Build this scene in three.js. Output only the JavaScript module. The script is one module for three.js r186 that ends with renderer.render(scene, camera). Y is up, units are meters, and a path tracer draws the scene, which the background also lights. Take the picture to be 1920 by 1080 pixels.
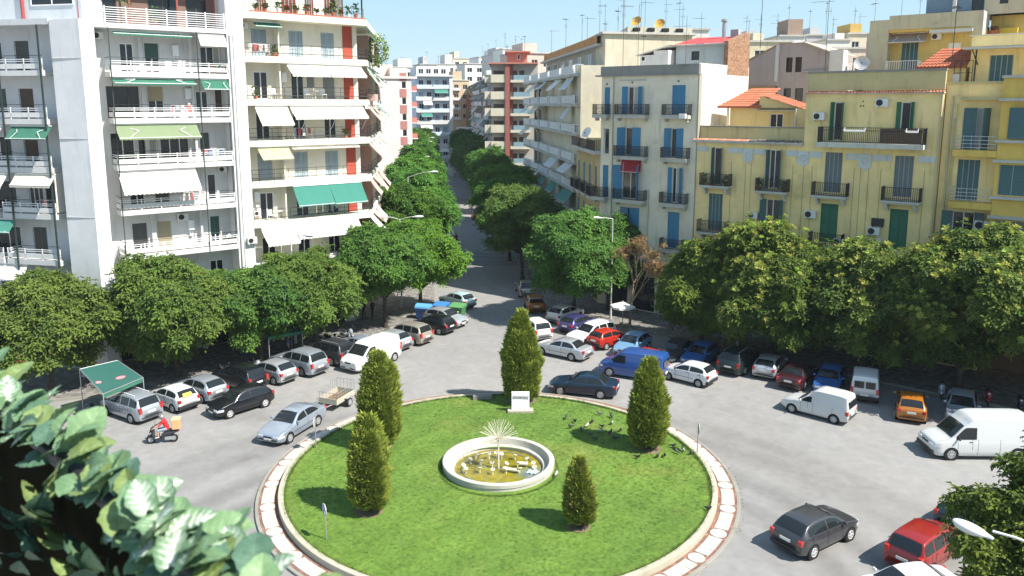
import * as THREE from 'three';
import { MarchingCubes } from 'three/addons/objects/MarchingCubes.js';
import { RoundedBoxGeometry } from 'three/addons/geometries/RoundedBoxGeometry.js';

// ---------------------------------------------------------------- camera, sky, sun, exposure
const scene = new THREE.Scene();
const camera = new THREE.PerspectiveCamera(39.83, 16 / 9, 0.1, 3000);
camera.position.set(0, 20, 0);
camera.rotation.set(THREE.MathUtils.degToRad(-9.52), 0, 0);
camera.setViewOffset(1920, 1080, 0, 95, 1920, 1080);
camera.focus = 52; camera.userData.fStop = 4.6;
camera.updateProjectionMatrix();

scene.fog = new THREE.FogExp2(new THREE.Color(.80, .88, .95),   .00016);
const SUN = new THREE.Vector3(0.566, 0.766, 0.309).normalize();
{ // clear summer sky: pale towards the horizon, deeper blue overhead, a soft glow round the sun
  const W = 512, H = 256, d = new Float32Array(W * H * 4);
  const stops = [[-1, [.30, .29, .26]], [-.02, [.42, .43, .42]], [0, [.78, .88, .93]], [.06, [.62, .84, .95]], [.13, [.50, .775, .955]], [.3, [.37, .60, .86]], [.6, [.29, .48, .74]], [1, [.24, .40, .66]]];
  for (let r = 0; r < H; r++) for (let c = 0; c < W; c++) {
    const up = ((r + .5) / H - .5) * Math.PI, ro = ((c + .5) / W - .5) * 2 * Math.PI, y = Math.sin(up), v = new THREE.Vector3(Math.cos(ro) * Math.cos(up), y, Math.sin(ro) * Math.cos(up));
    let k = 0; while (k < stops.length - 2 && y > stops[k + 1][0]) k++;
    const t = Math.min(1, Math.max(0, (y - stops[k][0]) / (stops[k + 1][0] - stops[k][0])));
    const g = y > 0 ? .45 * Math.pow(Math.max(0, v.dot(SUN)), 8) : 0;
    for (let j = 0; j < 3; j++) d[(r * W + c) * 4 + j] = .53 * (stops[k][1][j] * (1 - t) + stops[k + 1][1][j] * t + g * [1, .95, .85][j]);
    d[(r * W + c) * 4 + 3] = 1;
  }
  const sky = new THREE.DataTexture(d, W, H, THREE.RGBAFormat, THREE.FloatType);
  sky.mapping = THREE.EquirectangularReflectionMapping; sky.magFilter = THREE.LinearFilter; sky.minFilter = THREE.LinearFilter; sky.needsUpdate = true;
  scene.background = sky; scene.environment = sky;
}
const sun = new THREE.DirectionalLight(new THREE.Color(1, .945, .86), 4.6);
sun.position.copy(SUN).multiplyScalar(180).add(new THREE.Vector3(0, 0, -60)); sun.target.position.set(0, 0, -60);
sun.castShadow = true; sun.shadow.mapSize.set(4096, 4096);
Object.assign(sun.shadow.camera, { left: -130, right: 130, top: 130, bottom: -130, near: 1, far: 500 });
scene.add(sun, sun.target);
const renderer = new THREE.WebGLRenderer({ antialias: true });
renderer.setSize(1920, 1080);
renderer.toneMapping = THREE.LinearToneMapping;
renderer.toneMappingExposure = 2.0;
renderer.shadowMap.enabled = true;

// ---------------------------------------------------------------- small tools
function rng(seed) { let s = seed >>> 0; return () => { s = (s + 0x6d2b79f5) | 0; let t = Math.imul(s ^ (s >>> 15), 1 | s); t = (t + Math.imul(t ^ (t >>> 7), 61 | t)) ^ t; return ((t ^ (t >>> 14)) >>> 0) / 4294967296; }; }
const R0 = rng(7);
const lerp = (a, b, t) => a + (b - a) * t, clamp = (x, a, b) => Math.min(b, Math.max(a, x));
const V = (x, y, z) => new THREE.Vector3(x, y, z);
const used = new Map();
function numbered(n) { const k = used.get(n) || 0; used.set(n, k + 1); return k ? n + '_' + String(k).padStart(3, '0') : n; }
function tag(o, label, category, group, kind) { if (label) o.userData.label = label; if (category) o.userData.category = category; if (group) o.userData.group = group; if (kind) o.userData.kind = kind; return o; }
function thing(name, label, category, pos = [0, 0, 0], turn = 0, group) { const o = new THREE.Group(); o.name = numbered(name); o.position.set(...pos); o.rotation.y = turn; scene.add(o); return tag(o, label, category, group); }
function part(name, geo, m, parent, pos, label) {
  const o = new THREE.Mesh(geo.build ? geo.build() : geo, m); o.name = name; o.castShadow = o.receiveShadow = true;
  if (pos) o.position.set(...pos); if (label) o.userData.label = label; parent.add(o); return o;
}
function single(name, geo, m, label, category, pos, turn = 0, group) { const o = part(numbered(name), geo, m, scene, pos); o.rotation.y = turn; return tag(o, label, category, group); }
function structure(name, geo, m, pos) { const o = part(numbered(name), geo, m, scene, pos); o.userData.kind = 'structure'; return o; }

// collects faces into one geometry; uv in metres
class GB {
  constructor(ox = 0) { this.p = []; this.n = []; this.u = []; this.i = []; this.c = []; this.ox = ox; this.col = null; }
  v(x, y, z, nx, ny, nz, u, w) { this.p.push(x - this.ox, y, z); this.n.push(nx, ny, nz); this.u.push(u, w); if (this.col) this.c.push(...this.col); return this.p.length / 3 - 1; }
  quad(a, b, c, d, uv) { // counter-clockwise
    const e1 = [b[0] - a[0], b[1] - a[1], b[2] - a[2]], e2 = [d[0] - a[0], d[1] - a[1], d[2] - a[2]];
    let n = [e1[1] * e2[2] - e1[2] * e2[1], e1[2] * e2[0] - e1[0] * e2[2], e1[0] * e2[1] - e1[1] * e2[0]];
    let l = Math.hypot(...n); if (l < 1e-12) { const f = [c[0] - a[0], c[1] - a[1], c[2] - a[2]]; n = [e1[1] * f[2] - e1[2] * f[1], e1[2] * f[0] - e1[0] * f[2], e1[0] * f[1] - e1[1] * f[0]]; l = Math.hypot(...n) || 1; }
    n = n.map((x) => x / l);
    const ax = Math.abs(n[0]), ay = Math.abs(n[1]), az = Math.abs(n[2]);
    const U = (q) => ay > ax && ay > az ? [q[0], q[2]] : ax > az ? [q[2], q[1]] : [q[0], q[1]];
    const s = [a, b, c, d].map((q, k) => this.v(...q, ...n, ...(uv ? uv[k] : U(q))));
    this.i.push(s[0], s[1], s[2], s[0], s[2], s[3]); return this;
  }
  tri(a, b, c) { const e1 = b.map((x, k) => x - a[k]), e2 = c.map((x, k) => x - a[k]); let n = [e1[1] * e2[2] - e1[2] * e2[1], e1[2] * e2[0] - e1[0] * e2[2], e1[0] * e2[1] - e1[1] * e2[0]]; const l = Math.hypot(...n) || 1; n = n.map((x) => x / l); const U = (q) => Math.abs(n[1]) > .7 ? [q[0], q[2]] : Math.abs(n[0]) > Math.abs(n[2]) ? [q[2], q[1]] : [q[0], q[1]]; const s = [a, b, c].map((q) => this.v(...q, ...n, ...U(q))); this.i.push(...s); return this; }
  box(x0, x1, y0, y1, z0, z1) {
    if (x0 > x1) [x0, x1] = [x1, x0]; if (y0 > y1) [y0, y1] = [y1, y0]; if (z0 > z1) [z0, z1] = [z1, z0];
    this.quad([x0, y0, z1], [x1, y0, z1], [x1, y1, z1], [x0, y1, z1]); this.quad([x1, y0, z0], [x0, y0, z0], [x0, y1, z0], [x1, y1, z0]);
    this.quad([x1, y0, z1], [x1, y0, z0], [x1, y1, z0], [x1, y1, z1]); this.quad([x0, y0, z0], [x0, y0, z1], [x0, y1, z1], [x0, y1, z0]);
    this.quad([x0, y1, z1], [x1, y1, z1], [x1, y1, z0], [x0, y1, z0]); this.quad([x0, y0, z0], [x1, y0, z0], [x1, y0, z1], [x0, y0, z1]); return this;
  }
  prism(pts, y0, y1) { // pts: footprint [x,z], counter-clockwise seen from above (x right, z down => order so that walls face out)
    const n = pts.length; let area = 0; for (let k = 0; k < n; k++) { const a = pts[k], b = pts[(k + 1) % n]; area += a[0] * b[1] - b[0] * a[1]; }
    const q = area > 0 ? [...pts].reverse() : pts; let run = 0;
    for (let k = 0; k < n; k++) { const a = q[k], b = q[(k + 1) % n], l = Math.hypot(b[0] - a[0], b[1] - a[1]); this.quad([a[0], y0, a[1]], [b[0], y0, b[1]], [b[0], y1, b[1]], [a[0], y1, a[1]], [[run, y0], [run + l, y0], [run + l, y1], [run, y1]]); run += l; }
    const f = THREE.ShapeUtils.triangulateShape(q.map((a) => new THREE.Vector2(...a)), []);
    for (const [a, b, c] of f) { const A = q[a], B = q[b], C = q[c], cr = (B[0] - A[0]) * (C[1] - A[1]) - (B[1] - A[1]) * (C[0] - A[0]); const t = cr < 0 ? [A, B, C] : [A, C, B]; this.tri(...t.map((k) => [k[0], y1, k[1]])); this.tri(...[...t].reverse().map((k) => [k[0], y0, k[1]])); }
    return this;
  }
  bar(a, b, r, r2 = r, seg = 6) { // round bar or taper between two points
    const A = V(...a), B = V(...b), d = B.clone().sub(A), L = d.length(); if (L < 1e-6) return this; d.divideScalar(L);
    const s = Math.abs(d.y) > .9 ? V(1, 0, 0) : V(0, 1, 0), X = s.clone().cross(d).normalize(), Y = d.clone().cross(X), st = this.p.length / 3;
    for (let k = 0; k <= seg; k++) { const t = k / seg * Math.PI * 2, nx = X.clone().multiplyScalar(Math.cos(t)).addScaledVector(Y, Math.sin(t)); for (const [P, rr, w] of [[A, r, 0], [B, r2, L]]) this.v(P.x + nx.x * rr, P.y + nx.y * rr, P.z + nx.z * rr, nx.x, nx.y, nx.z, k / seg * 6.28 * r, w); }
    for (let k = 0; k < seg; k++) { const q = st + k * 2; this.i.push(q, q + 2, q + 3, q, q + 3, q + 1); }
    if (r2 > .004) { const e = this.p.length / 3; for (let k = 0; k < seg; k++) { const t = k / seg * Math.PI * 2, nx = X.clone().multiplyScalar(Math.cos(t) * r2).addScaledVector(Y, Math.sin(t) * r2); this.v(B.x + nx.x, B.y + nx.y, B.z + nx.z, d.x, d.y, d.z, nx.x, nx.y); } for (let k = 1; k < seg - 1; k++) this.i.push(e, e + k, e + k + 1); }
    return this;
  }
  path(pts, r, seg = 6) { for (let k = 0; k < pts.length - 1; k++) this.bar(pts[k], pts[k + 1], r, r, seg); return this; }
  add(geo, m) { // any three.js geometry
    const g = geo.index ? geo : geo, P = g.attributes.position, N = g.attributes.normal, U = g.attributes.uv, st = this.p.length / 3, nm = m ? new THREE.Matrix3().getNormalMatrix(m) : null, a = V(0, 0, 0);
    for (let k = 0; k < P.count; k++) { a.fromBufferAttribute(P, k); if (m) a.applyMatrix4(m); this.p.push(a.x - this.ox, a.y, a.z); a.fromBufferAttribute(N, k); if (m) a.applyMatrix3(nm).normalize(); this.n.push(a.x, a.y, a.z); this.u.push(U ? U.getX(k) : 0, U ? U.getY(k) : 0); if (this.col) this.c.push(...this.col); }
    if (g.index) for (const k of g.index.array) this.i.push(k + st); else for (let k = 0; k < P.count; k++) this.i.push(st + k);
    return this;
  }
  build() {
    const g = new THREE.BufferGeometry(); g.setAttribute('position', new THREE.Float32BufferAttribute(this.p, 3)); g.setAttribute('normal', new THREE.Float32BufferAttribute(this.n, 3)); g.setAttribute('uv', new THREE.Float32BufferAttribute(this.u, 2));
    if (this.c.length) g.setAttribute('color', new THREE.Float32BufferAttribute(this.c, 3)); g.setIndex(this.i); return g;
  }
}
const T = (x, y, z, rx = 0, ry = 0, rz = 0, s = 1) => new THREE.Matrix4().compose(V(x, y, z), new THREE.Quaternion().setFromEuler(new THREE.Euler(rx, ry, rz)), Array.isArray(s) ? V(...s) : V(s, s, s));

// ---------------------------------------------------------------- textures
function noiseGrid(seed, n) { const r = rng(seed), a = new Float32Array(n * n); for (let k = 0; k < n * n; k++) a[k] = r(); return (x, y) => { x = ((x % n) + n) % n; y = ((y % n) + n) % n; const i = Math.floor(x), j = Math.floor(y), f = x - i, g = y - j, u = f * f * (3 - 2 * f), v = g * g * (3 - 2 * g), A = a[j * n + i], B = a[j * n + (i + 1) % n], C = a[((j + 1) % n) * n + i], D = a[((j + 1) % n) * n + (i + 1) % n]; return lerp(lerp(A, B, u), lerp(C, D, u), v); }; }
function fbm(seed, base, oct = 4) { const N = []; for (let k = 0; k < oct; k++) N.push(noiseGrid(seed + k * 31, base << k)); return (u, v) => { let s = 0, a = .5, t = 0; for (let k = 0; k < oct; k++) { s += a * N[k](u * (base << k), v * (base << k)); t += a; a *= .55; } return s / t; }; }
function tex(w, h, f, srgb, metresX, metresY = metresX) {
  const d = new Uint8Array(w * h * 4);
  for (let y = 0; y < h; y++) for (let x = 0; x < w; x++) { const c = f((x + .5) / w, (y + .5) / h); for (let k = 0; k < 3; k++) d[(y * w + x) * 4 + k] = clamp(Math.round((Array.isArray(c) ? c[k] : c) * 255), 0, 255); d[(y * w + x) * 4 + 3] = 255; }
  const t = new THREE.DataTexture(d, w, h); t.wrapS = t.wrapT = THREE.RepeatWrapping; t.magFilter = THREE.LinearFilter; t.minFilter = THREE.LinearMipmapLinearFilter; t.generateMipmaps = true; if (srgb) t.colorSpace = THREE.SRGBColorSpace; t.repeat.set(1 / metresX, 1 / metresY); t.needsUpdate = true; return t;
}
function canvasTex(w, h, draw) { const c = document.createElement('canvas'); c.width = w; c.height = h; draw(c.getContext('2d'), w, h); const t = new THREE.CanvasTexture(c); t.colorSpace = THREE.SRGBColorSpace; return t; }

function bake(f, n) { const a = new Float32Array(n * n); for (let y = 0; y < n; y++) for (let x = 0; x < n; x++) a[y * n + x] = f(x / n, y / n); return (u, v) => { u = (u - Math.floor(u)) * n; v = (v - Math.floor(v)) * n; const i = u | 0, j = v | 0, s = u - i, t = v - j, i1 = i + 1 === n ? 0 : i + 1, r0 = (j === n ? 0 : j) * n, r1 = (j + 1 >= n ? 0 : j + 1) * n, i0 = i === n ? 0 : i; return (a[r0 + i0] * (1 - s) + a[r0 + i1] * s) * (1 - t) + (a[r1 + i0] * (1 - s) + a[r1 + i1] * s) * t; }; }
const nA = bake(fbm(11, 4, 6), 512), nB = bake(fbm(23, 8, 5), 512), nC = bake(fbm(57, 16, 5), 512), nD = bake(fbm(91, 32, 4), 512), nS = bake(fbm(131, 64, 3), 512);
const plasterMap = tex(1024, 1024, (u, v) => { const st = nB(u * 3, v * .25); return .91 + .09 * nA(u, v) + .05 * (nC(u, v) - .5) - .26 * Math.max(0, st - .60) - .10 * Math.max(0, nB(u + .3, v) - .66); }, true, 9, 9);
const oldMap = tex(1024, 1024, (u, v) => { const st = nB(u * 3, v * .3), b = nA(u + .2, v), s = .87 + .13 * nA(u, v) + .08 * (nC(u, v) - .5) - .46 * Math.max(0, st - .60) - .7 * Math.max(0, b - .62); return [s, s * (.985 + .02 * nB(u, v)), s * (.95 + .05 * nB(u, v + .4))]; }, true, 11, 11);
const fineBump = tex(512, 512, (u, v) => .5 * nC(u, v) + .5 * nD(u, v), false, 2, 2);
const grimeRough = tex(512, 512, (u, v) => .55 + .4 * nB(u, v), false, 6, 6);

const M = {};
function mat(o) { return new THREE.MeshStandardMaterial({ roughness: .85, metalness: 0, ...o }); }
function plaster(r, g, b, old, bump = .004) { return mat({ color: new THREE.Color(r, g, b), map: old ? oldMap : plasterMap, bumpMap: fineBump, bumpScale: bump, roughness: .92 }); }
const rgb = (r, g, b) => new THREE.Color(r, g, b);
const paint = (r, g, b, rough = .5, metal = 0) => mat({ color: rgb(r, g, b), roughness: rough, metalness: metal });
M.white = plaster(.655, .65, .64); M.whiteTrim = plaster(.72, .715, .70); M.whiteGrey = plaster(.64, .65, .66);
M.whiteFrame = paint(.80, .80, .80, .45); M.greyMetal = paint(.45, .46, .47, .4, .6); M.darkMetal = paint(.035, .035, .038, .5, .3); M.blackMetal = paint(.02, .02, .022, .5); M.greenMetal = paint(.03, .055, .05, .5, .2);
M.glass = new THREE.MeshPhysicalMaterial({ color: rgb(.018, .022, .026), roughness: .06, metalness: 0, ior: 1.5, specularIntensity: 1 });
M.curtain = paint(.42, .41, .38, .9);
M.dark = paint(.012, .011, .010, .9);
M.asphalt = null;
// ---------------------------------------------------------------- ground, pavements, roundabout
const CX = -.72, CZ = -40.6;   // middle of the roundabout
{
  const arc = (x, z, r0, w, a) => { const d = Math.hypot(x - CX, z - CZ) - r0; return a * Math.exp(-d * d / (2 * w * w)); };
  const S = 92, map = tex(2048, 2048, (u, v) => {
    const x = u * S - 46, z = -(v * S) - 6; // the plaza once over the tile
    let s = .462 + .032 * (nA(u, v) - .5) + .026 * (nC(u, v) - .5) + .05 * (nS(u * 4, v * 4) - .5) + .03 * (nD(u * 3, v * 3) - .5);
    const worn = arc(x, z, 15.2, .55, 1) + arc(x, z, 17.3, .6, 1) + arc(x, z, 20.4, .7, .7) + arc(x, z, 22.4, .6, .6);
    s -= .075 * worn * (.4 + nB(u, v)); s += .020 * arc(x, z, 16.3, .5, 1);
    const oil = Math.max(0, nB(u * 2 + .13, v * 2) - .66) * arc(x, z, 24, 4, 1); s -= .35 * oil;
    const edge = arc(x, z, 12.9, .28, 1); s -= .06 * edge * nC(u, v);
    const patch = nA(u * 1.3 + .41, v * 1.3 + .2); if (patch > .605) s -= .012; 
    const dust = Math.max(0, nA(u * 2 + .3, v * 2 + .6) - .45) * clamp((Math.hypot(x - CX, z - CZ) - 17) / 6, 0, 1);
    return [s + .035 * dust + .006, s + .018 * dust, s - .012 * dust - .008];
  }, true, S);
  map.offset.set(.5, 6 / S - 0); map.repeat.set(1 / S, 1 / S);
  M.asphalt = mat({ map, color: rgb(1.30, 1.31, 1.31), roughness: .9, bumpMap: tex(512, 512, (u, v) => .6 * nS(u, v) + .4 * nD(u, v), false, 1.6), bumpScale: .006 });
  const g = new GB(); const N = 1400; // uv: u = x, v = -z
  g.quad([-N, 0, 200], [N, 0, 200], [N, 0, -N * 1.6], [-N, 0, -N * 1.6], [[-N, -200], [N, -200], [N, N * 1.6], [-N, N * 1.6]]);
  structure('road', g, M.asphalt);
}
// pavements in front of the two rows of houses (raised, with kerb stones)
const uL = V(.783, 0, -.622), nL = V(.622, 0, .783), pA = V(-30.95, 0, -56.66), uR = V(.777, 0, .629), nR = V(-.629, 0, .777), pR = V(8.7, 0, -78.4), uM = V(.976, 0, .22), nM = V(-.22, 0, .976), pM = V(-34.2, 0, -56.74);
const at = (p, u, n, s, o = 0, y = 0) => V(p.x + u.x * s + n.x * o, y, p.z + u.z * s + n.z * o);
const xz = (v) => [v.x, v.z];
{
  M.paving = mat({ color: rgb(.25, .24, .22), roughness: .9, map: tex(512, 512, (u, v) => { const a = (u * 10) % 1, b = (v * 10) % 1, j = a < .05 || b < .05 ? .55 : 1; return j * (.78 + .25 * noiseCell(u, v) + .12 * (nC(u, v) - .5)); }, true, 4), bumpMap: fineBump, bumpScale: .003 });
  M.kerb = plaster(.30, .29, .26, true);
  const left = [at(pM, uM, nM, -14, 4.6), at(pM, uM, nM, 3, 4.9), at(pA, uL, nL, 3, 6.2), at(pA, uL, nL, 22.6, 6.4), V(-7.6, 0, -69.5), V(-7.2, 0, -72.5), V(-9.2, 0, -92), V(-14.5, 0, -150), V(-24, 0, -150), at(pA, uL, nL, 24, -2), at(pA, uL, nL, 0, -2), at(pM, uM, nM, -14, -2)].map(xz);
  const right = [V(-4, 0, -150), V(1.6, 0, -92), V(3.0, 0, -80), V(3.9, 0, -75.5), at(pR, uR, nR, 3, 6.6), at(pR, uR, nR, 40, 6.6), at(pR, uR, nR, 48, 6.6), at(pR, uR, nR, 48, -2), at(pR, uR, nR, 0, -2), V(6.5, 0, -92), V(2, 0, -150)].map(xz);
  for (const pts of [left, right]) {
    structure('pavement', new GB().prism(pts, -.2, .135), M.paving);
    const k = new GB(); for (let i = 0; i < 6; i++) { const a = pts[i], b = pts[i + 1], L = Math.hypot(b[0] - a[0], b[1] - a[1]), dx = (b[0] - a[0]) / L, dz = (b[1] - a[1]) / L, w = .09; k.prism([[a[0] - dz * -w, a[1] - dx * w], [b[0] - dz * -w, b[1] - dx * w], [b[0] + dz * -w, b[1] + dx * w], [a[0] + dz * -w, a[1] + dx * w]], -.1, .146); }
    structure('kerb', k, M.kerb);
  }
}
function noiseCell(u, v) { const i = Math.floor(u * 10), j = Math.floor(v * 10); const t = Math.sin(i * 12.9898 + j * 78.233) * 43758.5453; return t - Math.floor(t); }
function disc(r, y, seg, rings, f, r0 = 0) { const g = new GB(); const pt = (i, k) => { const rr = lerp(r0, r, i / rings), t = k / seg * Math.PI * 2, x = Math.cos(t) * rr, z = Math.sin(t) * rr; return [x, y + (f ? f(x, z, rr) : 0), z]; }; for (let i = 0; i < rings; i++) for (let k = 0; k < seg; k++) g.quad(pt(i, k + 1), pt(i + 1, k + 1), pt(i + 1, k), pt(i, k), [pt(i, k + 1), pt(i + 1, k + 1), pt(i + 1, k), pt(i, k)].map((q) => [q[0], q[2]])); return g; }
function ring(r0, r1, y0, y1, seg = 160) { // a solid ring with rounded top edges
  const b = .02, pts = [[r0, y0], [r0, y1 - b], [r0 + b, y1], [r1 - b, y1], [r1, y1 - b], [r1, y0]].map((q) => new THREE.Vector2(...q)).reverse(); const l = new THREE.LatheGeometry(pts, seg); const P = l.attributes.position, U = l.attributes.uv; for (let k = 0; k < P.count; k++) { U.setXY(k, U.getX(k) * 6.283 * r1, P.getY(k) + Math.hypot(P.getX(k), P.getZ(k))); } return fixN(l); }
function fixN(l) { const g = l.toNonIndexed(); g.computeVertexNormals(); return g; }
{
  const lawnMap = tex(1024, 1024, (u, v) => {
    const x = (u - .5) * 24, z = (v - .5) * 24, r = Math.hypot(x, z); let g = nA(u, v), f = nC(u, v), h = nS(u * 3, v * 3);
    let c = [.36 + .08 * (g - .5) + .10 * (f - .5) + .10 * (h - .5), .475 + .08 * (g - .5) + .10 * (f - .5) + .12 * (h - .5), .165 + .05 * (f - .5) + .07 * (h - .5)];
    const dry = Math.max(0, nB(u + .37, v + .11) - .60) * 2.0 + Math.max(0, (r - 10.6)) * .9 * Math.max(0, nB(u, v) - .32) * (z > -2 ? 1.3 : .6) + Math.max(0, 1.1 - Math.abs(r - 3.6)) * .55 * Math.max(0, nB(u * 1.2, v) - .46) * 2;
    const d = clamp(dry, 0, 1); const e = [.56, .49, .27]; c = c.map((q, k) => lerp(q, e[k] + .12 * (h - .5), d * .75));
    const mow = .012 * Math.sin((x * .8 + z * .55) * 3.1); return c.map((q) => q + mow);
  }, true, 24);
  lawnMap.offset.set(.5, .5);
  M.lawn = mat({ map: lawnMap, color: rgb(.98, 1.0, 1.0), roughness: 1, bumpMap: tex(512, 512, (u, v) => nS(u, v), false, 1.5), bumpScale: .02 });
  structure('lawn', disc(11.3, .34, 120, 12, (x, z, r) =>   .14 * (1 - (r / 11.3) ** 2), 2.62), M.lawn, [CX, 0, CZ]);
  // short blades standing out of the lawn
  const rr = rng(401), bl = new GB(); const cnt = 30000, inst = []; bl.col = null;
  for (let k = 0; k < 5; k++) { const a = k * 1.3, w = .007, h = .022 + .008 * k, lx = Math.cos(a) * .03, lz = Math.sin(a) * .03; bl.quad([lx - w, 0, lz], [lx + w, 0, lz], [lx * 2 + .004, h, lz * 2], [lx * 2 - .004, h, lz * 2]); }
  const im = new THREE.InstancedMesh(bl.build(), mat({ color: rgb(1, 1, 1), roughness: 1, side: THREE.DoubleSide }), cnt), mm = new THREE.Matrix4(), cc = new THREE.Color();
  for (let k = 0; k < cnt; k++) { let r = 11.2 * Math.sqrt(rr()), t = rr() * 6.2832; const rag = k % 6 === 0; if (rag) r = 11.18 + rr() * .16; if (r < 3.08) r = 3.1 + rr() * .12; const x = Math.cos(t) * r, z = Math.sin(t) * r; mm.compose(V(CX + x, .335 + .14 * (1 - (r / 11.3) ** 2), CZ + z), new THREE.Quaternion().setFromEuler(new THREE.Euler(0, rr() * 6.28, 0)), V(1.2, (.7 + rr() * .9) * (rag ? 1.2 + 2.2 * nC(t * .4, .3) : 1), 1.2)); im.setMatrixAt(k, mm); const q = rr(); cc.setRGB(.10 + .04 * q, .178 + .06 * q, .026 + .014 * q); if (rr() < .06) cc.setRGB(.16, .14, .05); im.setColorAt(k, cc); }
  im.name = 'grass'; tag(im, 'short mown green grass standing on the round lawn of the traffic island', 'grass', null, 'stuff'); im.receiveShadow = true; scene.add(im);

  M.stone = plaster(.46, .43, .35, true); M.brick = mat({ color: rgb(1, 1, 1), roughness: .95, map: tex(512, 512, (u, v) => { const row = Math.floor(v * 32), a = (u * 16 + (row % 2) * .5) % 1, b = (v * 32) % 1, j = a < .08 || b < .14; const t = noiseCell(u * 1.6, v * 3.2), s = .8 + .35 * t + .3 * (nC(u, v) - .5); return j ? [.42, .36, .31] : [.54 * s, .39 * s, .325 * s]; }, true, 3.4), bumpMap: fineBump, bumpScale: .004 });
  const isl = thing('island_kerb', 'pale stone kerb wall running all round the raised lawn of the traffic island', 'kerb', [CX, 0, CZ]);
  part('wall', ring(11.28, 11.56, .02, .44, 200), M.stone, isl);
  const pv = thing('island_pavement', 'ring of white paving slabs and discs set in red brick round the lawn island', 'pavement', [CX, 0, CZ]); pv.userData.kind = 'structure';
  { const b = ring(11.55, 12.52, -.05, .118, 200); part('brick_bed', b, M.brick, pv); part('edge_kerb', ring(12.5, 12.68, -.05, .122, 200), M.kerb, pv); }
  M.slab = [.52, .48, .55, .45].map((s) => plaster(s, s * .985, s * .94, true));
  const R = 12.06, rs = rng(88); const slabG = (w, l) => { const g = new THREE.ExtrudeGeometry(new THREE.Shape([[-w / 2, -l / 2], [w / 2, -l / 2], [w / 2, l / 2], [-w / 2, l / 2]].map((q) => new THREE.Vector2(...q))), { depth: .03, bevelEnabled: true, bevelThickness: .008, bevelSize: .008, bevelSegments: 1 }); g.rotateX(-Math.PI / 2); return g; };
  const SL = slabG(.62, .535), CIR = new THREE.CylinderGeometry(.375, .385, .036, 28); CIR.translate(0, .018, 0);
  for (let k = 0; k < 30; k++) {
    const a0 = (k * 12 - 5.6) * Math.PI / 180; if (Math.sin(a0) < -.55 && Math.abs(Math.cos(a0)) < .8) continue;
    const c = part('paving_disc', CIR, M.slab[k % 3], pv, [Math.cos(a0) * R, .112, Math.sin(a0) * R]); c.rotation.y = rs();
    for (let j = 0; j < 3; j++) { const a = a0 + (3.35 + j * 2.65) * Math.PI / 180; const s = part('paving_slab', SL, M.slab[Math.floor(rs() * 4)], pv, [Math.cos(a) * R, .111 + rs() * .006, Math.sin(a) * R]); s.rotation.y = -a + (rs() - .5) * .02; }
  }
  // weeds along the outer edge
  const wr = rng(909), wg = new GB(); for (let k = 0; k < 420; k++) { const a = wr() * 6.283, dens = Math.sin(a * 3 + 1) + Math.sin(a * 7); if (dens < .2) continue; const r = 12.72 + wr() * .16, h = .015 + wr() * .05, w = .012 + wr() * .02, x = Math.cos(a) * r, z = Math.sin(a) * r, q = wr() * 6.28, dx = Math.cos(q) * w, dz = Math.sin(q) * w; wg.quad([x - dx, 0, z - dz], [x + dx, 0, z + dz], [x + dx * 1.6 + (wr() - .5) * .06, h, z + dz * 1.6], [x - dx * .6, h * .8, z - dz * .6 + (wr() - .5) * .06]); }
  const weeds = single('weeds', wg, mat({ color: rgb(.32, .34, .12), side: THREE.DoubleSide }), 'thin weeds growing along the outer edge of the island pavement', 'weeds', [CX, 0, CZ]); weeds.userData.kind = 'stuff';
}
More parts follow.
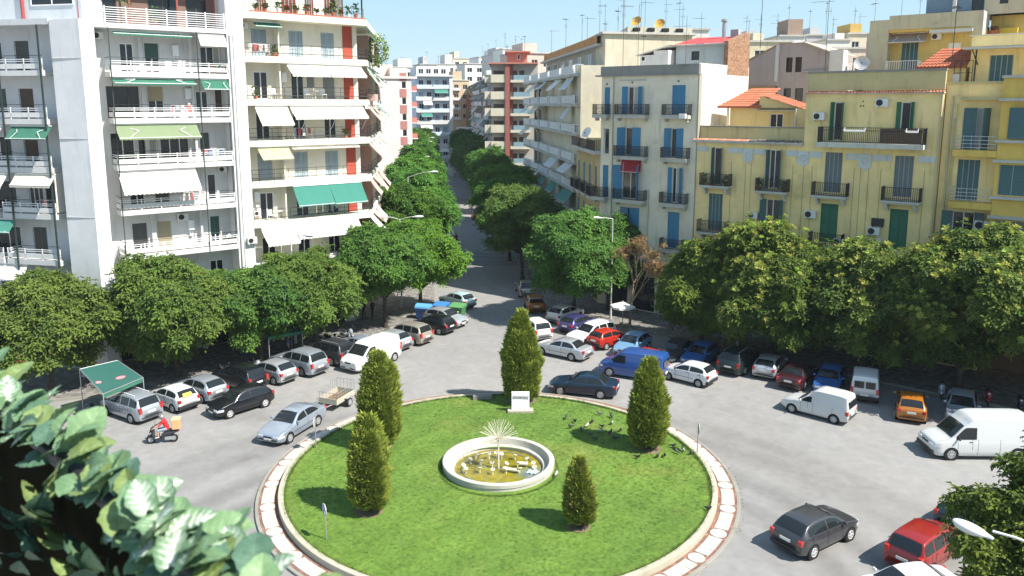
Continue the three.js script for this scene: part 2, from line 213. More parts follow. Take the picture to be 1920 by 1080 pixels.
// fountain
{
  const f = thing('fountain', 'round concrete fountain with a dandelion spray and green water on the lawn', 'fountain', [-.74, .41, -40.87]);
  const prof = [[3.02, -.2], [3.02, .22], [3.06, .24], [3.06, .42], [3.03, .45], [2.80, .45], [2.77, .43], [2.70, .10], [2.68, .07], [2.46, .07], [2.43, .04], [2.4, -.26], [0, -.26]].map((q) => new THREE.Vector2(...q)).reverse();
  const basin = fixN(new THREE.LatheGeometry(prof, 96)); { const P = basin.attributes.position, U = basin.attributes.uv; for (let k = 0; k < P.count; k++) U.setXY(k, U.getX(k) * 18, P.getY(k) * 2 + Math.hypot(P.getX(k), P.getZ(k))); }
  M.concrete = plaster(.54, .525, .48, true, .006); const bs = part('basin', basin, M.concrete, f);
  const algae = tex(1024, 1024, (u, v) => { const x = (u - .5) * 5, z = (v - .5) * 5; const a = nA(u, v), b = nC(u, v); const clear = clamp(Math.max(0, 1.2 - Math.hypot(x - 1.75, z - .55)) * 1.3 + Math.max(0, .55 - Math.hypot(x + .95, (z + .1) * 1.4)) * 1.4 - .25 * b, 0, 1); const m = [.52 + .26 * (a - .5) + .3 * (b - .5), .48 + .22 * (a - .5) + .25 * (b - .5), .09 + .05 * b]; return m.map((q, k) => lerp(q, [.42, .47, .46][k], clear)); }, true, 5); algae.offset.set(.5, .5);
  const water = new GB(); water.add(disc(2.43, -.10, 64, 1).build());
  part('water', water, new THREE.MeshPhysicalMaterial({ map: algae, roughness: .16, color: rgb(.9, .9, .9), bumpMap: fineBump, bumpScale: .006 }), f);
  M.cream = paint(.66, .62, .50, .6);
  part('pole', new GB().bar([0, -.26, 0], [0, 1.55, 0], .05, .04, 10).bar([0, 1.5, 0], [0, 1.62, 0], .11, .13, 10), M.cream, f);
  const fr = rng(5); let n = 0;
  for (let k = 0; k < 58; k++) { const y = 1 - (k + .5) / 58 * .96, t = k * 2.39996, q = Math.sqrt(Math.max(0, 1 - y * y)); if (y < -.15) continue; const l = 1.06 + fr() * .08; part('spray_rod', new GB().bar([0, 0, 0], [Math.cos(t) * q * l, y * l, Math.sin(t) * q * l],   .012, .010, 5).add(new THREE.SphereGeometry(.018, 6, 4), T(Math.cos(t) * q * l, y * l, Math.sin(t) * q * l)), M.cream, f, [0, 1.57, 0]); n++; }
  const noz = new GB().bar([0, -.2, 0], [0, .18, 0], .03, .03, 6).add(new THREE.TorusGeometry(.10, .03, 6, 12), T(0, .22, 0, Math.PI / 2 + .5, 0, 0)).bar([0, .16, 0], [0, .22, .02], .05, .04, 8).build();
  for (const [x, z] of [[-1.55, -.55], [-.98, -.35], [-1.0, .55], [-.3, .75], [-.35, -.1], [.45, .0], [.42, .62], [1.15, .6], [.15, -1.2], [.9, -1.05], [1.55, -.6], [1.9, -.05], [1.95, .45], [-1.9, .2], [-1.75, .62], [-.55, -1.15], [-.15, -1.35], [1.05, -.1], [-1.3, -1.3]]) { const o = part('nozzle', noz, M.cream, f, [x, -.02, z]); o.rotation.y = x * 3; }
  part('lamp_tube', new GB().bar([.25, .08, .35], [1.12, .06, .62], .085, .085, 10), M.cream, f); part('lamp_tube', new GB().bar([1.05, .1, -.22], [1.6, .08, -.18], .1, .1, 10), M.cream, f);
  part('pipe_ring', new THREE.TorusGeometry(2.0, .02, 6, 64).rotateX(Math.PI / 2), M.greyMetal, f, [0, -.04, 0]);
  const rub = thing('plastic_bag', 'crumpled pale blue and white plastic bag floating by the right rim of the fountain', 'bag', [1.1, .37, -40.35], .4);
  { const g = new THREE.IcosahedronGeometry(.26, 3), P = g.attributes.position, q = rng(3); for (let k = 0; k < P.count; k++) { const s = .6 + .55 * nA(P.getX(k) * .9 + .5, P.getZ(k) * .9 + .5) + .25 * Math.sin(P.getX(k) * 19) * Math.cos(P.getZ(k) * 23); P.setXYZ(k, P.getX(k) * 1.3 * s, Math.max(-.02, P.getY(k) * .35 * s), P.getZ(k) * s); } g.computeVertexNormals(); part('film', g, paint(.55, .72, .85, .35), rub); }
}
// white memorial panel and the low concrete block on the lawn
{
  const m = thing('memorial_panel', 'white memorial panel with black graffiti on a stone plinth before the tallest conifer', 'memorial', [.54, .36, -48.8], .02);
  part('plinth', new RoundedBoxGeometry(1.66, .2, .62, 2, .03), M.stone, m, [0, .1, 0]);
  part('panel', new RoundedBoxGeometry(1.16, 1.18, .14, 2, .015), plaster(.78, .77, .80), m, [0, .79, 0]);
  const t = canvasTex(512, 512, (c, w, h) => { c.fillStyle = '#e6e4ec'; c.fillRect(0, 0, w, h); c.strokeStyle = '#b7b4c4'; c.lineWidth = 3; for (let k = 0; k < 26; k++) { c.globalAlpha = .35; c.beginPath(); const x = 30 + k * 18; c.moveTo(x, 250); c.lineTo(x + (k % 3 - 1) * 5, 480); c.stroke(); } c.globalAlpha = 1; c.save(); c.translate(20, 150); c.rotate(.05); c.font = 'bold 118px sans-serif'; c.fillStyle = '#101014'; c.strokeStyle = '#101014'; c.lineWidth = 6; c.fillText('ΔΟΛΟΦΟΝΟΙ', 2, 40, 466); c.strokeText('ΔΟΛΟΦΟΝΟΙ', 2, 40, 466); c.restore(); });
  part('face', new THREE.PlaneGeometry(1.12, 1.14), mat({ map: t, roughness: .7 }), m, [0, .79, .0735]);
  const b = thing('concrete_block', 'low worn concrete block lying on the far edge of the lawn beside the tallest conifer', 'block', [-2.0, .36, -51.2], .06);
  part('slab', new RoundedBoxGeometry(1.3, .3, .5, 2, .04), plaster(.28, .27, .27, true), b, [0, .14, 0]);
}
// ---------------------------------------------------------------- building kit (x along the facade, y up, z out of the facade)
const geoCache = new Map();
function cached(key, f) { if (!geoCache.has(key)) geoCache.set(key, f().build()); return geoCache.get(key); }
const bx = (g, ...a) => g.box(...a);
class Bld {
  constructor(name, label, p, u, s0, group) { this.s0 = s0; const a = Math.atan2(-u.z, u.x); this.root = thing(name, label, 'building', [p.x + u.x * s0, 0, p.z + u.z * s0], a, group); this.g = {}; }
  gb(m) { if (!this.g[m]) this.g[m] = new GB(this.s0); return this.g[m]; }          // walls and trim gathered per part name
  flush(name, m, label) { const g = this.g[name]; if (g && g.p.length) { delete this.g[name]; return part(name, g, m, this.root, null, label); } }
  part(name, g, m, label) { return part(name, g, m, this.root, null, label); }
  at(name, geo, m, x, y, z, parent) { return part(name, geo, m, parent || this.root, [x - this.s0, y, z]); }
  // wall with real openings, recessed by depth
  wall(name, x0, x1, y0, y1, z, holes, depth = .18) {
    const g = this.gb(name), H = holes.filter((h) => h[1] > x0 && h[0] < x1 && h[3] > y0 && h[2] < y1).map((h) => [Math.max(h[0], x0), Math.min(h[1], x1), Math.max(h[2], y0), Math.min(h[3], y1)]);
    const X = [...new Set([x0, x1, ...H.flatMap((h) => [h[0], h[1]])])].sort((a, b) => a - b), Y = [...new Set([y0, y1, ...H.flatMap((h) => [h[2], h[3]])])].sort((a, b) => a - b);
    for (let j = 0; j < Y.length - 1; j++) for (let i = 0; i < X.length - 1; i++) { const cx = (X[i] + X[i + 1]) / 2, cy = (Y[j] + Y[j + 1]) / 2; if (H.some((h) => cx > h[0] && cx < h[1] && cy > h[2] && cy < h[3])) continue; g.quad([X[i], Y[j], z], [X[i + 1], Y[j], z], [X[i + 1], Y[j + 1], z], [X[i], Y[j + 1], z]); }
    for (const [a, b, c, d] of H) { const w = z - depth; g.quad([a, c, w], [a, c, z], [a, d, z], [a, d, w]); g.quad([b, c, z], [b, c, w], [b, d, w], [b, d, z]); g.quad([a, d, z], [b, d, z], [b, d, w], [a, d, w]); g.quad([a, c, w], [b, c, w], [b, c, z], [a, c, z]); }
  }
  shell(name, x0, x1, y0, y1, zf, zb, front = false) { // sides, back and roof of a block
    const g = this.gb(name);
    g.quad([x0, y0, zb], [x0, y0, zf], [x0, y1, zf], [x0, y1, zb]); g.quad([x1, y0, zf], [x1, y0, zb], [x1, y1, zb], [x1, y1, zf]); g.quad([x1, y0, zb], [x0, y0, zb], [x0, y1, zb], [x1, y1, zb]); g.quad([x0, y1, zf], [x1, y1, zf], [x1, y1, zb], [x0, y1, zb]);
    if (front) g.quad([x0, y0, zf], [x1, y0, zf], [x1, y1, zf], [x0, y1, zf]);
  }
  window(x0, x1, y0, y1, z, o = {}) {
    const w = +(x1 - x0).toFixed(2), h = +(y1 - y0).toFixed(2), k = w + '_' + h, type = o.type || 'glass';
    const fr = cached('fr' + k + (o.panes || 2), () => { const g = new GB(), b = .07; g.box(0, b, 0, h, -.05, .03); g.box(w - b, w, 0, h, -.05, .03); g.box(b, w - b, h - b, h, -.05, .03); g.box(b, w - b, 0, b, -.05, .03); for (let i = 1; i < (o.panes || 2); i++) g.box(w * i / (o.panes || 2) - .035, w * i / (o.panes || 2) + .035, b, h - b, -.045, .025); if (o.bar) g.box(b, w - b, h * .72, h * .72 + .06, -.045, .025); return g; });
    const W = this.at('window', fr, o.frame || M.whiteFrame, x0, y0, z);
    const n = o.panes || 2; for (let i = 0; i < n; i++) part('pane', cached('pa' + k + n, () => new GB().box(.02, w / n - .02, .03, h - .03, -.02, -.008)), o.curtain && i === n - 1 ? M.curtain : M.glass, W, [w * i / n, 0, 0]);
    if (type === 'roller') { const f = o.f ?? .7; part('roller_blind', cached('ro' + k + f, () => { const g = new GB(), rows = Math.max(3, Math.round(h * f / .11)); for (let i = 0; i < rows; i++) { const a = h - i * h * f / rows, b = h - (i + 1) * h * f / rows; g.quad([.05, b + .012, .045], [w - .05, b + .012, .045], [w - .05, a, .052], [.05, a, .052]); g.quad([.05, b, .035], [w - .05, b, .035], [w - .05, b + .012, .045], [.05, b + .012, .045]); } g.box(.03, w - .03, h * (1 - f) - .04, h * (1 - f), .03, .06); return g; }), o.sh || M.rollerDark, W); }
    if (type === 'closed' || type === 'open' || type === 'half') {
      const lw = w / 2, leaf = cached('sh' + lw.toFixed(2) + '_' + h, () => { const g = new GB(), t = .07; g.box(0, t, 0, h, -.02, .025); g.box(lw - t, lw, 0, h, -.02, .025); for (const y of [0, h * .48, h - .1]) g.box(t, lw - t, y, y + .1, -.018, .022); const rows = Math.round(h / .13); for (let i = 0; i < rows; i++) { const y = .1 + i * (h - .2) / rows; g.quad([t, y, .016], [lw - t, y, .016], [lw - t, y + .1, -.012], [t, y + .1, -.012]); } g.quad([t, 0, -.016], [lw - t, 0, -.016], [lw - t, h, -.016], [t, h, -.016]); return g; });
      const an = type === 'closed' ? [0, 0] : o.ang || [2.6, 2.6];
      const a = part('shutter', leaf, o.sh, W, [0, 0, type === 'closed' ? .06 : .18]), b = part('shutter', leaf, o.sh, W, [w, 0, type === 'closed' ? .06 : .18]);
      if (type === 'closed') { b.position.x = w / 2; if (o.sh !== M.shBlue && o.sh !== M.shGreen) part('shutter_stile', cached('st' + k, () => { const g = new GB(); for (let i = 0; i <= 4; i++) g.box(w * i / 4 - .03, w * i / 4 + .03, 0, h, .085, .10); return g; }), M.shStile, W); } else { a.rotation.y = -an[0]; b.rotation.y = Math.PI + an[1]; }
    }
    if (o.lintel) this.gb(o.lintel).box(x0 - .1, x1 + .1, y1, y1 + .08, z + .1, z + .28);
    return W;
  }
  slab(x0, x1, y0, y1, z0, z1, m, name = 'balcony') { return this.part(name, new GB(this.s0).box(x0, x1, y0, y1, z0, z1), m); }
  // iron railing with bars along front and both ends, a sub-part of its balcony
  railing(parent, x0, x1, y, z0, z1, h, step, m, o = {}) {
    const g = new GB(this.s0), r = o.r || .016; const run = (ax, az, bx2, bz) => { const L = Math.hypot(bx2 - ax, bz - az), n = Math.max(1, Math.round(L / step)); for (let i = 0; i <= n; i++) { const t = i / n, x = lerp(ax, bx2, t), z = lerp(az, bz, t); g.box(x - r, x + r, y, y + h, z - r, z + r); } for (const yy of o.rails || [h, .08]) { g.box(Math.min(ax, bx2) - r, Math.max(ax, bx2) + r, y + yy - .02, y + yy + .02, Math.min(az, bz) - r * 1.3, Math.max(az, bz) + r * 1.3); } };
    run(x0, z1, x1, z1); if (!o.noends) { run(x0, z0, x0, z1); run(x1, z0, x1, z1); }
    if (o.curl) for (let i = 0; i < Math.round((x1 - x0) / .3); i++) { const x = x0 + .15 + i * .3; g.add(new THREE.TorusGeometry(.085, .016, 4, 10), T(x, y + h * .62, z1)); g.add(new THREE.TorusGeometry(.06, .014, 4, 8), T(x, y + h * .3, z1)); }
    return part('railing', g, m, parent);
  }
  awning(x0, x1, y, z, out, drop, m, o = {}) {
    const g = new GB(this.s0), n = Math.max(6, Math.round((x1 - x0) / .3)), sp = o.spread || .1, pt = (i, t) => { const x = lerp(lerp(x0, x0 + sp, t), lerp(x1, x1 + sp, t), i / n), sag = .05 * Math.sin(Math.PI * t) * (1 + .5 * Math.sin(i * 1.7)); return [x, y - drop * t - sag, z + out * t]; };
    for (let i = 0; i < n; i++) for (let j = 0; j < 4; j++) { const a = pt(i, j / 4), b = pt(i + 1, j / 4), c = pt(i + 1, (j + 1) / 4), d = pt(i, (j + 1) / 4); g.quad(d, c, b, a); }
    const val = o.val ?? .2; for (let i = 0; i < n * 2; i++) { const a = pt(i / 2, 1), b = pt((i + 1) / 2, 1), k = i % 2; g.quad([a[0], a[1] - val * (k ? 1 : .72), a[2] + .01], [b[0], b[1] - val * (k ? .72 : 1), b[2] + .01], b, a); }
    const A = part('awning', g, m, this.root, null, o.label);
    const arm = new GB(this.s0); arm.bar([x0, y + .02, z + .02], [x1, y + .02, z + .02], .05, .05, 6); const e = pt(0, 1), f = pt(n, 1); arm.bar(e, f, .025, .025, 5);
    for (const t of o.arms || [.12, .88]) { const a = pt(n * t, 1), q = [lerp(x0, x1, t), y - drop * (o.low ?? .2), z + .03]; const mid = o.fold ? [a[0] + (t < .5 ? 1 : -1) * (x1 - x0) * .13, (a[1] + q[1]) / 2 + (o.over ? .14 : -.02), (a[2] + q[2]) / 2 + (o.over ? .1 : 0)] : [(a[0] + q[0]) / 2, (a[1] + q[1]) / 2 - .1, (a[2] + q[2]) / 2 + (o.over ? .15 : .05)]; arm.path([q, mid, a], .022, 5); }
    part('awning_arm', arm, o.armM || M.whiteFrame, A); return A;
  }
  ac(x, y, z, s = 1) {
    const A = part('air_conditioner', cached('ac', () => new GB().add(new RoundedBoxGeometry(.86, .58, .32, 2, .03)).box(-.36, -.3, -.38, -.28, -.3, .12).box(.3, .36, -.38, -.28, -.3, .12)), M.acBody, this.root, [x - this.s0, y, z + .2]); A.scale.setScalar(s);
    part('fan_grille', cached('acf', () => { const g = new GB(); g.add(new THREE.CylinderGeometry(.23, .23, .02, 20), T(0, 0, 0, Math.PI / 2)); for (let i = 0; i < 3; i++) g.add(new THREE.TorusGeometry(.07 + i * .07, .008, 4, 16), T(0, 0, .015)); return g; }), M.darkMetal, A, [-.14, 0, .158]); return A;
  }
  heater(x, y, z) { const A = part('water_heater', cached('heat', () => new GB().add(new RoundedBoxGeometry(.45, .82, .34, 3, .06)).bar([-.1, -.4, 0], [-.1, -.75, 0], .02, .02, 5).bar([.1, -.4, 0], [.1, -.75, 0], .02, .02, 5).box(-.12, .12, -.88, -.72, -.06, .06)), M.whiteFrame, this.root, [x - this.s0, y, z + .2]); return A; }
}
M.acBody = paint(.70, .70, .67, .5); M.rollerDark = paint(.07, .075, .07, .6); M.rollerBeige = paint(.36, .31, .20, .6); M.rollerGrey = paint(.20, .21, .21, .6); M.rollerGreen = paint(.035, .09, .075, .6); M.rollerBrown = paint(.075, .05, .035, .6);
M.shBlue = paint(.045, .21, .36, .5); M.shGreen = paint(.012, .13, .062, .5); M.shStile = paint(.28, .32, .32, .6); M.shTeal = paint(.065, .14, .145, .55); M.shGrey = paint(.16, .185, .185, .6); M.shPale = paint(.30, .38, .43, .55);
const cloth = (r, g, b) => new THREE.MeshPhysicalMaterial({ color: rgb(r, g, b), roughness: .95, side: THREE.DoubleSide, transmission: .12, thickness: 0, bumpMap: fineBump, bumpScale: .004 });
M.clWhite = cloth(.72, .70, .64); M.clBeige = cloth(.62, .58, .48); M.clGreen = cloth(.035, .16, .105); M.clLight = cloth(.20, .26, .145); M.clTeal = cloth(.05, .225, .175); M.clGrey = cloth(.52, .54, .55); M.clYellow = cloth(.48, .47, .27); M.clRed = cloth(.36, .03, .045); M.clPink = cloth(.55, .35, .30);
M.pot = paint(.42, .15, .08, .85); M.soilLeaf = mat({ color: rgb(.07, .13, .03), side: THREE.DoubleSide }); M.flower = mat({ color: rgb(.5, .08, .06), side: THREE.DoubleSide });
function tuft(g, x, y, z, r, h, n, q) { for (let k = 0; k < n; k++) { const a = q() * 6.28, l = r * (.3 + q() * .7), b = y + q() * h, w = .05 + q() * .06, cx = x + Math.cos(a) * l, cz = z + Math.sin(a) * l, dx = Math.cos(a + 1.57) * w, dz = Math.sin(a + 1.57) * w; g.quad([cx - dx, b, cz - dz], [cx + dx, b + q() * .05, cz + dz], [cx + dx * .4 + Math.cos(a) * .1, b + .14, cz + dz * .4 + Math.sin(a) * .1], [cx - dx * .4 + Math.cos(a) * .1, b + .13, cz - dz * .4 + Math.sin(a) * .1]); } }
function potted(B, x, y, z, label, o = {}) { // a pot with a plant, standing on a balcony or terrace
  const w = B.root.localToWorld(V(x - B.s0, y, z)), q = rng(Math.floor(x * 97 + y * 13)); const t = thing('potted_plant', label, 'potted plant', [w.x, w.y, w.z], q() * 6, o.group);
  const s = o.s || 1; part('pot', cached('pot', () => new GB().add(new THREE.CylinderGeometry(.17, .12, .26, 12), T(0, .13, 0)).add(new THREE.TorusGeometry(.17, .02, 5, 12), T(0, .26, 0, Math.PI / 2))), o.pot || M.pot, t).scale.setScalar(s);
  const g = new GB(); tuft(g, 0, .2 * s, 0, .3 * s, .45 * s * (o.tall || 1), 46, q); part('leaves', g, M.soilLeaf, t); if (o.bloom) { const b = new GB(); tuft(b, 0, .4 * s, 0, .25 * s, .25 * s, 12, q); part('blossoms', b, M.flower, t); } return t;
}
function antenna(p, h, seed, label, group, o = {}) { // roof mast with a yagi aerial
  const q = rng(seed), t = thing('roof_antenna', label, 'antenna', p, q() * 6.28, group), g = new GB(), r = (o.r || .03) * .62; g.bar([0, 0, 0], [0, h, 0], r, r * .8, 5); part('mast', g, o.m || M.darkMetal, t);
  const y = h * (.82 + q() * .16), b = new GB(), L = .7 + q() * .8; b.bar([-L * .3, y, 0], [L, y, 0], r * .55, r * .55, 4); const n = 4 + Math.floor(q() * 5); for (let i = 0; i < n; i++) { const x = -L * .25 + i * L * 1.2 / n, l = .34 - i * .025; b.bar([x, y, -l], [x, y, l], r * .38, r * .38, 4); } if (q() < .5) { b.bar([-.25, y - .8, 0], [.25, y - .8, 0], r * .5, r * .5, 4); for (let i = 0; i < 3; i++) b.bar([-.2 + i * .2, y - 1.1, .02], [-.2 + i * .2, y - .5, .02], r * .35, r * .35, 4); } part('aerial', b, o.m || M.darkMetal, t); return t;
}
function satDish(p, r, turn, m, label, tilt = .5) { const t = thing('satellite_dish', label, 'satellite dish', p, turn); const pts = []; for (let i = 0; i <= 8; i++) pts.push(new THREE.Vector2(r * i / 8, .28 * r * (i / 8) ** 2)); const d = part('reflector', fixN(new THREE.LatheGeometry(pts, 24)), mat({ ...m, side: THREE.DoubleSide }), t, [0, r * .9, 0]); d.rotation.x = Math.PI / 2 - tilt; part('stand', new GB().bar([0, -.2, -.05], [0, r * .9, -.05], .04, .04, 6).bar([0, r * .9 - r, .05], [0, r * .9 + .1, r * .75], .02, .02, 5), M.greyMetal, t); part('feed', new GB().bar([0, r * .9 + .08, r * .72], [0, r * .9 + .02, r * .5], .06, .06, 6), M.darkMetal, t); return t; }
// roof of rolled tiles between an eave edge (a, b) and a ridge edge (c, d)
function tileRoof(B, a, b, c, d, n, rows, m) { const g = new GB(B.s0), L3 = (p, q, t) => p.map((x, i) => lerp(x, q[i], t)), P = (u, v) => L3(L3(a, b, u), L3(c, d, u), v), up = (p, h) => [p[0], p[1] + h, p[2]]; for (let r = 0; r < rows; r++) for (let i = 0; i < n; i++) { const v0 = r / rows, v1 = (r + 1) / rows, A = up(P(i / n, v0), .075), C = up(P((i + 1) / n, v0), .075), D = up(P((i + 1) / n, v1), .02), E = up(P(i / n, v1), .02), mA = up(P((i + .5) / n, v0), .15), mB = up(P((i + .5) / n, v1), .09); g.quad(A, mA, mB, E); g.quad(mA, C, D, mB); g.quad(up(A, -.1), up(C, -.1), C, A); g.tri(A, C, mA); } g.quad(up(a, -.08), up(b, -.08), up(b, .05), up(a, .05)); const o = part('tile_roof', g, m, B.root); o.userData.kind = 'stuff'; return o; }
// ---------------------------------------------------------------- white apartment block on the left: right-hand wing
const FA = [8.79, 12.17, 15.52, 18.95, 22.32];
function whiteBalcony(B, x0, x1, y, zb, o = {}) { // slab, board, rails and posts
  const S = B.slab(x0, x1, y - .37, y, zb, 0, M.white);
  part('parapet_board', new GB(B.s0).box(x0 + .03, x1 - .02, y + .12, y + .46, -.1, -.05).box(x0 + .03, x0 + .08, y + .12, y + .46, zb + .1, -.1), M.whiteTrim, S);
  const g = new GB(B.s0); for (const yy of [.62, .76]) { g.box(x0 + .03, x1, y + yy - .022, y + yy + .022, -.1, -.06); g.box(x0 + .04, x0 + .08, y + yy - .022, y + yy + .022, zb + .1, -.1); } const n = Math.max(2, Math.round((x1 - x0) / 1.45)); for (let i = 0; i <= n; i++) { const x = lerp(x0 + .06, x1 - .05, i / n); g.box(x - .03, x + .03, y, y + .82, -.11, -.05); } part('railing', g, M.whiteFrame, S);
  part('top_rail', new GB(B.s0).box(x0 + .02, x1, y + 1.0, y + 1.035, -.09, -.055).box(x0 + .04, x0 + .07, y + 1.0, y + 1.035, zb + .1, -.09), M.darkMetal, S); return S;
}
{
  const B = new Bld('apartment_block', 'white apartment block on the left with long white balconies and green awnings', pA, uL, 1.0);
  const z = -1.6, x0 = 1.0, x1 = 11.2, holes = [];
  const W = (a, b, c, d, o) => { holes.push([a, b, c, d]); B.window(a, b, c, d, z - .12, o); };
  // top storey down to the first floor
  W(3.72, 4.7, 22.34, 24.45, { type: 'glass' }); W(5.45, 6.52, 22.34, 24.52, { type: 'roller', f: .5, sh: M.rollerGreen }); W(9.55, 11.1, 22.34, 24.45, { panes: 3, type: 'glass', curtain: true });
  W(2.6, 4.85, 18.97, 21.3, { panes: 3, frame: M.rollerBrown }); W(5.45, 6.62, 18.97, 21.3, { type: 'roller', f: .45, sh: M.rollerBeige }); W(9.0, 9.95, 18.97, 21.0, { type: 'glass' }); W(10.5, 11.1, 18.97, 21.1, { type: 'roller', f: .9, sh: M.rollerBrown });
  W(2.6, 4.3, 15.54, 17.9, { panes: 2 }); W(4.5, 5.9, 15.54, 17.9, { panes: 2, curtain: true }); W(6.1, 8.3, 15.54, 17.9, { panes: 3 }); W(9.1, 9.9, 15.54, 17.75, { type: 'roller', f: .98, sh: M.rollerDark });
  W(3.65, 4.72, 12.19, 14.3, { panes: 2 }); W(5.45, 6.55, 12.19, 14.3, { type: 'roller', f: .95, sh: M.rollerDark }); W(9.5, 10.2, 12.19, 14.45, { panes: 1 });
  W(3.62, 4.75, 8.81, 10.95, { type: 'roller', f: .78, sh: M.rollerDark }); W(5.42, 6.52, 8.81, 10.95, { type: 'roller', f: .97, sh: M.rollerBeige }); W(9.5, 10.3, 8.81, 11.0, { type: 'roller', f: .65, sh: M.rollerGreen });
  W(2.7, 4.4, 5.2, 7.6, { panes: 2 }); W(5.4, 6.6, 5.2, 7.4, { type: 'roller', f: .6 }); W(9.3, 10.4, 5.2, 7.4, {});
  B.wall('wall', x0, x1, 3.9, 25.4, z, holes); B.wall('wall', x0, x1, 0, 3.9, -2.2, [[2, 4.6, .1, 3.2], [5, 8, .1, 3.2], [8.4, 10.9, .1, 3.2]], .3);
  B.shell('wall', x0, 12.5, 0, 25.4, z, -13); for (const [a, b] of [[2, 4.6], [5, 8], [8.4, 10.9]]) B.window(a, b, .1, 3.2, -2.45, { panes: 3, frame: M.darkMetal });
  { const g = B.gb('fin'); g.box(11.15, 12.5, 0, 30.5, -3, .02); B.flush('fin', M.whiteTrim); }
  // fascia of the bays between the windows and the small projecting walls
  { const g = B.gb('wall'); g.box(4.98, 5.28, 8.8, 25.1, z, z + .32); g.box(8.62, 8.78, 8.8, 25.1, z, z + .5); }
  B.flush('wall', M.white);
  for (const y of [...FA, 5.2]) whiteBalcony(B, 2.62, 11.15, y, z);
  { const S = B.slab(1.0, 11.15, 25.38, 25.74, -12, 0, M.white, 'roof_terrace'); const g = new GB(1.0); for (const yy of [.12, .28, .44, .6, .76, .92, 1.08]) g.box(1.2, 11.1, 25.74 + yy - .022, 25.74 + yy + .022, -.1, -.06); for (let i = 0; i <= 7; i++) { const x = lerp(1.2, 11.05, i / 7); g.box(x - .035, x + .035, 25.74, 26.92, -.11, -.05); } part('railing', g, M.whiteFrame, S); }
  { const P = new Bld('penthouse', 'brown recessed penthouse on the roof of the white apartment block', at(pA, uL, nL, 1.0, -2.6), uL, 0); P.root.position.y = 25.74; const h = [[1, 3, .1, 2.4], [5.2, 7.4, .1, 2.4], [8, 9.6, .1, 2.4]]; P.wall('wall', 0, 10.1, 0, 3.2, 0, h, .15); P.shell('wall', 0, 10.1, 0, 3.2, 0, -8); P.flush('wall', plaster(.20, .13, .10)); for (const q of h) P.window(q[0], q[1], q[2], q[3], -.1, { frame: M.rollerBrown }); P.gb('eave').box(-.2, 10.1, 3.2, 3.36, -8, 1.1); P.flush('eave', M.whiteGrey); P.gb('pergola_post'); for (const x of [.2, 3.6, 7, 9.8]) P.gb('pergola_post').box(x, x + .12, 0, 3.2, .9, 1.02); P.flush('pergola_post', plaster(.34, .08, .06)); }
  // awnings
  B.awning(3.0, 8.45, 25.2, -.35, .5, .18, M.clGreen, { val: .16, spread: .05, label: 'rolled up green awning' });
  B.awning(9.0, 11.05, 25.25, -.15, .35, .85, M.clWhite, { val: .05, fold: 1, over: 1, spread: 0 });
  B.awning(2.75, 8.5, 21.85, -.3, .75, .35, M.clGreen, { val: .14, spread: .05, fold: 1, over: 1 });
  B.awning(9.0, 11.05, 21.85, -.15, .5, .72, M.clGreen, { val: .06, fold: 1, over: 1, spread: 0, label: 'lighter green awning' });
  B.awning(2.7, 8.5, 18.5, -.2, .9, .95, M.clLight, { val: .16, fold: 1, over: 1, spread: .06 });
  B.awning(2.65, 8.2, 15.05, -.2, 1.0, 1.45, M.clWhite, { val: .22, spread: .1 });
  B.ac(2.3, 24.9, z, .9); B.ac(7.35, 11.2, z, .95); B.ac(10.7, 14.8, z, .8);
  for (const [x, y] of [[7.66, 24.05], [8.4, 20.8], [7.95, 10.5]]) B.heater(x, y, z);
  { for (const [x, q] of [[2.72, -.02], [8.86, -.02], [11.06, -.16]]) { B.gb('awning_post').box(x - .03, x + .03, 8.4, 25.4, q, q + .06); } B.flush('awning_post', M.greenMetal); }
  { const g = B.gb('downpipe'); g.bar([11.35, 0, .08], [11.35, 25.3, .08], .05, .05, 6); g.bar([11.62, 5, .07], [11.62, 25.3, .07], .018, .018, 5); B.flush('downpipe', M.greyMetal); }
  scene.updateMatrixWorld(true);
  for (const [x, y, b, l] of [[10.0, 22.32, 1, 'small flowering pot on the top balcony of the white block'], [10.5, 22.32, 0, 'bushy green pot between two flower pots on the top balcony of the white block'], [10.9, 22.32, 1, 'flowering pot at the right end of the top balcony of the white block'], [10.3, 8.79, 0, 'leafy pot near the right end of the lowest visible white balcony'], [10.8, 8.79, 0, 'leafy pot in the right corner of the lowest visible white balcony']]) potted(B, x, y, -.35, l, { bloom: b, s: .9 });
  potted(B, 4.2, 25.74, -.5, 'tall yellow green shrub in a pot behind the left of the white roof railing', { s: 1.5, tall: 2.2 }); potted(B, 6.1, 25.74, -.5, 'yellow green shrub in a pot behind the middle of the white roof railing', { s: 1.3, tall: 1.9 });
  satDish(at(pA, uL, nL, 10.75, -.6, 8.79).toArray(), .42, .9, { color: rgb(.75, .75, .74), roughness: .5 }, 'white satellite dish on the lowest visible balcony of the white block');
}
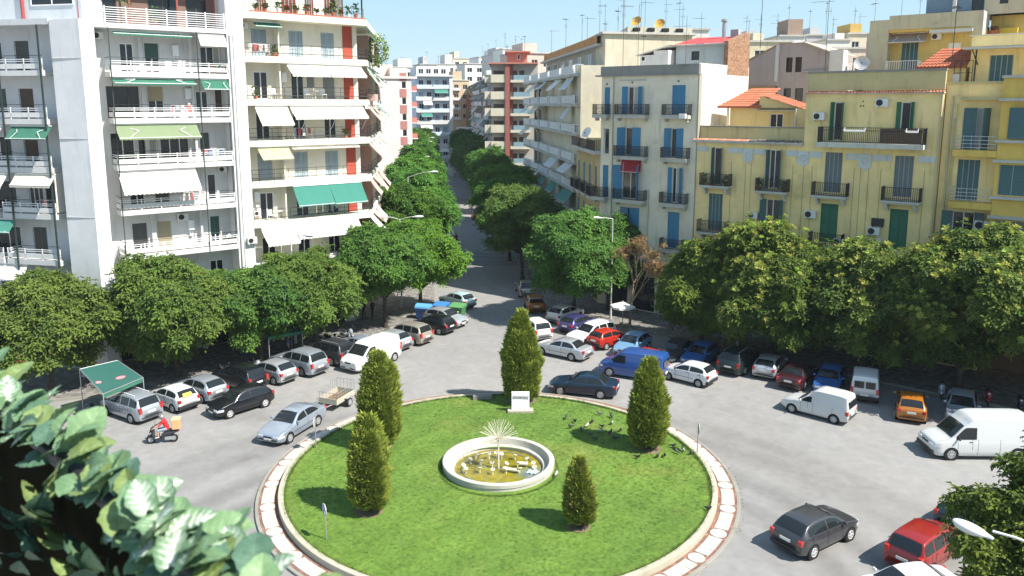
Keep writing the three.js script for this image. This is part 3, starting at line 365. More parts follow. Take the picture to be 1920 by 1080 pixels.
// left-hand wing with the great pier
{
  const B = new Bld('apartment_wing', 'left wing of the white apartment block with the tall blank white pier', pM, uM, 0);
  const z = -1.6, holes = [], W = (a, b, c, d, o) => { holes.push([a, b, c, d]); B.window(a, b, c, d, z - .12, o); };
  const types = [{ type: 'roller', f: .98 }, { type: 'roller', f: .98, sh: M.rollerBrown }, { type: 'roller', f: .95, sh: M.rollerBrown }, { panes: 3 }, { type: 'roller', f: .98 }, { panes: 3 }];
  [22.32, 18.95, 15.52, 12.17, 8.79, 5.2].forEach((y, i) => { W(-2.1, -.85, y + .02, y + 2.15, types[i]); if (i === 3) W(-.6, .9, y + .02, y + 2.1, { panes: 2, frame: M.rollerBrown, curtain: true }); W(-5.4, -3.2, y + .02, y + 2.15, { type: i % 2 ? 'roller' : 'glass', f: .6, panes: 2 }); W(-9, -7, y + .02, y + 2.15, {}); });
  B.wall('wall', -12, 2.6, 0, 25.4, z, holes); B.shell('wall', -12, 2.6, 0, 25.4, z, -12); B.flush('wall', M.whiteGrey);
  for (const y of [...FA, 5.2]) whiteBalcony(B, -3.0, 1.6, y, z);
  for (const y of [...FA, 5.2]) whiteBalcony(B, -11.5, -3.3, y, z);
  B.slab(-12, 2.4, 25.4, 25.8, -12, 0, M.whiteGrey, 'roof_edge');
  const loc = (v) => { const d = v.clone().sub(pM); return [d.dot(uM), d.dot(nM)]; };
  const foot = [[2.5, .02], [4.92, .06], loc(at(pA, uL, nL, 1.62, 1.0)), loc(at(pA, uL, nL, 1.62, -3)), [2.5, -3]];
  const pier = part('pier', new GB().prism(foot, 0, 25.72), plaster(.74, .745, .75), B.root);
  { const g = new GB(); const e = .012; for (const y of [6.9, 12.05, 17.6, 23.1]) { g.box(2.52, 4.9, y - .02, y + .02, .03, .06 + e); } part('joint_line', g, plaster(.52, .52, .52), pier); }
  // upper storey set back behind the roof edge
  { const g = B.gb('attic'); g.box(-11, 3.0, 25.8, 31, -8, -2.6); B.flush('attic', plaster(.62, .66, .68)); const w = B.gb('attic_pipe'); w.bar([-1.9, 25.8, -2.5], [-1.9, 31, -2.5], .12, .12, 8); B.flush('attic_pipe', plaster(.36, .07, .07)); }
  B.window(-1.2, 2.4, 27.0, 29.2, -2.56, { panes: 2 });
  B.awning(-1.6, 1.75, 18.45, -.2, .75, .85, M.clGreen, { val: .1, fold: 1, over: 1, spread: .05 }); B.awning(-1.65, 1.75, 15.05, -.15, .7, .75, M.clBeige, { val: .18, spread: .05 }); B.awning(-5.4, -2.1, 11.7, -.15, .7, .85, M.clTeal, { val: .1, spread: .05 }); B.awning(-5.4, -2.3, 15.05, -.15, .8, .9, M.clWhite, { spread: .05 }); B.awning(-4.6, -1.4, 8.35, -.15, .7, 1.0, M.clWhite, { val: .12, spread: .05 }); B.awning(-5.6, -2.3, 18.45, -.15, .6, .5, M.clWhite, { spread: .05 });
  for (const x of [-2.0, 1.5]) B.gb('awning_post').box(x - .05, x + .05, 5, 25.4, 0, .09); B.flush('awning_post', M.greenMetal);
  part('side_screen', new GB().box(1.62, 1.66, 12.3, 15.1, -1.2, -.1), M.clWhite, B.root);
  part('wall_pipe', new GB().bar([2.42, 3, -.2], [2.42, 25, -.2], .05, .05, 6), M.greyMetal, B.root);
  scene.updateMatrixWorld(true);
  { const w = at(pM, uM, nM, .9, -.3, 5.2), t = thing('laundry', 'blue towels and clothes drying on the lowest balcony of the left wing', 'laundry', [w.x, w.y, w.z], Math.atan2(-uM.z, uM.x)); const g = new GB(); for (let i = 0; i < 3; i++) { g.quad([i * .5, .3, .34], [i * .5 + .4, .3, .34], [i * .5 + .4, 1.0, .36], [i * .5, 1.0, .36]); } part('towel', g, cloth(.12, .38, .55), t); part('line', new GB().bar([-.2, 1.0, .36], [1.7, 1.0, .36], .01, .01, 4), M.greyMetal, t); }
}
// ---------------------------------------------------------------- cream apartment block at the street corner
const FC = [10.4, 13.7, 17.06, 20.38, 23.8];
{
  const B = new Bld('corner_apartment_block', 'cream corner apartment block with red wall panels, white awnings and a planted roof terrace', pA, uL, 12.5);
  M.creamWall = plaster(.74, .70, .58); M.creamSlab = plaster(.80, .77, .66); M.redPanel = plaster(.42, .075, .045);
  const z = -1.4, holes = [], W = (a, b, c, d, o) => { holes.push([a, b, c, d]); B.window(a, b, c, d, z - .1, o); };
  const sh = { type: 'closed', sh: M.shPale }, dk = { type: 'roller', f: .95, sh: M.rollerGrey };
  [[23.8, [sh, sh, sh]], [20.38, ['g', 'g', dk]], [17.06, ['g', 'g', { type: 'glass' }]], [13.7, [sh, sh, sh]], [10.4, ['g', 'g', 'g']], [6.6, ['g', 'g', 'g']]].forEach(([y, t]) => { W(13.65, 14.85, y + .02, y + 2.25, t[0] === 'g' ? {} : t[0]); W(16.85, 18.02, y + .02, y + 2.25, t[1] === 'g' ? {} : t[1]); W(19.72, 20.88, y + .02, y + 2.25, t[2] === 'g' ? {} : t[2]); });
  holes.push([18.25, 19.0, 21.35, 22.3]); B.window(18.25, 19.0, 21.35, 22.3, z - .1, { panes: 1, type: 'roller', f: .9, sh: M.rollerGrey });
  B.wall('wall', 12.5, 22.0, 3.9, 26.7, z, holes); B.wall('wall', 12.5, 22, 0, 3.9, z - .4, [[13.2, 17.2, .1, 3.2], [17.8, 21.4, .1, 3.2]], .3); B.window(13.2, 17.2, .1, 3.2, z - .7, { panes: 4, frame: M.darkMetal }); B.window(17.8, 21.4, .1, 3.2, z - .7, { panes: 4, frame: M.darkMetal });
  // footprint: the right end turns into the side street
  const X = 22.0, dirS = V(-.1, 0, -1).normalize(), loc = (v) => { const d = v.clone().sub(pA); return [d.dot(uL), d.dot(nL)]; };
  const c0 = at(pA, uL, nL, 22.0, z), back = c0.clone().addScaledVector(dirS, 19), bl = loc(back);
  { const g = B.gb('wall'); const sd = []; const L = 19, n = 4, dx = (bl[0] - X) / L, dz = (bl[1] - z) / L; const P = (t, y) => [X + dx * t, y, z + dz * t]; g.quad(P(0, 0), P(L, 0), P(L, 26.7), P(0, 26.7), [[0, 0], [L, 0], [L, 26.7], [0, 26.7]]); g.quad([12.5, 0, z - 12], [12.5, 0, z], [12.5, 26.7, z], [12.5, 26.7, z - 12]); g.quad([12.5, 26.7, z], [X, 26.7, z], P(L, 26.7), [12.5, 26.7, z - 12]); }
  B.flush('wall', M.creamWall);
  { const g = B.gb('red_panel'); for (const y of [23.8, 20.38, 17.06, 13.7, 10.4]) g.box(21.72, 22.02 + .62, y, y + 2.9, z - .05, z + .05); B.flush('red_panel', M.redPanel); const w = B.gb('corner_wall'); for (const y of [23.8, 20.38, 17.06, 13.7, 10.4]) w.box(22.64, 23.1, y, y + 2.9, z - .3, z + .02); B.flush('corner_wall', M.creamWall); const d = B.gb('divider'); for (const y of FC) d.box(15.5, 15.62, y, y + 2.9, z, z + .9); B.flush('divider', M.creamWall); }
  const slabFoot = (e, back2 = 2.2) => { const a = [12.6 - e, z - .2], b = [12.6 - e, -.25], b1 = [13.15, 0 + e], c = [23.3, 0 + e]; const q = loc(at(pA, uL, nL, 23.3, e).addScaledVector(dirS, 19)); return [a, b, b1, c, q, [q[0] - 2.0, q[1]], [X, z - .2]]; };
  FC.forEach((y, i) => {
    const g = new GB(12.5); g.prism(slabFoot(0), y - .5, y); const S = part('balcony', g, M.creamSlab, B.root);
    const r = new GB(12.5), path = [[12.65, -1.2], [12.65, -.22], [13.2, -.06], [23.22, -.06]]; const q = loc(at(pA, uL, nL, 23.24, -.06).addScaledVector(dirS, 19)); path.push(q);
    for (let k = 0; k < path.length - 1; k++) { const [ax, az] = path[k], [cx, cz] = path[k + 1], L = Math.hypot(cx - ax, cz - az), n = Math.max(1, Math.round(L / (k === 2 ? 1.25 : 1.6))); for (const [yy, rr] of [[.28, .035], [.62, .014], [.98, .02]]) r.bar([ax, y + yy, az], [cx, y + yy, cz], rr, rr, 5); for (let t = 0; t <= n; t++) r.bar([lerp(ax, cx, t / n), y, lerp(az, cz, t / n)], [lerp(ax, cx, t / n), y + .98, lerp(az, cz, t / n)], .018, .018, 4); }
    part('railing', r, M.blackMetal, S);
  });
  { const g = new GB(12.5); g.prism(slabFoot(.1), 26.7, 27.2); const S = part('roof_terrace', g, M.creamSlab, B.root); const k = new GB(12.5); k.box(13.1, 23.3, 27.2, 27.32, -.12, .08); part('red_coping', k, plaster(.46, .16, .11), S); const r = new GB(12.5); for (const yy of [.5, .9]) r.bar([12.7, 27.2 + yy, -.15], [23.2, 27.2 + yy, -.15], .018, .018, 4); for (let i = 0; i < 9; i++) { const x = 12.7 + i * 1.31; r.bar([x, 27.2, -.15], [x, 28.1, -.15], .018, .018, 4); } part('railing', r, M.blackMetal, S); }
  { // penthouse with brown shutters and a tiled canopy
    const P = new Bld('penthouse', 'cream penthouse with brown shutters and a tiled canopy above the planted terrace', at(pA, uL, nL, 12.5, -2.6), uL, 0); P.root.position.y = 27.2; const h = [[2.2, 3.0, .02, 2.3], [4.3, 5.6, .02, 2.3], [6.4, 7.2, .02, 2.3], [8.2, 9.2, .6, 2.3]]; P.wall('wall', 0, 9.8, 0, 3.1, 0, h, .15); P.shell('wall', 0, 9.8, 0, 3.1, 0, -9); P.flush('wall', M.creamWall); h.forEach((q) => P.window(...q, -.08, { type: 'closed', sh: plaster(.20, .055, .03), frame: M.rollerBrown }));
    const g = P.gb('tile_canopy'); g.quad([9.0, 2.05, 1.6], [11.9, 2.0, 1.2], [11.9, 2.55, -2.2], [9.0, 2.7, -2.2]); g.box(8.9, 11.9, 1.95, 2.06, 1.1, 1.62); g.quad([9, 1.98, 1.5], [9, 2.6, -2.2], [11.9, 2.45, -2.2], [11.9, 1.95, 1.2]); P.flush('tile_canopy', plaster(.30, .12, .08, true)); P.gb('post').box(11.4, 11.5, 0, 2.1, .7, .8); P.gb('post').box(9.2, 9.3, 0, 2.1, 1.3, 1.4); P.flush('post', M.rollerBrown); }
  // awnings by storey
  B.awning(13.5, 15.7, 26.5, -.6, .55, .35, M.clGreen, { val: .1, spread: .05 });
  B.awning(16.0, 19.4, 23.2, -.15, .8, .8, M.clWhite, { val: .2, spread: .15 }); B.awning(19.45, 22.8, 23.2, -.15, .8, .8, M.clWhite, { val: .2, spread: .15, label: 'right-hand white awning of its balcony' });
  B.awning(13.15, 15.9, 19.8, -.15, .9, 1.4, M.clWhite, { val: .16, spread: .2 }); B.awning(16.1, 22.85, 19.8, -.15, .8, .9, M.clWhite, { val: .2, spread: .15, arms: [.13, .53, .97], low: 2.2 });
  B.awning(13.2, 15.85, 16.5, -.2, .8, .9, M.clYellow, { val: .12, fold: 1, over: 1, spread: .12 }); B.awning(16.1, 22.3, 16.45, -.25, .35, .12, M.clBeige, { val: .1, spread: .03, label: 'rolled up beige awning' });
  B.awning(16.0, 19.3, 13.15, 0, .7, 1.6, M.clTeal, { val: .1, spread: .2, arms: [.12], low: 1.1, over: 1 }); B.awning(19.32, 22.4, 13.15, 0, .7, 1.65, M.clTeal, { val: .1, spread: .25, arms: [.02, .9], low: 1.1, over: 1 });
  B.awning(13.1, 15.9, 9.8, 0, .9, 1.2, M.clWhite, { val: .2, spread: .2 }); B.awning(15.95, 22.0, 9.85, 0, .8, .95, M.clWhite, { val: .2, spread: .1, fold: 1, over: 1 });
  { const S = B.slab(12.4, 23.2, 6.45, 6.95, z, .65, M.white, 'shop_canopy'); const t = canvasTex(512, 96, (c, w, h) => { c.fillStyle = '#2a3032'; c.fillRect(0, 0, w, h); c.fillStyle = '#eef0ec'; c.font = 'bold 84px sans-serif'; c.fillText('BUTOUS', 30, 78, 450); }); const p = part('shop_sign', new THREE.PlaneGeometry(2.4, .5), mat({ map: t, roughness: .6 }), S); p.position.set(14.7 - 12.5, 6.55, .665); part('sign_box', new GB(12.5).box(13.4, 15.95, 6.25, 6.84, .5, .66), M.darkMetal, S); }
  B.heater(16.15, 22.2, z); B.heater(13.35, 12.4, z); B.ac(12.2, 9.0, .02, .9); B.ac(12.95, 26.2, z, .8); B.ac(13.3, 11.0, z, .7);
  // side-street face: doors, partition walls and a jumble of awnings on every storey
  const sideM = B.root; const q = rng(71), ds = V(-.1, 0, -1).normalize(), aS = Math.atan2(-ds.z, ds.x), cor = at(pA, uL, nL, 23.3, 0); const SB = new Bld('street_side_balconies', 'row of balconies and awnings on the street side of the cream corner block', cor, ds, 0);
  FC.concat([6.9]).forEach((y, fl) => { for (let k = 0; k < 5; k++) { const t = 1 + k * 3.6; SB.window(t + .6, t + 2.2, y + .02, y + 2.3, -1.76, k % 2 ? { type: 'closed', sh: M.shPale } : {}); SB.slab(t + 2.9, t + 3.0, y, y + 2.4, -1.75, -.1, [M.clPink, M.creamWall, M.clWhite][k % 3], 'balcony_screen'); if (q() < .92) SB.awning(t, t + 2.8, y + 2.85, -.15, .9 + q() * .6, .8 + q() * 1.0, [M.clWhite, M.clBeige, M.clTeal, M.clPink, M.clPink, M.clGrey][Math.floor(q() * 6)], { val: .16, spread: .02 }); } });
  SB.slab(2, 6, 20.3, 20.9, -.2, .5, M.clPink, 'flower_box');
  scene.updateMatrixWorld(true);
  const names = [[13.6, 0, 'leafy pot'], [14.4, 1, 'flowering pot'], [15.5, 0, 'broad leafy pot'], [16.2, 1, 'red flowering pot'], [17.0, 0, 'small leafy pot'], [17.9, 1, 'pink flowering pot'], [18.8, 0, 'trailing green pot'], [19.6, 0, 'bushy green pot'], [20.3, 0, 'tall green pot'], [21.0, 1, 'flowering terracotta pot'], [21.7, 0, 'large bushy pot'], [22.4, 0, 'dense green pot']];
  names.forEach(([x, b, n], i) => potted(B, x, 27.32, -.05, `${n} on the roof edge of the cream block, ` + ['at its far left end', 'second from its left end', 'third from its left end', 'fourth from its left end', 'left of the middle', 'just left of the middle', 'at the middle', 'just right of the middle', 'right of the middle', 'third from its right end', 'second from its right end', 'at its far right corner'][i], { bloom: b, s: .7 + (i % 3) * .2, tall: i > 7 ? 1.8 : 1, pot: i % 4 === 2 ? M.whiteFrame : M.pot }));
  potted(B, 15.4, 23.8, -.9, 'dark leafy pot on the top balcony of the cream corner block', { s: 1.4 }); potted(B, 13.4, 20.38, -.5, 'pale leafy pot at the left end of the second balcony of the cream corner block', { s: 1.2, tall: 1.4 });
  potted(B, 21.3, 17.06, -.5, 'flowering pot before the red panel on the third balcony of the cream corner block', { bloom: 1, s: 1.1 });
  // yellow green climber hanging over the street-side edge
  { const t = thing('roof_climber', 'bright yellow green climber hanging over the street edge of the cream block', 'climbing plant', [cor.x - .3, 25.0, cor.z - 7]); const g = new GB(), r = rng(12); for (let k = 0; k < 700; k++) { const a = r() * 6.28, b = Math.acos(2 * r() - 1), R = .9 + .5 * r(); tuft(g, Math.sin(b) * Math.cos(a) * R * .9, Math.cos(b) * R * 1.2, Math.sin(b) * Math.sin(a) * R * 1.4, .05, .05, 1, r); } part('leaves', g, mat({ color: rgb(.16, .24, .035), side: THREE.DoubleSide }), t); }
}

{ // drying racks, chairs and small tables on the balconies of both left-hand blocks
  const put = (p, u, n, x, o, y, f, name, label, cat) => { const w = at(p, u, n, x, o, y), t = thing(name, label, cat, [w.x, w.y, w.z], Math.atan2(-u.z, u.x)); f(t); };
  const cols = [cloth(.62, .60, .56), cloth(.10, .16, .32), cloth(.45, .10, .09), cloth(.30, .36, .42), cloth(.60, .46, .40)]; let cN = 0;
  const wash = (t) => { const q = rng(40 + cN++), g = new GB(); for (const z of [-.25, 0, .25]) g.bar([-.8, .95, z], [.8, .95, z], .012, .012, 4); for (const x of [-.8, .8]) { g.bar([x, 0, -.3], [x, .95, .25], .015, .015, 4); g.bar([x, 0, .3], [x, .95, -.25], .015, .015, 4); } part('rack', g, M.whiteFrame, t); for (let i = 0; i < 5; i++) { const x = -.7 + i * .29, l = .35 + q() * .4, z = [-.25, 0, .25][i % 3]; part('garment', new GB().quad([x, .95 - l, z + .015], [x + .25, .95 - l * (.8 + .2 * q()), z + .03], [x + .25, .96, z], [x, .96, z]), cols[Math.floor(q() * 5)], t); } };
  const seatSet = (t) => { const g = new GB().add(new THREE.CylinderGeometry(.34, .34, .03, 14), T(0, .7, 0)).bar([0, 0, 0], [0, .7, 0], .03, .03, 6); part('table_top', g, M.whiteFrame, t); };
  const chair1 = (t) => { part('seat', new RoundedBoxGeometry(.42, .04, .42, 1, .01), M.whiteFrame, t, [0, .43, 0]); part('backrest', new RoundedBoxGeometry(.42, .4, .04, 1, .01), M.whiteFrame, t, [0, .68, -.2]); for (const x of [-.18, .18]) for (const z of [-.18, .18]) part('leg', new GB().bar([x, 0, z], [x, .43, z], .018, .015, 5), M.whiteFrame, t); };
  put(pA, uL, nL, 18.6, -.5, 20.38, seatSet, 'balcony_table', 'white table on the second balcony from the top of the cream block', 'table'); put(pA, uL, nL, 17.9, -.6, 20.38, chair1, 'balcony_chair', 'white chair left of the table on the second cream balcony', 'chair'); put(pA, uL, nL, 19.4, -.6, 20.38, chair1, 'balcony_chair', 'white chair right of the table on the second cream balcony', 'chair'); put(pA, uL, nL, 15.0, -.6, 20.38, chair1, 'balcony_chair', 'white chair near the left end of the second cream balcony', 'chair');
  put(pA, uL, nL, 14.9, -.6, 10.4, seatSet, 'balcony_table', 'round table on the lowest open balcony of the cream block, left of the green awning', 'table'); put(pA, uL, nL, 14.2, -.6, 10.4, chair1, 'balcony_chair', 'white chair beside the round table left of the green awning', 'chair');
  put(pA, uL, nL, 19.6, -.5, 10.4, wash, 'drying_rack', 'laundry rack on the cream balcony under the large teal awning', 'drying rack'); put(pA, uL, nL, 17.3, -.5, 17.06, wash, 'drying_rack', 'laundry rack on the cream balcony below the widest white awning', 'drying rack'); put(pA, uL, nL, 13.9, -.5, 23.8, wash, 'drying_rack', 'laundry rack at the left end of the top cream balcony', 'drying rack');
  put(pA, uL, nL, 7.6, -.6, 18.95, wash, 'drying_rack', 'laundry rack on the white balcony above the light green awning', 'drying rack'); put(pA, uL, nL, 8.2, -.6, 12.17, wash, 'drying_rack', 'laundry rack on the white balcony behind the big white awning', 'drying rack'); put(pA, uL, nL, 6.9, -.7, 22.32, chair1, 'balcony_chair', 'white chair on the top balcony of the white block', 'chair'); put(pM, uM, nM, .4, -.6, 12.17, wash, 'drying_rack', 'laundry rack with blue cloth on the left wing below the white awning', 'drying rack'); put(pA, uL, nL, 9.9, -.6, 15.52, wash, 'drying_rack', 'laundry rack at the right end of the white balcony beside the light green awning', 'drying rack');
}
// ---------------------------------------------------------------- beige house with blue shutters at the right street corner
{
  const B = new Bld('corner_house', 'beige old house with blue shutters, small iron balconies and a bright blank side wall', pR, uR, 0);
  M.beige = plaster(.88, .81, .67, true); M.greyParapet = plaster(.30, .30, .28, true); M.stoneSlab = plaster(.56, .55, .52, true);
  const F = [19.02, 15.12, 10.97, 6.68], z = 0, holes = [], W = (a, b, c, d, o) => { holes.push([a, b, c, d]); return B.window(a, b, c, d, z - .16, o); };
  const bl = M.shBlue;
  W(2.95, 4.08, F[0] + .02, 21.62, { type: 'open', sh: bl, ang: [2.7, 2.7], curtain: true }); W(7.58, 8.92, F[0] + .02, 21.7, { type: 'closed', sh: bl });
  W(2.75, 4.43, F[1] + .02, 17.8, { type: 'half', sh: bl, ang: [2.2, .15] }); W(7.6, 8.85, F[1] + .02, 17.8, { type: 'half', sh: bl, ang: [2.4, .5] });
  W(2.5, 4.3, F[2] + .02, 14.2, { type: 'open', sh: bl, ang: [2.7, 1.9] }); W(7.85, 8.62, F[2] + .02, 14.22, { type: 'open', sh: bl, ang: [2.6, 2.6], curtain: true });
  W(2.4, 4.5, F[3] + .02, 10.15, { type: 'half', sh: bl, ang: [.25, .1] }); W(7.55, 8.75, F[3] + .02, 10.1, { type: 'closed', sh: bl });
  W(.35, .95, F[0] + .02, 21.6, { type: 'closed', sh: bl }); W(.35, .95, F[1] + .02, 17.7, { panes: 1 }); W(.3, .95, F[2] + .02, 14.1, { type: 'closed', sh: bl });
  B.wall('wall', 0, 10.15, 5.2, 22.7, z, holes, .22);
  const sh = [[.9, 3.4], [3.9, 6.4], [6.9, 9.4]]; B.wall('wall', 0, 10.15, 0, 5.2, z, sh.map((a) => [...a, .15, 3.6]), .3); sh.forEach((a) => B.window(...a, .15, 3.6, z - .28, { panes: 3, frame: M.darkMetal }));
  B.shell('wall', 0, 10.15, 0, 22.7, z, -10.9); B.flush('wall', M.beige);
  { const g = new GB(0); g.box(10.152, 10.2, 5, 23.6, -10.9, -.02); B.part('side_wall', g, plaster(.80, .78, .72, true)); const c = new GB(0); c.box(10.15, 10.26, 4, 22.6, -.55, .04); B.part('quoin', c, plaster(.40, .38, .33, true)); }
  { const g = B.gb('parapet'); g.box(-.1, 10.2, 22.7, 23.55, -.32, .06); g.box(-.6, 10.3, 22.6, 22.74, -.3, .28); g.box(-.1, .2, 22.7, 23.5, -9.9, -.3); B.flush('parapet', M.greyParapet); B.gb('cornice_band').box(.1, 10.1, 5.0, 5.45, -.02, .22); B.gb('cornice_band').box(2.0, 4.9, 22.15, 22.27, 0, .05); B.flush('cornice_band', M.stoneSlab); B.gb('shop_fascia').box(.2, 10.0, 3.7, 4.9, 0, .12); B.flush('shop_fascia', plaster(.42, .26, .10)); }
  const bal = (x0, x1, y, o = {}) => { const S = B.part('balcony', new GB(0).box(x0, x1, y - .34, y - .06, 0, .78).box(x0 + .05, x1 - .05, y - .06, y, 0, .82).box(x0 + .15, x0 + .35, y - .62, y - .34, 0, .5).box(x1 - .35, x1 - .15, y - .62, y - .34, 0, .5), M.stoneSlab); B.railing(S, x0 + .03, x1 - .03, y, 0, .76, o.h || .95, .12, M.blackMetal, { curl: !o.plain }); return S; };
  for (const [a, b] of [[1.92, 5.3], [6.95, 9.6]]) F.slice(0, 3).forEach((y) => bal(a, b, y)); bal(2.4, 5.2, F[3], { plain: 1 }); bal(7.1, 9.4, F[3]);
  bal(-.55, 1.05, F[0]); bal(-.6, 1.0, F[2] + .05);
  part('white_box', new RoundedBoxGeometry(.62, .42, .3, 2, .03), M.whiteFrame, B.root, [9.2, F[0] - .1, .95]);
  B.awning(2.45, 4.6, 14.85, .02, .35, 1.25, M.clRed, { val: .08, spread: 0, label: 'dark red cloth blind' });
  { const g = B.gb('downpipe'); g.bar([1.38, 5, .07], [1.38, 22.6, .07], .05, .05, 6); g.bar([5.5, 6, .06], [5.5, 12, .06], .03, .03, 5); B.flush('downpipe', plaster(.5, .46, .37)); }
  for (const [x, y] of [[3.4, 22.0], [8.2, 22.05], [.6, 21.9]]) B.gb('vent').box(x - .07, x + .07, y - .07, y + .07, 0, .05); B.flush('vent', M.dark);
  B.ac(5.9, 6.4, 0, .8);
  // roof: white hut, hut with a red roof and a rough brick party wall, chimney
  { const H = new Bld('roof_hut', 'grey roof hut with bright red sheet roof and brick gable above the blue shuttered house', at(pR, uR, nR, 4.65, -6.1), uR, 0); H.root.position.y = 22.7; const w = plaster(.42, .48, .52, true); H.wall('wall', 0, 5.2, 0, 3.0, 0, [[1.65, 2.5, 1.5, 2.35]], .2); H.shell('wall', 0, 5.2, 0, 3.0, 0, -4.2); H.flush('wall', w); H.window(1.65, 2.5, 1.5, 2.35, -.15, { panes: 1, frame: M.darkMetal });
    const g = H.gb('red_roof'); for (let i = 0; i < 20; i++) { const a = -.2 + i * .275; g.quad([a, 2.99, .35], [a + .14, 3.03, .35], [a + .14, 3.95, -4.2], [a, 3.91, -4.2]); g.quad([a + .14, 3.03, .35], [a + .275, 2.99, .35], [a + .275, 3.91, -4.2], [a + .14, 3.95, -4.2]); } H.flush('red_roof', mat({ color: rgb(.46, .055, .05), roughness: .6 })); H.gb('roof_edge').box(-.2, 5.3, 2.86, 2.98, .26, .34); H.flush('roof_edge', M.greyMetal);
    const gw = H.gb('gable'), Q = [[.3, 0], [.3, 3.15], [-3.9, 4.15], [-4.7, 4.15], [-4.7, 0]], f = [5.15, 5.56]; for (let k = 0; k < 5; k++) { const a = Q[k], b = Q[(k + 1) % 5]; gw.quad([f[0], a[1], a[0]], [f[1], a[1], a[0]], [f[1], b[1], b[0]], [f[0], b[1], b[0]]); } for (const x of f) { gw.quad([x, 0, .3], [x, 0, -4.7], [x, 3.15, -4.7], [x, 3.15, .3]); gw.quad([x, 3.15, .3], [x, 3.15, -4.7], [x, 4.15, -4.7], [x, 4.15, -3.9]); } H.flush('gable', new THREE.MeshStandardMaterial().copy(M.brick)).material.color.setRGB(1.25, 1.35, 1.2); H.gb('chimney').box(4.3, 5.1, 3.6, 4.45, -3.6, -2.9); H.flush('chimney', plaster(.42, .43, .43)); }
  { const H = new Bld('roof_cabin', 'small white cabin on the roof left of the red roofed hut', at(pR, uR, nR, 1.3, -5), uR, 0); H.root.position.y = 22.7; const g = H.gb('wall'); g.prism([[0, 0], [3.1, 0], [3.1, -3.5], [0, -3.5]], 0, 2.1); g.prism([[1.5, 0], [3.1, 0], [3.1, -3.5], [1.5, -3.5]], 2.1, 2.5); H.flush('wall', M.white); const r = H.gb('roof'); r.quad([-.4, 2.05, .25], [3.3, 2.9, .25], [3.3, 2.92, -3.6], [-.4, 2.07, -3.6]); r.quad([-.4, 2.13, .25], [3.3, 2.98, .25], [3.3, 3.0, -3.6], [-.4, 2.15, -3.6]); r.quad([-.4, 2.05, .25], [3.3, 2.9, .25], [3.3, 2.98, .25], [-.4, 2.13, .25]); H.flush('roof', M.white); H.window(.1, .6, 1.5, 2.0, .03, { panes: 1 }); }
  { const p = at(pR, uR, nR, 8.1, -9.4, 26.2), t = thing('metal_flue', 'tall grey metal flue pipe with a cap behind the red sheet roof', 'chimney', [p.x, p.y, p.z]); part('pipe', new GB().bar([0, -2, 0], [0, 1.75, 0], .2, .2, 10), M.greyMetal, t); part('cap', new GB().bar([0, 1.8, 0], [0, 2.02, 0], .33, .3, 10), M.greyMetal, t); }
}
// lower old wing along the side street left of that house
{
  const p = at(pR, uR, nR, 0, 0), B = new Bld('old_side_wing', 'low old ochre wing with tall shutters and a roof terrace beside the blue shuttered house', V(7.35, 0, -90.6), V(1.35, 0, 12.2).normalize(), 0);
  const len = Math.hypot(p.x - 7.35, p.z + 90.6), hs = []; for (let i = 0; i < 4; i++) { const x = .9 + i * 2.95; for (const y of [6.7, 10.9]) hs.push([x, x + 1.1, y, y + 2.9]); } for (let i = 0; i < 3; i++) hs.push([.6 + i * 4, 3.6 + i * 4, .2, 3.4]);
  B.wall('wall', 0, len, 0, 15.1, 0, hs, .2); B.shell('wall', 0, len, 0, 15.1, 0, -7); B.flush('wall', plaster(.60, .48, .26, true)); hs.forEach((h, i) => B.window(...h, -.14, i < 8 ? { type: 'closed', sh: i % 3 ? M.shGrey : M.shBlue } : { panes: 3, frame: M.darkMetal }));
  for (const y of [6.65, 10.85]) for (let i = 0; i < 4; i++) { const x = .5 + i * 2.95, S = B.part('balcony', new GB().box(x, x + 1.9, y - .3, y, 0, .8), M.stoneSlab); B.railing(S, x, x + 1.9, y, 0, .78, 1, .16, M.blackMetal, {}); }
  const S = B.slab(-.2, len, 15.1, 15.45, -7, .7, M.stoneSlab, 'roof_terrace'); B.railing(S, 0, len, 15.45, -.5, .6, 1, .2, M.blackMetal, {}); B.slab(len - 6, len - 2.2, 15.45, 16.5, -1.5, .2, plaster(.62, .50, .25), 'terrace_box');
  B.awning(2, 5, 5.1, 0, 1.4, 1.0, M.clGrey, { val: .1 }); B.awning(6.5, 10, 5.1, 0, 1.4, 1.0, M.clBeige, { val: .1 });
  const w = V(7.35, 0, -90.6).addScaledVector(V(1.35, 0, 12.2).normalize(), len - 6.5); satDish([w.x, 16.4, w.z], .62, -.9, { color: rgb(.75, .75, .74), roughness: .5 }, 'large white satellite dish on the old roof terrace beside the blue shuttered house');
}
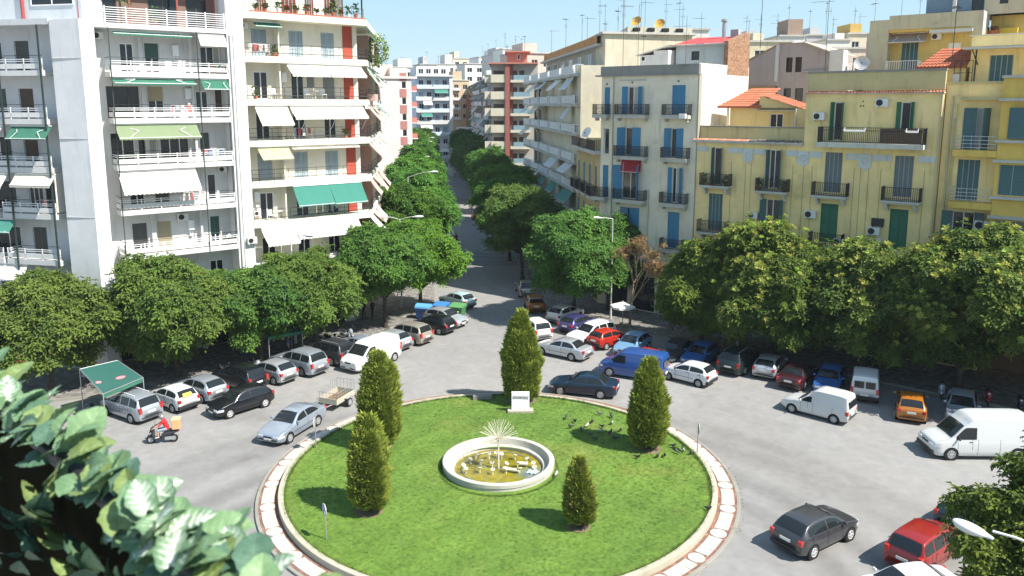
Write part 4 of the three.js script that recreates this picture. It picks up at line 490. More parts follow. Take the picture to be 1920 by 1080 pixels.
// ---------------------------------------------------------------- long yellow house
{
  const B = new Bld('yellow_house', 'long yellow old house with green shutters, white plaques and iron balconies', pR, uR, 10.2);
  M.yellow = plaster(1.0, .79, .385, true); M.yellow2 = plaster(.98, .77, .36, true); M.cornice = plaster(.62, .62, .58, true); M.plaque = plaster(.66, .70, .70);
  const holes = [], z = 0, W = (a, b, c, d, o) => { holes.push([a, b, c, d]); return B.window(a, b, c, d, z - .16, o); }, T1 = { type: 'closed', sh: M.shGrey, panes: 2 };
  const F2 = 12.92, F1 = 8.78;
  W(11.95, 12.65, F2, 16.2, { type: 'open', sh: M.shTeal, ang: [1.9, 1.9], panes: 1 }); W(16.98, 17.85, F2, 16.18, { type: 'open', sh: M.shTeal, ang: [1.9, 2.1] }); W(21.6, 22.95, F2, 16.15, T1); W(26.85, 28.2, F2, 16.08, T1);
  W(11.6, 12.92, F1, 12.1, { type: 'closed', sh: M.shTeal }); W(16.9, 18.0, F1 + .6, 11.98, { type: 'open', sh: M.shTeal, ang: [2.5, 2.5] }); W(21.5, 22.88, F1, 11.97, { type: 'closed', sh: M.shGreen }); W(26.8, 28.12, F1, 11.95, { type: 'closed', sh: M.shGreen });
  for (const x of [11.25, 16.8, 21.5, 26.8]) W(x, x + 1.5, 4.9, 8.0, { type: 'glass' }); const shops = [[11, 14], [14.6, 18], [19, 22.5], [23, 26], [26.6, 29.2]]; shops.forEach((a) => W(...a, .15, 3.5, { panes: 3, frame: M.darkMetal }));
  W(22.05, 22.75, 17.12, 20.15, { type: 'open', sh: M.shGreen, ang: [2.2, 1.7], panes: 1 }); W(27.0, 27.7, 17.7, 20.15, { type: 'open', sh: M.shGreen, ang: [2.4, 2.4], panes: 1 });
  B.wall('wall', 10.22, 19.78, 0, 16.72, z, holes, .22); B.wall('wall', 19.78, 29.85, 0, 20.8, z, holes, .22);
  B.shell('wall', 10.22, 19.78, 0, 16.72, z, -11); B.shell('wall', 19.78, 29.85, 0, 20.8, z, -11); B.flush('wall', M.yellow);
  { const g = B.gb('parapet'); g.box(10.25, 19.75, 16.95, 18.0, -.75, -.5); g.box(19.8, 29.85, 21.08, 22.45, -.4, -.1); B.flush('parapet', plaster(.64, .54, .28, true)); const c = B.gb('coping'); c.box(10.22, 19.78, 18.0, 18.1, -.8, -.42); c.box(19.78, 29.9, 22.45, 22.6, -.45, -.02); B.flush('coping', M.greyParapet); }
  { const g = B.gb('cornice'); g.box(9.95, 19.78, 16.72, 16.86, -.6, .42); g.box(9.98, 19.78, 16.6, 16.72, -.02, .3); g.box(19.8, 29.9, 20.78, 20.9, -.3, .26); B.flush('cornice', M.cornice); }
  // roof tiles along the cornices, one by one
  { const tg = cached('tile', () => { const g = new GB(); const n = 5; for (let i = 0; i < n; i++) { const a = Math.PI * i / n, b = Math.PI * (i + 1) / n; g.quad([Math.cos(a) * .1, Math.sin(a) * .075, .3], [Math.cos(a) * .085, Math.sin(a) * .07, -.25], [Math.cos(b) * .085, Math.sin(b) * .07, -.25], [Math.cos(b) * .1, Math.sin(b) * .075, .3]); } g.quad([-.1, 0, .3], [.1, 0, .3], [.07, .07, .3], [-.07, .07, .3]); return g; }); M.tile = [plaster(.52, .20, .13, true), plaster(.46, .17, .11, true), plaster(.58, .30, .22, true)]; M.tileOld = [plaster(.20, .17, .15, true), plaster(.14, .12, .11, true)]; const q = rng(17);
    for (let i = 0; i < 45; i++) { const x = 10.05 + i * .216, old = x > 15.2; const o = B.at('roof_tile', tg, old ? M.tileOld[i % 2] : M.tile[Math.floor(q() * 3)], x, 16.88 + (old ? q() * .05 : 0), .12 + (old ? q() * .1 : 0)); o.rotation.set(.24, old ? (q() - .5) * .6 : (q() - .5) * .05, 0); }
    for (let i = 0; i < 47; i++) { const o = B.at('roof_tile', tg, M.tile[Math.floor(q() * 3)], 19.9 + i * .2155, 20.92, .02); o.rotation.set(.24, (q() - .5) * .06, 0); } }
  // balconies on brackets
  const bal = (x0, x1, y, o = {}) => { const g = new GB(B.s0); g.box(x0, x1, y - .12, y, 0, .95).box(x0 + .06, x1 - .06, y - .24, y - .12, 0, .85); for (const x of [x0 + .25, x1 - .47]) { g.box(x, x + .22, y - .5, y - .24, 0, .7); g.box(x, x + .22, y - .8, y - .5, 0, .35); } const S = B.part('balcony', g, o.m || M.cornice); B.railing(S, x0 + .05, x1 - .05, y, 0, .9, 1.06, o.step || .14, M.blackMetal, { rails: [1.06, .1, .2], curl: o.curl, r: .017 }); return S; };
  bal(10.98, 13.75, 12.88, { curl: 1 }); bal(16.15, 18.88, 12.72, { curl: 1 }); bal(20.9, 23.66, 12.68); bal(26.22, 28.98, 12.64); bal(10.9, 13.65, 8.68, { curl: 1 }); bal(20.9, 23.55, 8.55);
  { const S = B.part('balcony', new GB(B.s0).box(21.1, 29.0, 16.62, 16.98, 0, 1.2), M.cornice, 'long top balcony'); B.railing(S, 21.25, 28.92, 16.98, 0, 1.15, 1.22, .135, M.blackMetal, { rails: [1.22, .1, .98] }); part('privacy_sheet', new GB(B.s0).box(25.9, 28.85, 17.1, 18.15, 1.1, 1.12), cloth(.20, .13, .085), S); }
  // plaques
  for (const [a, b, c, d] of [[10.35, 11.4, 15.83, 16.27], [13.25, 14.55, 15.79, 16.22], [15.59, 16.6, 15.75, 16.2], [18.36, 19.31, 15.71, 16.19], [20.38, 21.34, 15.64, 16.16], [23.16, 24.19, 15.62, 16.12], [25.22, 26.64, 15.62, 16.09], [28.47, 29.75, 15.63, 16.11]]) { B.part('plaque', new GB(B.s0).box(a, b, c, d, 0, .05).box(a + .08, b - .08, c + .08, d - .08, .05, .075), M.plaque); }
  for (const [a, b, c, d] of [[14.62, 15.48, 15.17, 16.19], [19.38, 20.28, 15.09, 16.15], [24.19, 25.14, 15.04, 16.12]]) { const g = new GB(B.s0), m = (a + b) / 2; g.box(a, b, c, d, 0, .07); g.box(m - .16, m + .16, c - .22, c, 0, .06); const w = new THREE.TorusGeometry(.24, .05, 6, 18); g.add(w, T(m, (c + d) / 2, .08)); g.add(new THREE.SphereGeometry(.1, 10, 8), T(m, (c + d) / 2, .07, 0, 0, 0, [1, 1, .5])); B.part('plaque', g, M.plaque); }
  // pilaster lines and drain pipes
  { const g = B.gb('pilaster_line'); for (const x of [13.6, 14.9, 15.4, 19.0, 19.9, 20.6, 23.9, 24.4, 25.0, 25.9, 29.0]) g.box(x - .022, x + .022, 5, 15.0, 0, .014); B.flush('pilaster_line', plaster(.50, .39, .16, true)); const p = B.gb('downpipe'); p.bar([29.78, 3, .1], [29.78, 20.7, .1], .07, .07, 7); B.flush('downpipe', plaster(.62, .56, .35)); }
  for (const [x, y, s] of [[15.85, 10.5, 1], [20.75, 11.0, 1.1], [25.75, 10.1, 1.1], [20.95, 19.02, 1.05], [25.65, 20.1, 1.08]]) B.ac(x, y, 0, s); { const o = B.ac(25.96, 10.82, -.12, 1.05); o.userData.label = 'dark old unit above a newer one'; o.material = M.darkMetal; } B.ac(25.95, 9.3, -.15, .9); { const o = B.ac(23.2, 9.0, .3, .9); }
  for (const [x, y] of [[24.2, 20.2], [24.05, 19.85], [24.25, 19.85]]) B.gb('vent').box(x - .05, x + .05, y - .05, y + .05, 0, .03); B.flush('vent', M.dark);
  scene.updateMatrixWorld(true);
  for (const [x, y, l] of [[11.3, 12.88, 'round clipped pot plant at the left of the highest small balcony by the blue house'], [12.3, 12.88, 'leafy pot in the middle of the first small balcony by the blue house'], [13.4, 12.88, 'leafy pot at the right of the first small balcony by the blue house'], [16.45, 12.72, 'round pot plant at the left of the second small yellow house balcony'], [18.55, 12.72, 'leafy pot at the right of the second small yellow house balcony']]) potted(B, x, y, .6, l, { s: 1.1, tall: 1.3 });
  // folding clothes airers on the long balcony
  for (const [x, l] of [[24.1, 'white folding clothes airer hooked on the left of the long top balcony'], [28.2, 'white folding clothes airer hooked on the right of the long top balcony']]) { const w = at(pR, uR, nR, x, 1.3, 17.9), t = thing('clothes_airer', l, 'clothes airer', [w.x, w.y, w.z], Math.atan2(-uR.z, uR.x)); const g = new GB(), n = l.includes('left') ? .75 : .4; g.path([[-n, .3, 0], [-n, 0, .1], [n, 0, .1], [n, .3, 0]], .03, 5); for (let i = 0; i < 4; i++) g.bar([-n, .04 + i * .03, .1 + i * .1], [n, .04 + i * .03, .1 + i * .1], .012, .012, 4); g.bar([-n, 0, .1], [-n, .15, .45], .02, .02, 4); g.bar([n, 0, .1], [n, .15, .45], .02, .02, 4); part('frame', g, M.whiteFrame, t); }
  // roof house with tiled roofs behind the low parapet
  { const H = new Bld('roof_house', 'small yellow house with red tiled roofs standing behind the low yellow parapet', at(pR, uR, nR, 11.7, -3.5), uR, 0); H.root.position.y = 16.72; const hh = [[3.75, 4.95, .7, 2.45]]; H.wall('wall', 0, 7.9, 0, 3.1, 0, hh, .15); H.shell('wall', 0, 7.9, 0, 3.1, 0, -4); const g0 = H.gb('wall'); g0.prism([[3.0, .3], [6.2, .3], [6.2, -3], [3.0, -3]], 3.02, 3.1); g0.tri([2.9, 2.95, .45], [6.5, 2.95, .45], [2.95, 4.0, .45]); g0.tri([2.9, 2.95, .4], [2.95, 4.0, .4], [6.5, 2.95, .4]); g0.box(6.4, 8.05, 0, 2.9, -3, .9); H.flush('wall', plaster(.74, .60, .30)); H.window(...hh[0], -.1, {});
    H.gb('lean_to').box(-1.5, -.05, 0, 1.2, -2.5, .3); H.flush('lean_to', M.white); H.gb('post').box(-.12, .05, 0, 3.0, .3, .45); H.gb('post').box(6.3, 6.42, 0, 2.9, .9, 1.0); H.flush('post', M.white); H.gb('awning_board').box(2.6, 6.2, 2.68, 2.76, 0, .7); H.flush('awning_board', M.stoneSlab);
    // courses of tiles, real rolls
    const roofM = plaster(.50, .17, .095, true); tileRoof(H, [-1, 3.0, .6], [3.1, 3.0, .6], [.6, 4.65, -3.2], [3.4, 4.65, -3.2], 17, 8, roofM); tileRoof(H, [6.9, 2.85, .8], [6.9, 2.85, -3.4], [2.9, 4.1, .8], [2.9, 4.1, -3.4], 17, 8, roofM); }
}
// ---------------------------------------------------------------- yellow house at the far right with bay
{
  const B = new Bld('bay_house', 'yellow house at the right with shuttered bay, recessed balconies and dark teal shutters', pR, uR, 29.9);
  M.ochre = plaster(.80, .56, .14, true); const z = -.5, holes = [], W = (a, b, c, d, o) => { holes.push([a, b, c, d]); return B.window(a, b, c, d, z - .14, o); };
  W(31.2, 32.9, 16.72, 19.72, { type: 'half', sh: M.shTeal, ang: [.1, 1.2], curtain: true }); W(31.1, 32.55, 12.92, 15.95, { type: 'closed', sh: M.shTeal }); W(31.05, 32.5, 8.9, 12.1, { type: 'half', sh: M.shTeal, ang: [2.9, 2.7] }); W(31.1, 32.5, 5, 8, {}); W(30.6, 33.4, .2, 3.5, { panes: 3, frame: M.darkMetal });
  B.wall('wall', 29.92, 33.65, 0, 21.5, z, holes, .2); B.shell('wall', 29.92, 48, 0, 21.5, z, -11); B.flush('wall', M.yellow);
  { const g = B.gb('band'); g.box(29.9, 33.66, 21.45, 21.62, z - .2, z + .14); g.box(31.0, 33.64, 20.3, 20.5, z, z + .7); B.flush('band', plaster(.64, .54, .28, true)); }
  // the projecting bay
  const hb = [], Wb = (a, b, c, d, o) => { hb.push([a, b, c, d]); return B.window(a, b, c, d, .55 - .1, o); };
  Wb(34.2, 36.6, 17.6, 19.75, { type: 'half', sh: M.shTeal, ang: [.3, .2] }); Wb(33.95, 37.2, 13.6, 15.75, { type: 'closed', sh: M.shTeal }); Wb(33.95, 37.2, 9.6, 11.75, { type: 'roller', f: .98, sh: M.rollerGrey, panes: 3 });
  B.wall('bay', 33.65, 48, 4.2, 21.85, .55, hb, .2); { const g = B.gb('bay'); g.quad([33.65, 4.2, z], [33.65, 4.2, .55], [33.65, 21.85, .55], [33.65, 21.85, z]); g.quad([33.65, 21.85, .55], [48, 21.85, .55], [48, 21.85, -3], [33.65, 21.85, -3]); g.quad([33.65, 4.2, z], [48, 4.2, z], [48, 4.2, .55], [33.65, 4.2, .55]); } B.flush('bay', M.ochre);
  for (const y of [17.3, 15.9, 13.3, 11.9, 9.3, 20.2]) B.gb('sill_band').box(33.5, 48, y, y + .2, .5, .85); B.gb('sill_band').box(33.55, 48, 21.8, 21.98, .4, .72); B.flush('sill_band', M.stoneSlab);
  for (const y of [16.7, 12.9, 8.85]) { const S = B.part('balcony', new GB(B.s0).box(30.85, 33.64, y - .45, y, z, .6), M.ochre); B.railing(S, 30.95, 33.6, y, z, .55, 1.0, .55, M.greyMetal, { rails: [1.0, .72, .46, .2], r: .012 }); }
  B.ac(33.05, 11.2, z - .05, 1.15);
  { const g = B.gb('downpipe'); g.bar([30.4, 3, z + .1], [30.4, 20.6, z + .1], .07, .07, 7); g.bar([30.62, 3, z + .08], [30.62, 19, z + .08], .025, .025, 5); g.bar([30.75, 14, z + .08], [30.75, 20, z + .08], .025, .025, 5); B.flush('downpipe', plaster(.58, .52, .34)); }
  // set-back top storey
  const H = new Bld('top_storey', 'set-back top storey with dark teal doors and a white canopy at the upper right', at(pR, uR, nR, 30.9, -2.8), uR, 0); H.root.position.y = 21.5; const hh = [[1.3, 2.75, .02, 2.05]]; H.wall('wall', 0, 14, 0, 2.5, 0, hh, .15); H.shell('wall', 0, 14, 0, 2.5, 0, -7); H.gb('wall').box(-.1, 14, 2.75, 3.5, -7, -.4); H.flush('wall', M.yellow2); H.window(...hh[0], -.1, { type: 'closed', sh: M.shTeal }); H.gb('canopy').box(-.4, 14, 2.5, 2.62, -.3, 1.3); H.flush('canopy', M.white); H.gb('parapet_top').box(-.3, 14, 3.5, 3.62, -7, -.3); H.flush('parapet_top', plaster(.72, .64, .40));
  { const s = H.gb('strut'); s.bar([.5, 1.4, 0], [.2, 2.5, .9], .04, .04, 5); s.bar([.35, 0, .02], [.35, 2.5, .02], .05, .05, 5); H.flush('strut', M.darkMetal); }
  // tiled lean-to left of it with an iron stair cage
  const L = new Bld('tiled_shed', 'shed with red tiled roof and iron cage on the roof beside the top storey', at(pR, uR, nR, 27.3, -2.6), uR, 0); L.root.position.y = 21.0; { const g = L.gb('wall'); g.box(.3, 3.4, 0, 1.75, -3, 0); L.flush('wall', M.yellow2); tileRoof(L, [0, 1.75, .35], [3.5, 1.75, .35], [1.2, 3.25, -2.3], [3.6, 3.25, -2.3], 14, 7, plaster(.44, .14, .075, true)); const c = L.gb('iron_cage'); for (const x of [2.7, 3.1, 3.5, 3.9]) c.bar([x, .3, .5], [x, 2.2, .5], .025, .025, 4); for (const y of [.4, 1.3, 2.2]) c.bar([2.7, y, .5], [3.9, y, .5], .02, .02, 4); L.flush('iron_cage', M.blackMetal); const w2 = L.gb('end_pier'); w2.box(2.65, 3.1, .3, 1.2, .2, .6); L.flush('end_pier', M.white); }
}
// ---------------------------------------------------------------- houses along the street and the roofs beyond
{ // white balcony block on the right of the street
  const far = V(2.2, 0, -135), u = V(.119, 0, .993).normalize(), L = 44.3, B = new Bld('balcony_block', 'tall block with white balconies and a beige blank end wall, right of the street', far, u, 0), q = rng(202), hs = [];
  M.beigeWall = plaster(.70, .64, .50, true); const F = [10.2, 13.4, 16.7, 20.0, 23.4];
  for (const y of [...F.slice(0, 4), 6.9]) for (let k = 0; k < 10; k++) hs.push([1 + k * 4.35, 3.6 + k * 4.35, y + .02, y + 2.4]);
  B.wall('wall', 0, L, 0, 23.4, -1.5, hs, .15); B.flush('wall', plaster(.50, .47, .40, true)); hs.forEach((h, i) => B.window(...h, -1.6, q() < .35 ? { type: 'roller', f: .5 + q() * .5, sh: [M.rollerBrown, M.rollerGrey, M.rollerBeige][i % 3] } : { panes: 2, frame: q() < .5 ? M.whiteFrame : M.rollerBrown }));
  for (const y of [6.9, ...F]) for (let k = 0; k < 5; k++) { const a = .3 + k * 8.8, b = a + 8.4, S = B.part('balcony', new GB().box(a, b, y - .28, y, -1.5, .35), M.concrete); part('parapet_panel', new GB().box(a, b - 1.6, y + .06, y + .98, .25, .32), M.whiteTrim, S); B.railing(S, b - 1.6, b, y, -.6, .3, 1.0, .2, M.whiteFrame, {}); if (y < 23 && q() < .62) B.awning(a + .3 + q() * 2, a + 4.2 + q() * 3, y + 3.0, 0, .9 + q() * .5, .9 + q() * .6, [M.clGrey, M.clWhite, M.clTeal, M.clGrey, M.clBeige][Math.floor(q() * 5)], { val: .12, spread: .03 }); }
  { const g = B.gb('end_wall'), d = (x, z) => [L + (x - 7.5) * .119 + (z + 91) * .993, (x - 7.5) * -.993 + (z + 91) * .119]; const lo = (x, z) => { const dx = x - far.x, dz = z - far.z; return [dx * u.x + dz * u.z, dx * -u.z + dz * u.x]; };
    g.prism([[7.75, -91], [10.4, -91], [10.4, -130], [4.5, -130]].map((a) => lo(...a)), 0, 24.3); g.prism([[10.4, -90.98], [20.5, -93], [20.5, -125], [8, -125]].map((a) => lo(...a)), 0, 27.8); B.flush('end_wall', M.beigeWall);
    const r = B.gb('roof_block'); r.prism([[13, -92], [20.7, -94], [20.7, -108], [13, -106]].map((a) => lo(...a)), 27.8, 28.6); B.flush('roof_block', plaster(.52, .50, .44, true)); const e = B.gb('roof_slab'); e.prism([[10.0, -90.6], [20.9, -92.7], [20.9, -125], [7.6, -125]].map((a) => lo(...a)), 27.7, 27.95); B.flush('roof_slab', M.stoneSlab); for (let i = 0; i < 4; i++) { const a = lo(14 + i * 1.7, -92 - i * .42); B.gb('vent_opening').box(a[0] - .3, a[0] + .3, 28.05, 28.45, a[1] - .35, a[1] + .35); } B.flush('vent_opening', M.dark);
    const t = B.gb('attic'); t.box(2, L - 3, 23.6, 26.6, -6, -3.2); B.flush('attic', plaster(.45, .43, .38, true)); const o = B.gb('orange_sheet'); for (let i = 0; i < 40; i++) o.box(4 + i * .95, 4.9 + i * .95, 26.7, 27.75, -2.6, -2.5); B.flush('orange_sheet', plaster(.62, .30, .11, true)); const c = B.gb('attic_roof'); c.box(2, L - 1, 26.5, 26.75, -7, -2.2); B.flush('attic_roof', M.stoneSlab); }
  for (let k = 0; k < 6; k++) B.window(4 + k * 6, 6.4 + k * 6, 23.8, 26, -3.15, {});
  satDish([14.2, 28.65, -93.2], .62, -.7, { color: rgb(.62, .34, .06), roughness: .6 }, 'rusty orange satellite dish, the left one on the beige roof'); satDish([17.0, 28.45, -94.0], .62, -.5, { color: rgb(.60, .33, .06), roughness: .6 }, 'rusty orange satellite dish, the right one on the beige roof');
}
{ // red and cream block
  const B = new Bld('red_cream_block', 'red and cream block with solid cream balconies and one red pillar', V(-4.0, 0, -156), V(1, 0, 0), 0), hs = [];
  for (let i = 0; i < 6; i++) { const y = 11.4 + i * 3.2 - 3.2; hs.push([.4, 2.4, y, y + 2.2], [4.1, 5.0, y, y + 2.2], [5.4, 6.4, y, y + 2.2]); }
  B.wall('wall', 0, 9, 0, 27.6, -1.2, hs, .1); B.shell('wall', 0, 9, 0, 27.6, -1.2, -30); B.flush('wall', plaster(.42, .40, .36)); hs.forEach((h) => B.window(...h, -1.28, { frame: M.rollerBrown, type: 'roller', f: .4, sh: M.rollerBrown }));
  for (let i = 0; i < 6; i++) { const y = 11.3 + i * 3.2 - 3.2; const S = B.part('balcony', new GB().box(-.1, 2.7, y, y + 1.5, -1.2, 0).box(-1.3, -.1, y, y + 1.5, -3.5, -.6), plaster(.66, .60, .47)); B.part('balcony', new GB().box(3.7, 7.6, y, y + .5, -1.2, .1), plaster(.66, .60, .47)); B.part('glass_parapet', new GB().box(4.3, 7.5, y + .5, y + 1.4, .0, .04), mat({ color: rgb(.22, .33, .38), roughness: .2 })); B.part('red_panel', new GB().box(3.4, 4.2, y + 1.5, y + 3.2, -1.2, -1.0), plaster(.36, .13, .10)); }
  B.part('red_pillar', new GB().box(2.7, 3.55, 0, 27.6, -1.3, .15), plaster(.36, .12, .09)); const r = B.gb('eave'); r.box(-.5, 9, 27.6, 27.85, -30, .4); r.box(3, 7, 27.85, 30, -12, -4); r.box(2.6, 7.6, 30, 30.25, -12.5, -3.2); B.flush('eave', plaster(.52, .22, .16)); B.window(5, 5.6, 28.6, 29.6, -3.95, { panes: 1 });
}
{ // shaded row with crowded balconies further down
  const far = V(-14.5, 0, -275), u = V(9.5, 0, 95).normalize(), L = 95.5, B = new Bld('crowded_balcony_row', 'long shaded row of crowded grey balconies far down the right of the street', far, u, 0), q = rng(303);
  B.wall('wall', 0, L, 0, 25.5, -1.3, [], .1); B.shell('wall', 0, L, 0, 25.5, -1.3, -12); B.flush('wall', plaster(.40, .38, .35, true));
  for (let f = 0; f < 7; f++) { const y = 4.2 + f * 3.1; for (let k = 0; k < 11; k++) { const a = k * 8.6 + .4, b = a + 7.6; const S = B.part('balcony', new GB().box(a, b, y - .2, y, -1.3, .3 + q() * .4), [M.concrete, M.white, plaster(.42, .2, .15), M.whiteGrey][Math.floor(q() * 4)]); part('parapet_panel', new GB().box(a, b, y, y + .95, .2, .26), [M.whiteGrey, M.greyMetal, plaster(.35, .14, .1), M.shPale][Math.floor(q() * 4)], S); B.window(a + 1, a + 3.4, y, y + 2.3, -1.22, {}); if (q() < .7) B.awning(a + q() * 2, a + 4 + q() * 3, y + 2.8, 0, 1 + q() * .6, .8 + q() * .8, [M.clGrey, M.clWhite, M.clBeige, M.clPink, M.clTeal][Math.floor(q() * 5)], { val: .1, spread: .02 }); if (q() < .5) B.slab(b, b + .15, y, y + 2.6, -1.3, .3, M.whiteGrey, 'balcony_screen'); } }
  B.slab(0, L, 25.5, 25.8, -12, .8, M.stoneSlab, 'roof_slab'); for (let k = 0; k < 6; k++) B.slab(6 + k * 15, 12 + k * 15, 25.8, 27.6 + (k % 3), -9, -3, M.white, 'roof_hut');
}
{ // pale pink block on the left of the street
  const B = new Bld('pink_block', 'pale pink block with a red and white window strip on the left of the street', V(-35.4, 0, -150.5), V(1, 0, -.34).normalize(), 0), hs = [];
  for (let i = 0; i < 8; i++) hs.push([15.0, 15.85, 1.6 + i * 3.05, 2.9 + i * 3.05]);
  B.wall('wall', 0, 16.9, 0, 24.8, 0, hs, .15); B.shell('wall', 0, 16.9, 0, 24.8, 0, -22); B.flush('wall', plaster(.80, .68, .62)); hs.forEach((h) => B.window(...h, -.1, { panes: 1 })); hs.forEach((h, i) => B.part('red_panel', new GB().box(14.6, 15.95, h[3] + .1, h[3] + 1.65, 0, .05), plaster(.46, .20, .18)));
  for (let i = 0; i < 8; i++) for (let k = 0; k < 3; k++) { const y = 1.0 + i * 3.05, z = -1 - k * 7; const S = B.part('balcony', new GB().box(16.9, 18.2, y, y + .2, z - 5.5, z), M.white); part('parapet_panel', new GB().box(18.12, 18.2, y + .2, y + 1.1, z - 5.5, z).box(16.9, 18.2, y + .2, y + 1.1, z - .06, z), k % 2 ? plaster(.72, .5, .45) : plaster(.6, .2, .16), S); }
  B.slab(-.2, 18, 24.8, 25.2, -22, .3, plaster(.82, .72, .66), 'roof_slab'); B.slab(4, 14, 25.2, 27.6, -10, -4, plaster(.78, .66, .58), 'roof_hut'); B.slab(13.2, 16.6, 25.2, 26.9, -6, -2, plaster(.76, .60, .52), 'roof_hut');
}
{ // blue white block closing the view
  const B = new Bld('pale_blue_block', 'pale blue and white block closing the far left end of the street', V(-26.0, 0, -220), V(1, 0, -.28).normalize(), 0), q = rng(31), hs = [];
  for (let i = 0; i < 8; i++) for (let k = 0; k < 4; k++) hs.push([.8 + k * 2.2, 2.1 + k * 2.2, 2 + i * 3.2, 4.1 + i * 3.2]);
  B.wall('wall', 0, 9.2, 0, 27.4, -1, hs, .15); B.shell('wall', 0, 9.9, 0, 27.4, -1, -16); B.flush('wall', plaster(.60, .67, .74)); hs.forEach((h, i) => B.window(...h, -1.08, i % 3 ? {} : { type: 'roller', f: .6, sh: M.shPale }));
  for (let i = 0; i < 8; i++) { const y = 1.9 + i * 3.2; const S = B.part('balcony', new GB().box(0, 9.1, y - .2, y, -1, .2), M.white); part('parapet_panel', new GB().box(0, 4.2, y, y + .9, .12, .2).box(4.6, 9.1, y, y + .9, .12, .2), i % 2 ? plaster(.62, .72, .82) : M.white, S); if (q() < .8) B.awning(.3 + q() * 2, 4.2, y + 2.9, 0, .9, 1.0, [M.clTeal, M.clWhite][i % 2], { val: .1, spread: 0 }); if (q() < .6) B.awning(4.9, 8.6, y + 2.9, 0, .9, 1.0, [M.clTeal, M.clWhite, M.clGrey][i % 3], { val: .1, spread: 0 }); }
  B.part('end_pier', new GB().box(9.1, 10, 0, 27.4, -1, .3), M.white); B.slab(-.3, 10.1, 27.4, 27.8, -16, .6, M.white, 'roof_slab'); B.slab(.5, 9.5, 27.8, 30.2, -14, -2.5, plaster(.72, .74, .76), 'attic'); for (let k = 0; k < 4; k++) B.window(1 + k * 2.1, 2.4 + k * 2.1, 28.2, 29.6, -2.46, {});
}
function farBlock(x0, x1, top, z, depth, color, label, o = {}) { // plain distant block with its windows, roof edge and hut
  const B = new Bld('distant_block', label, V(x0, 0, z), V(1, 0, o.turn ?? (x0 < 20 ? -.32 : 0)).normalize(), 0), w = x1 - x0, hs = [], n = Math.max(1, Math.floor(w / 2.4)); for (let y = top - 2.8; y > Math.max(2, top - (o.rows || 4) * 3.1); y -= 3.1) for (let k = 0; k < n; k++) hs.push([w * (k + .25) / n, w * (k + .75) / n, y, y + 1.5]);
  B.wall('wall', 0, w, 0, top, 0, hs, .2); B.shell('wall', 0, w, 0, top, 0, -depth); B.flush('wall', plaster(...color, o.old)); hs.forEach((h) => B.window(...h, -.14, { panes: h[1] - h[0] > 1 ? 2 : 1 })); B.slab(-.2, w + .2, top, top + .3, -depth, .25, M.stoneSlab, 'roof_slab'); if (o.hut) { B.slab(w * o.hut[0], w * o.hut[1], top + .3, top + o.hut[2], -depth * .7, -.8, plaster(...(o.hc || color)), 'roof_hut'); } if (o.bal) for (const h of hs.filter((_, i) => i % 2 === 0)) { const S = B.slab(h[0] - .5, h[1] + .5, h[2] - .4, h[2] - .2, 0, .9, M.white); part('parapet_panel', new GB().box(h[0] - .5, h[1] + .5, h[2] - .2, h[2] + .5, .82, .88), M.white, S); } return B;
}
const cW = [.74, .72, .66], cC = [.70, .62, .46], cG = [.55, .55, .54], cP = [.66, .54, .46], cY = [.70, .60, .34], cO = [.58, .44, .30];
farBlock(-19.5, -13.6, 27.5, -262, 14, cO, 'orange and cream block peeping between the pale blue block and the grey balcony row', { bal: 1, hut: [.1, .6, 3] });
farBlock(-36, -26, 30.5, -236, 14, cW, 'off white block whose roof shows behind the pale pink block', { hut: [.3, .7, 2.6] }); farBlock(-34, -27.5, 34.4, -300, 14, cG, 'grey block showing above the left half of the pale blue block', { hut: [.2, .5, 3] }); farBlock(-30, -22.5, 35.5, -322, 14, cW, 'white block showing above the right half of the pale blue block', { hut: [.5, .9, 4] });
farBlock(-25, -18, 39, -345, 14, cC, 'far cream block at the very end of the street, highest on the skyline there', { hut: [.1, .4, 3] }); farBlock(-16.5, -9.5, 33.8, -284, 12, cW, 'bright white block above the far end of the grey balcony row', { rows: 3 }); farBlock(-12.4, -4.5, 37.2, -304, 14, [.80, .79, .77], 'tallest bright white block above the grey balcony row', { rows: 5, hut: [.6, .95, 3] });
farBlock(-6, 5, 35.6, -262, 14, cG, 'grey white roofs behind the red and cream block', { hut: [.1, .3, 2.4] }); farBlock(-2.6, 3.4, 35.4, -232, 10, cW, 'off white roof storey right behind the red and cream block', {}); farBlock(1.0, 9, 30.6, -172, 12, cP, 'pinkish roof storey behind the orange sheeted attic', { hut: [.2, .6, 2.2] });
farBlock(28.1, 34, 32.6, -141, 10, cW, 'white block behind the brick gable of the red roofed hut'); farBlock(36.3, 41, 30.9, -151, 12, cC, 'cream block rising behind the left slope of the mauve house', { old: 1 }); farBlock(38.2, 45, 29.8, -131, 10, cC, 'worn cream block with a ragged roof left of the mauve house tower', { old: 1, hut: [.1, .35, 1.5] }); farBlock(43.2, 49, 32.4, -162, 12, cG, 'grey block far behind the mauve house, left of the brown hut', { hut: [.6, .9, 2] });
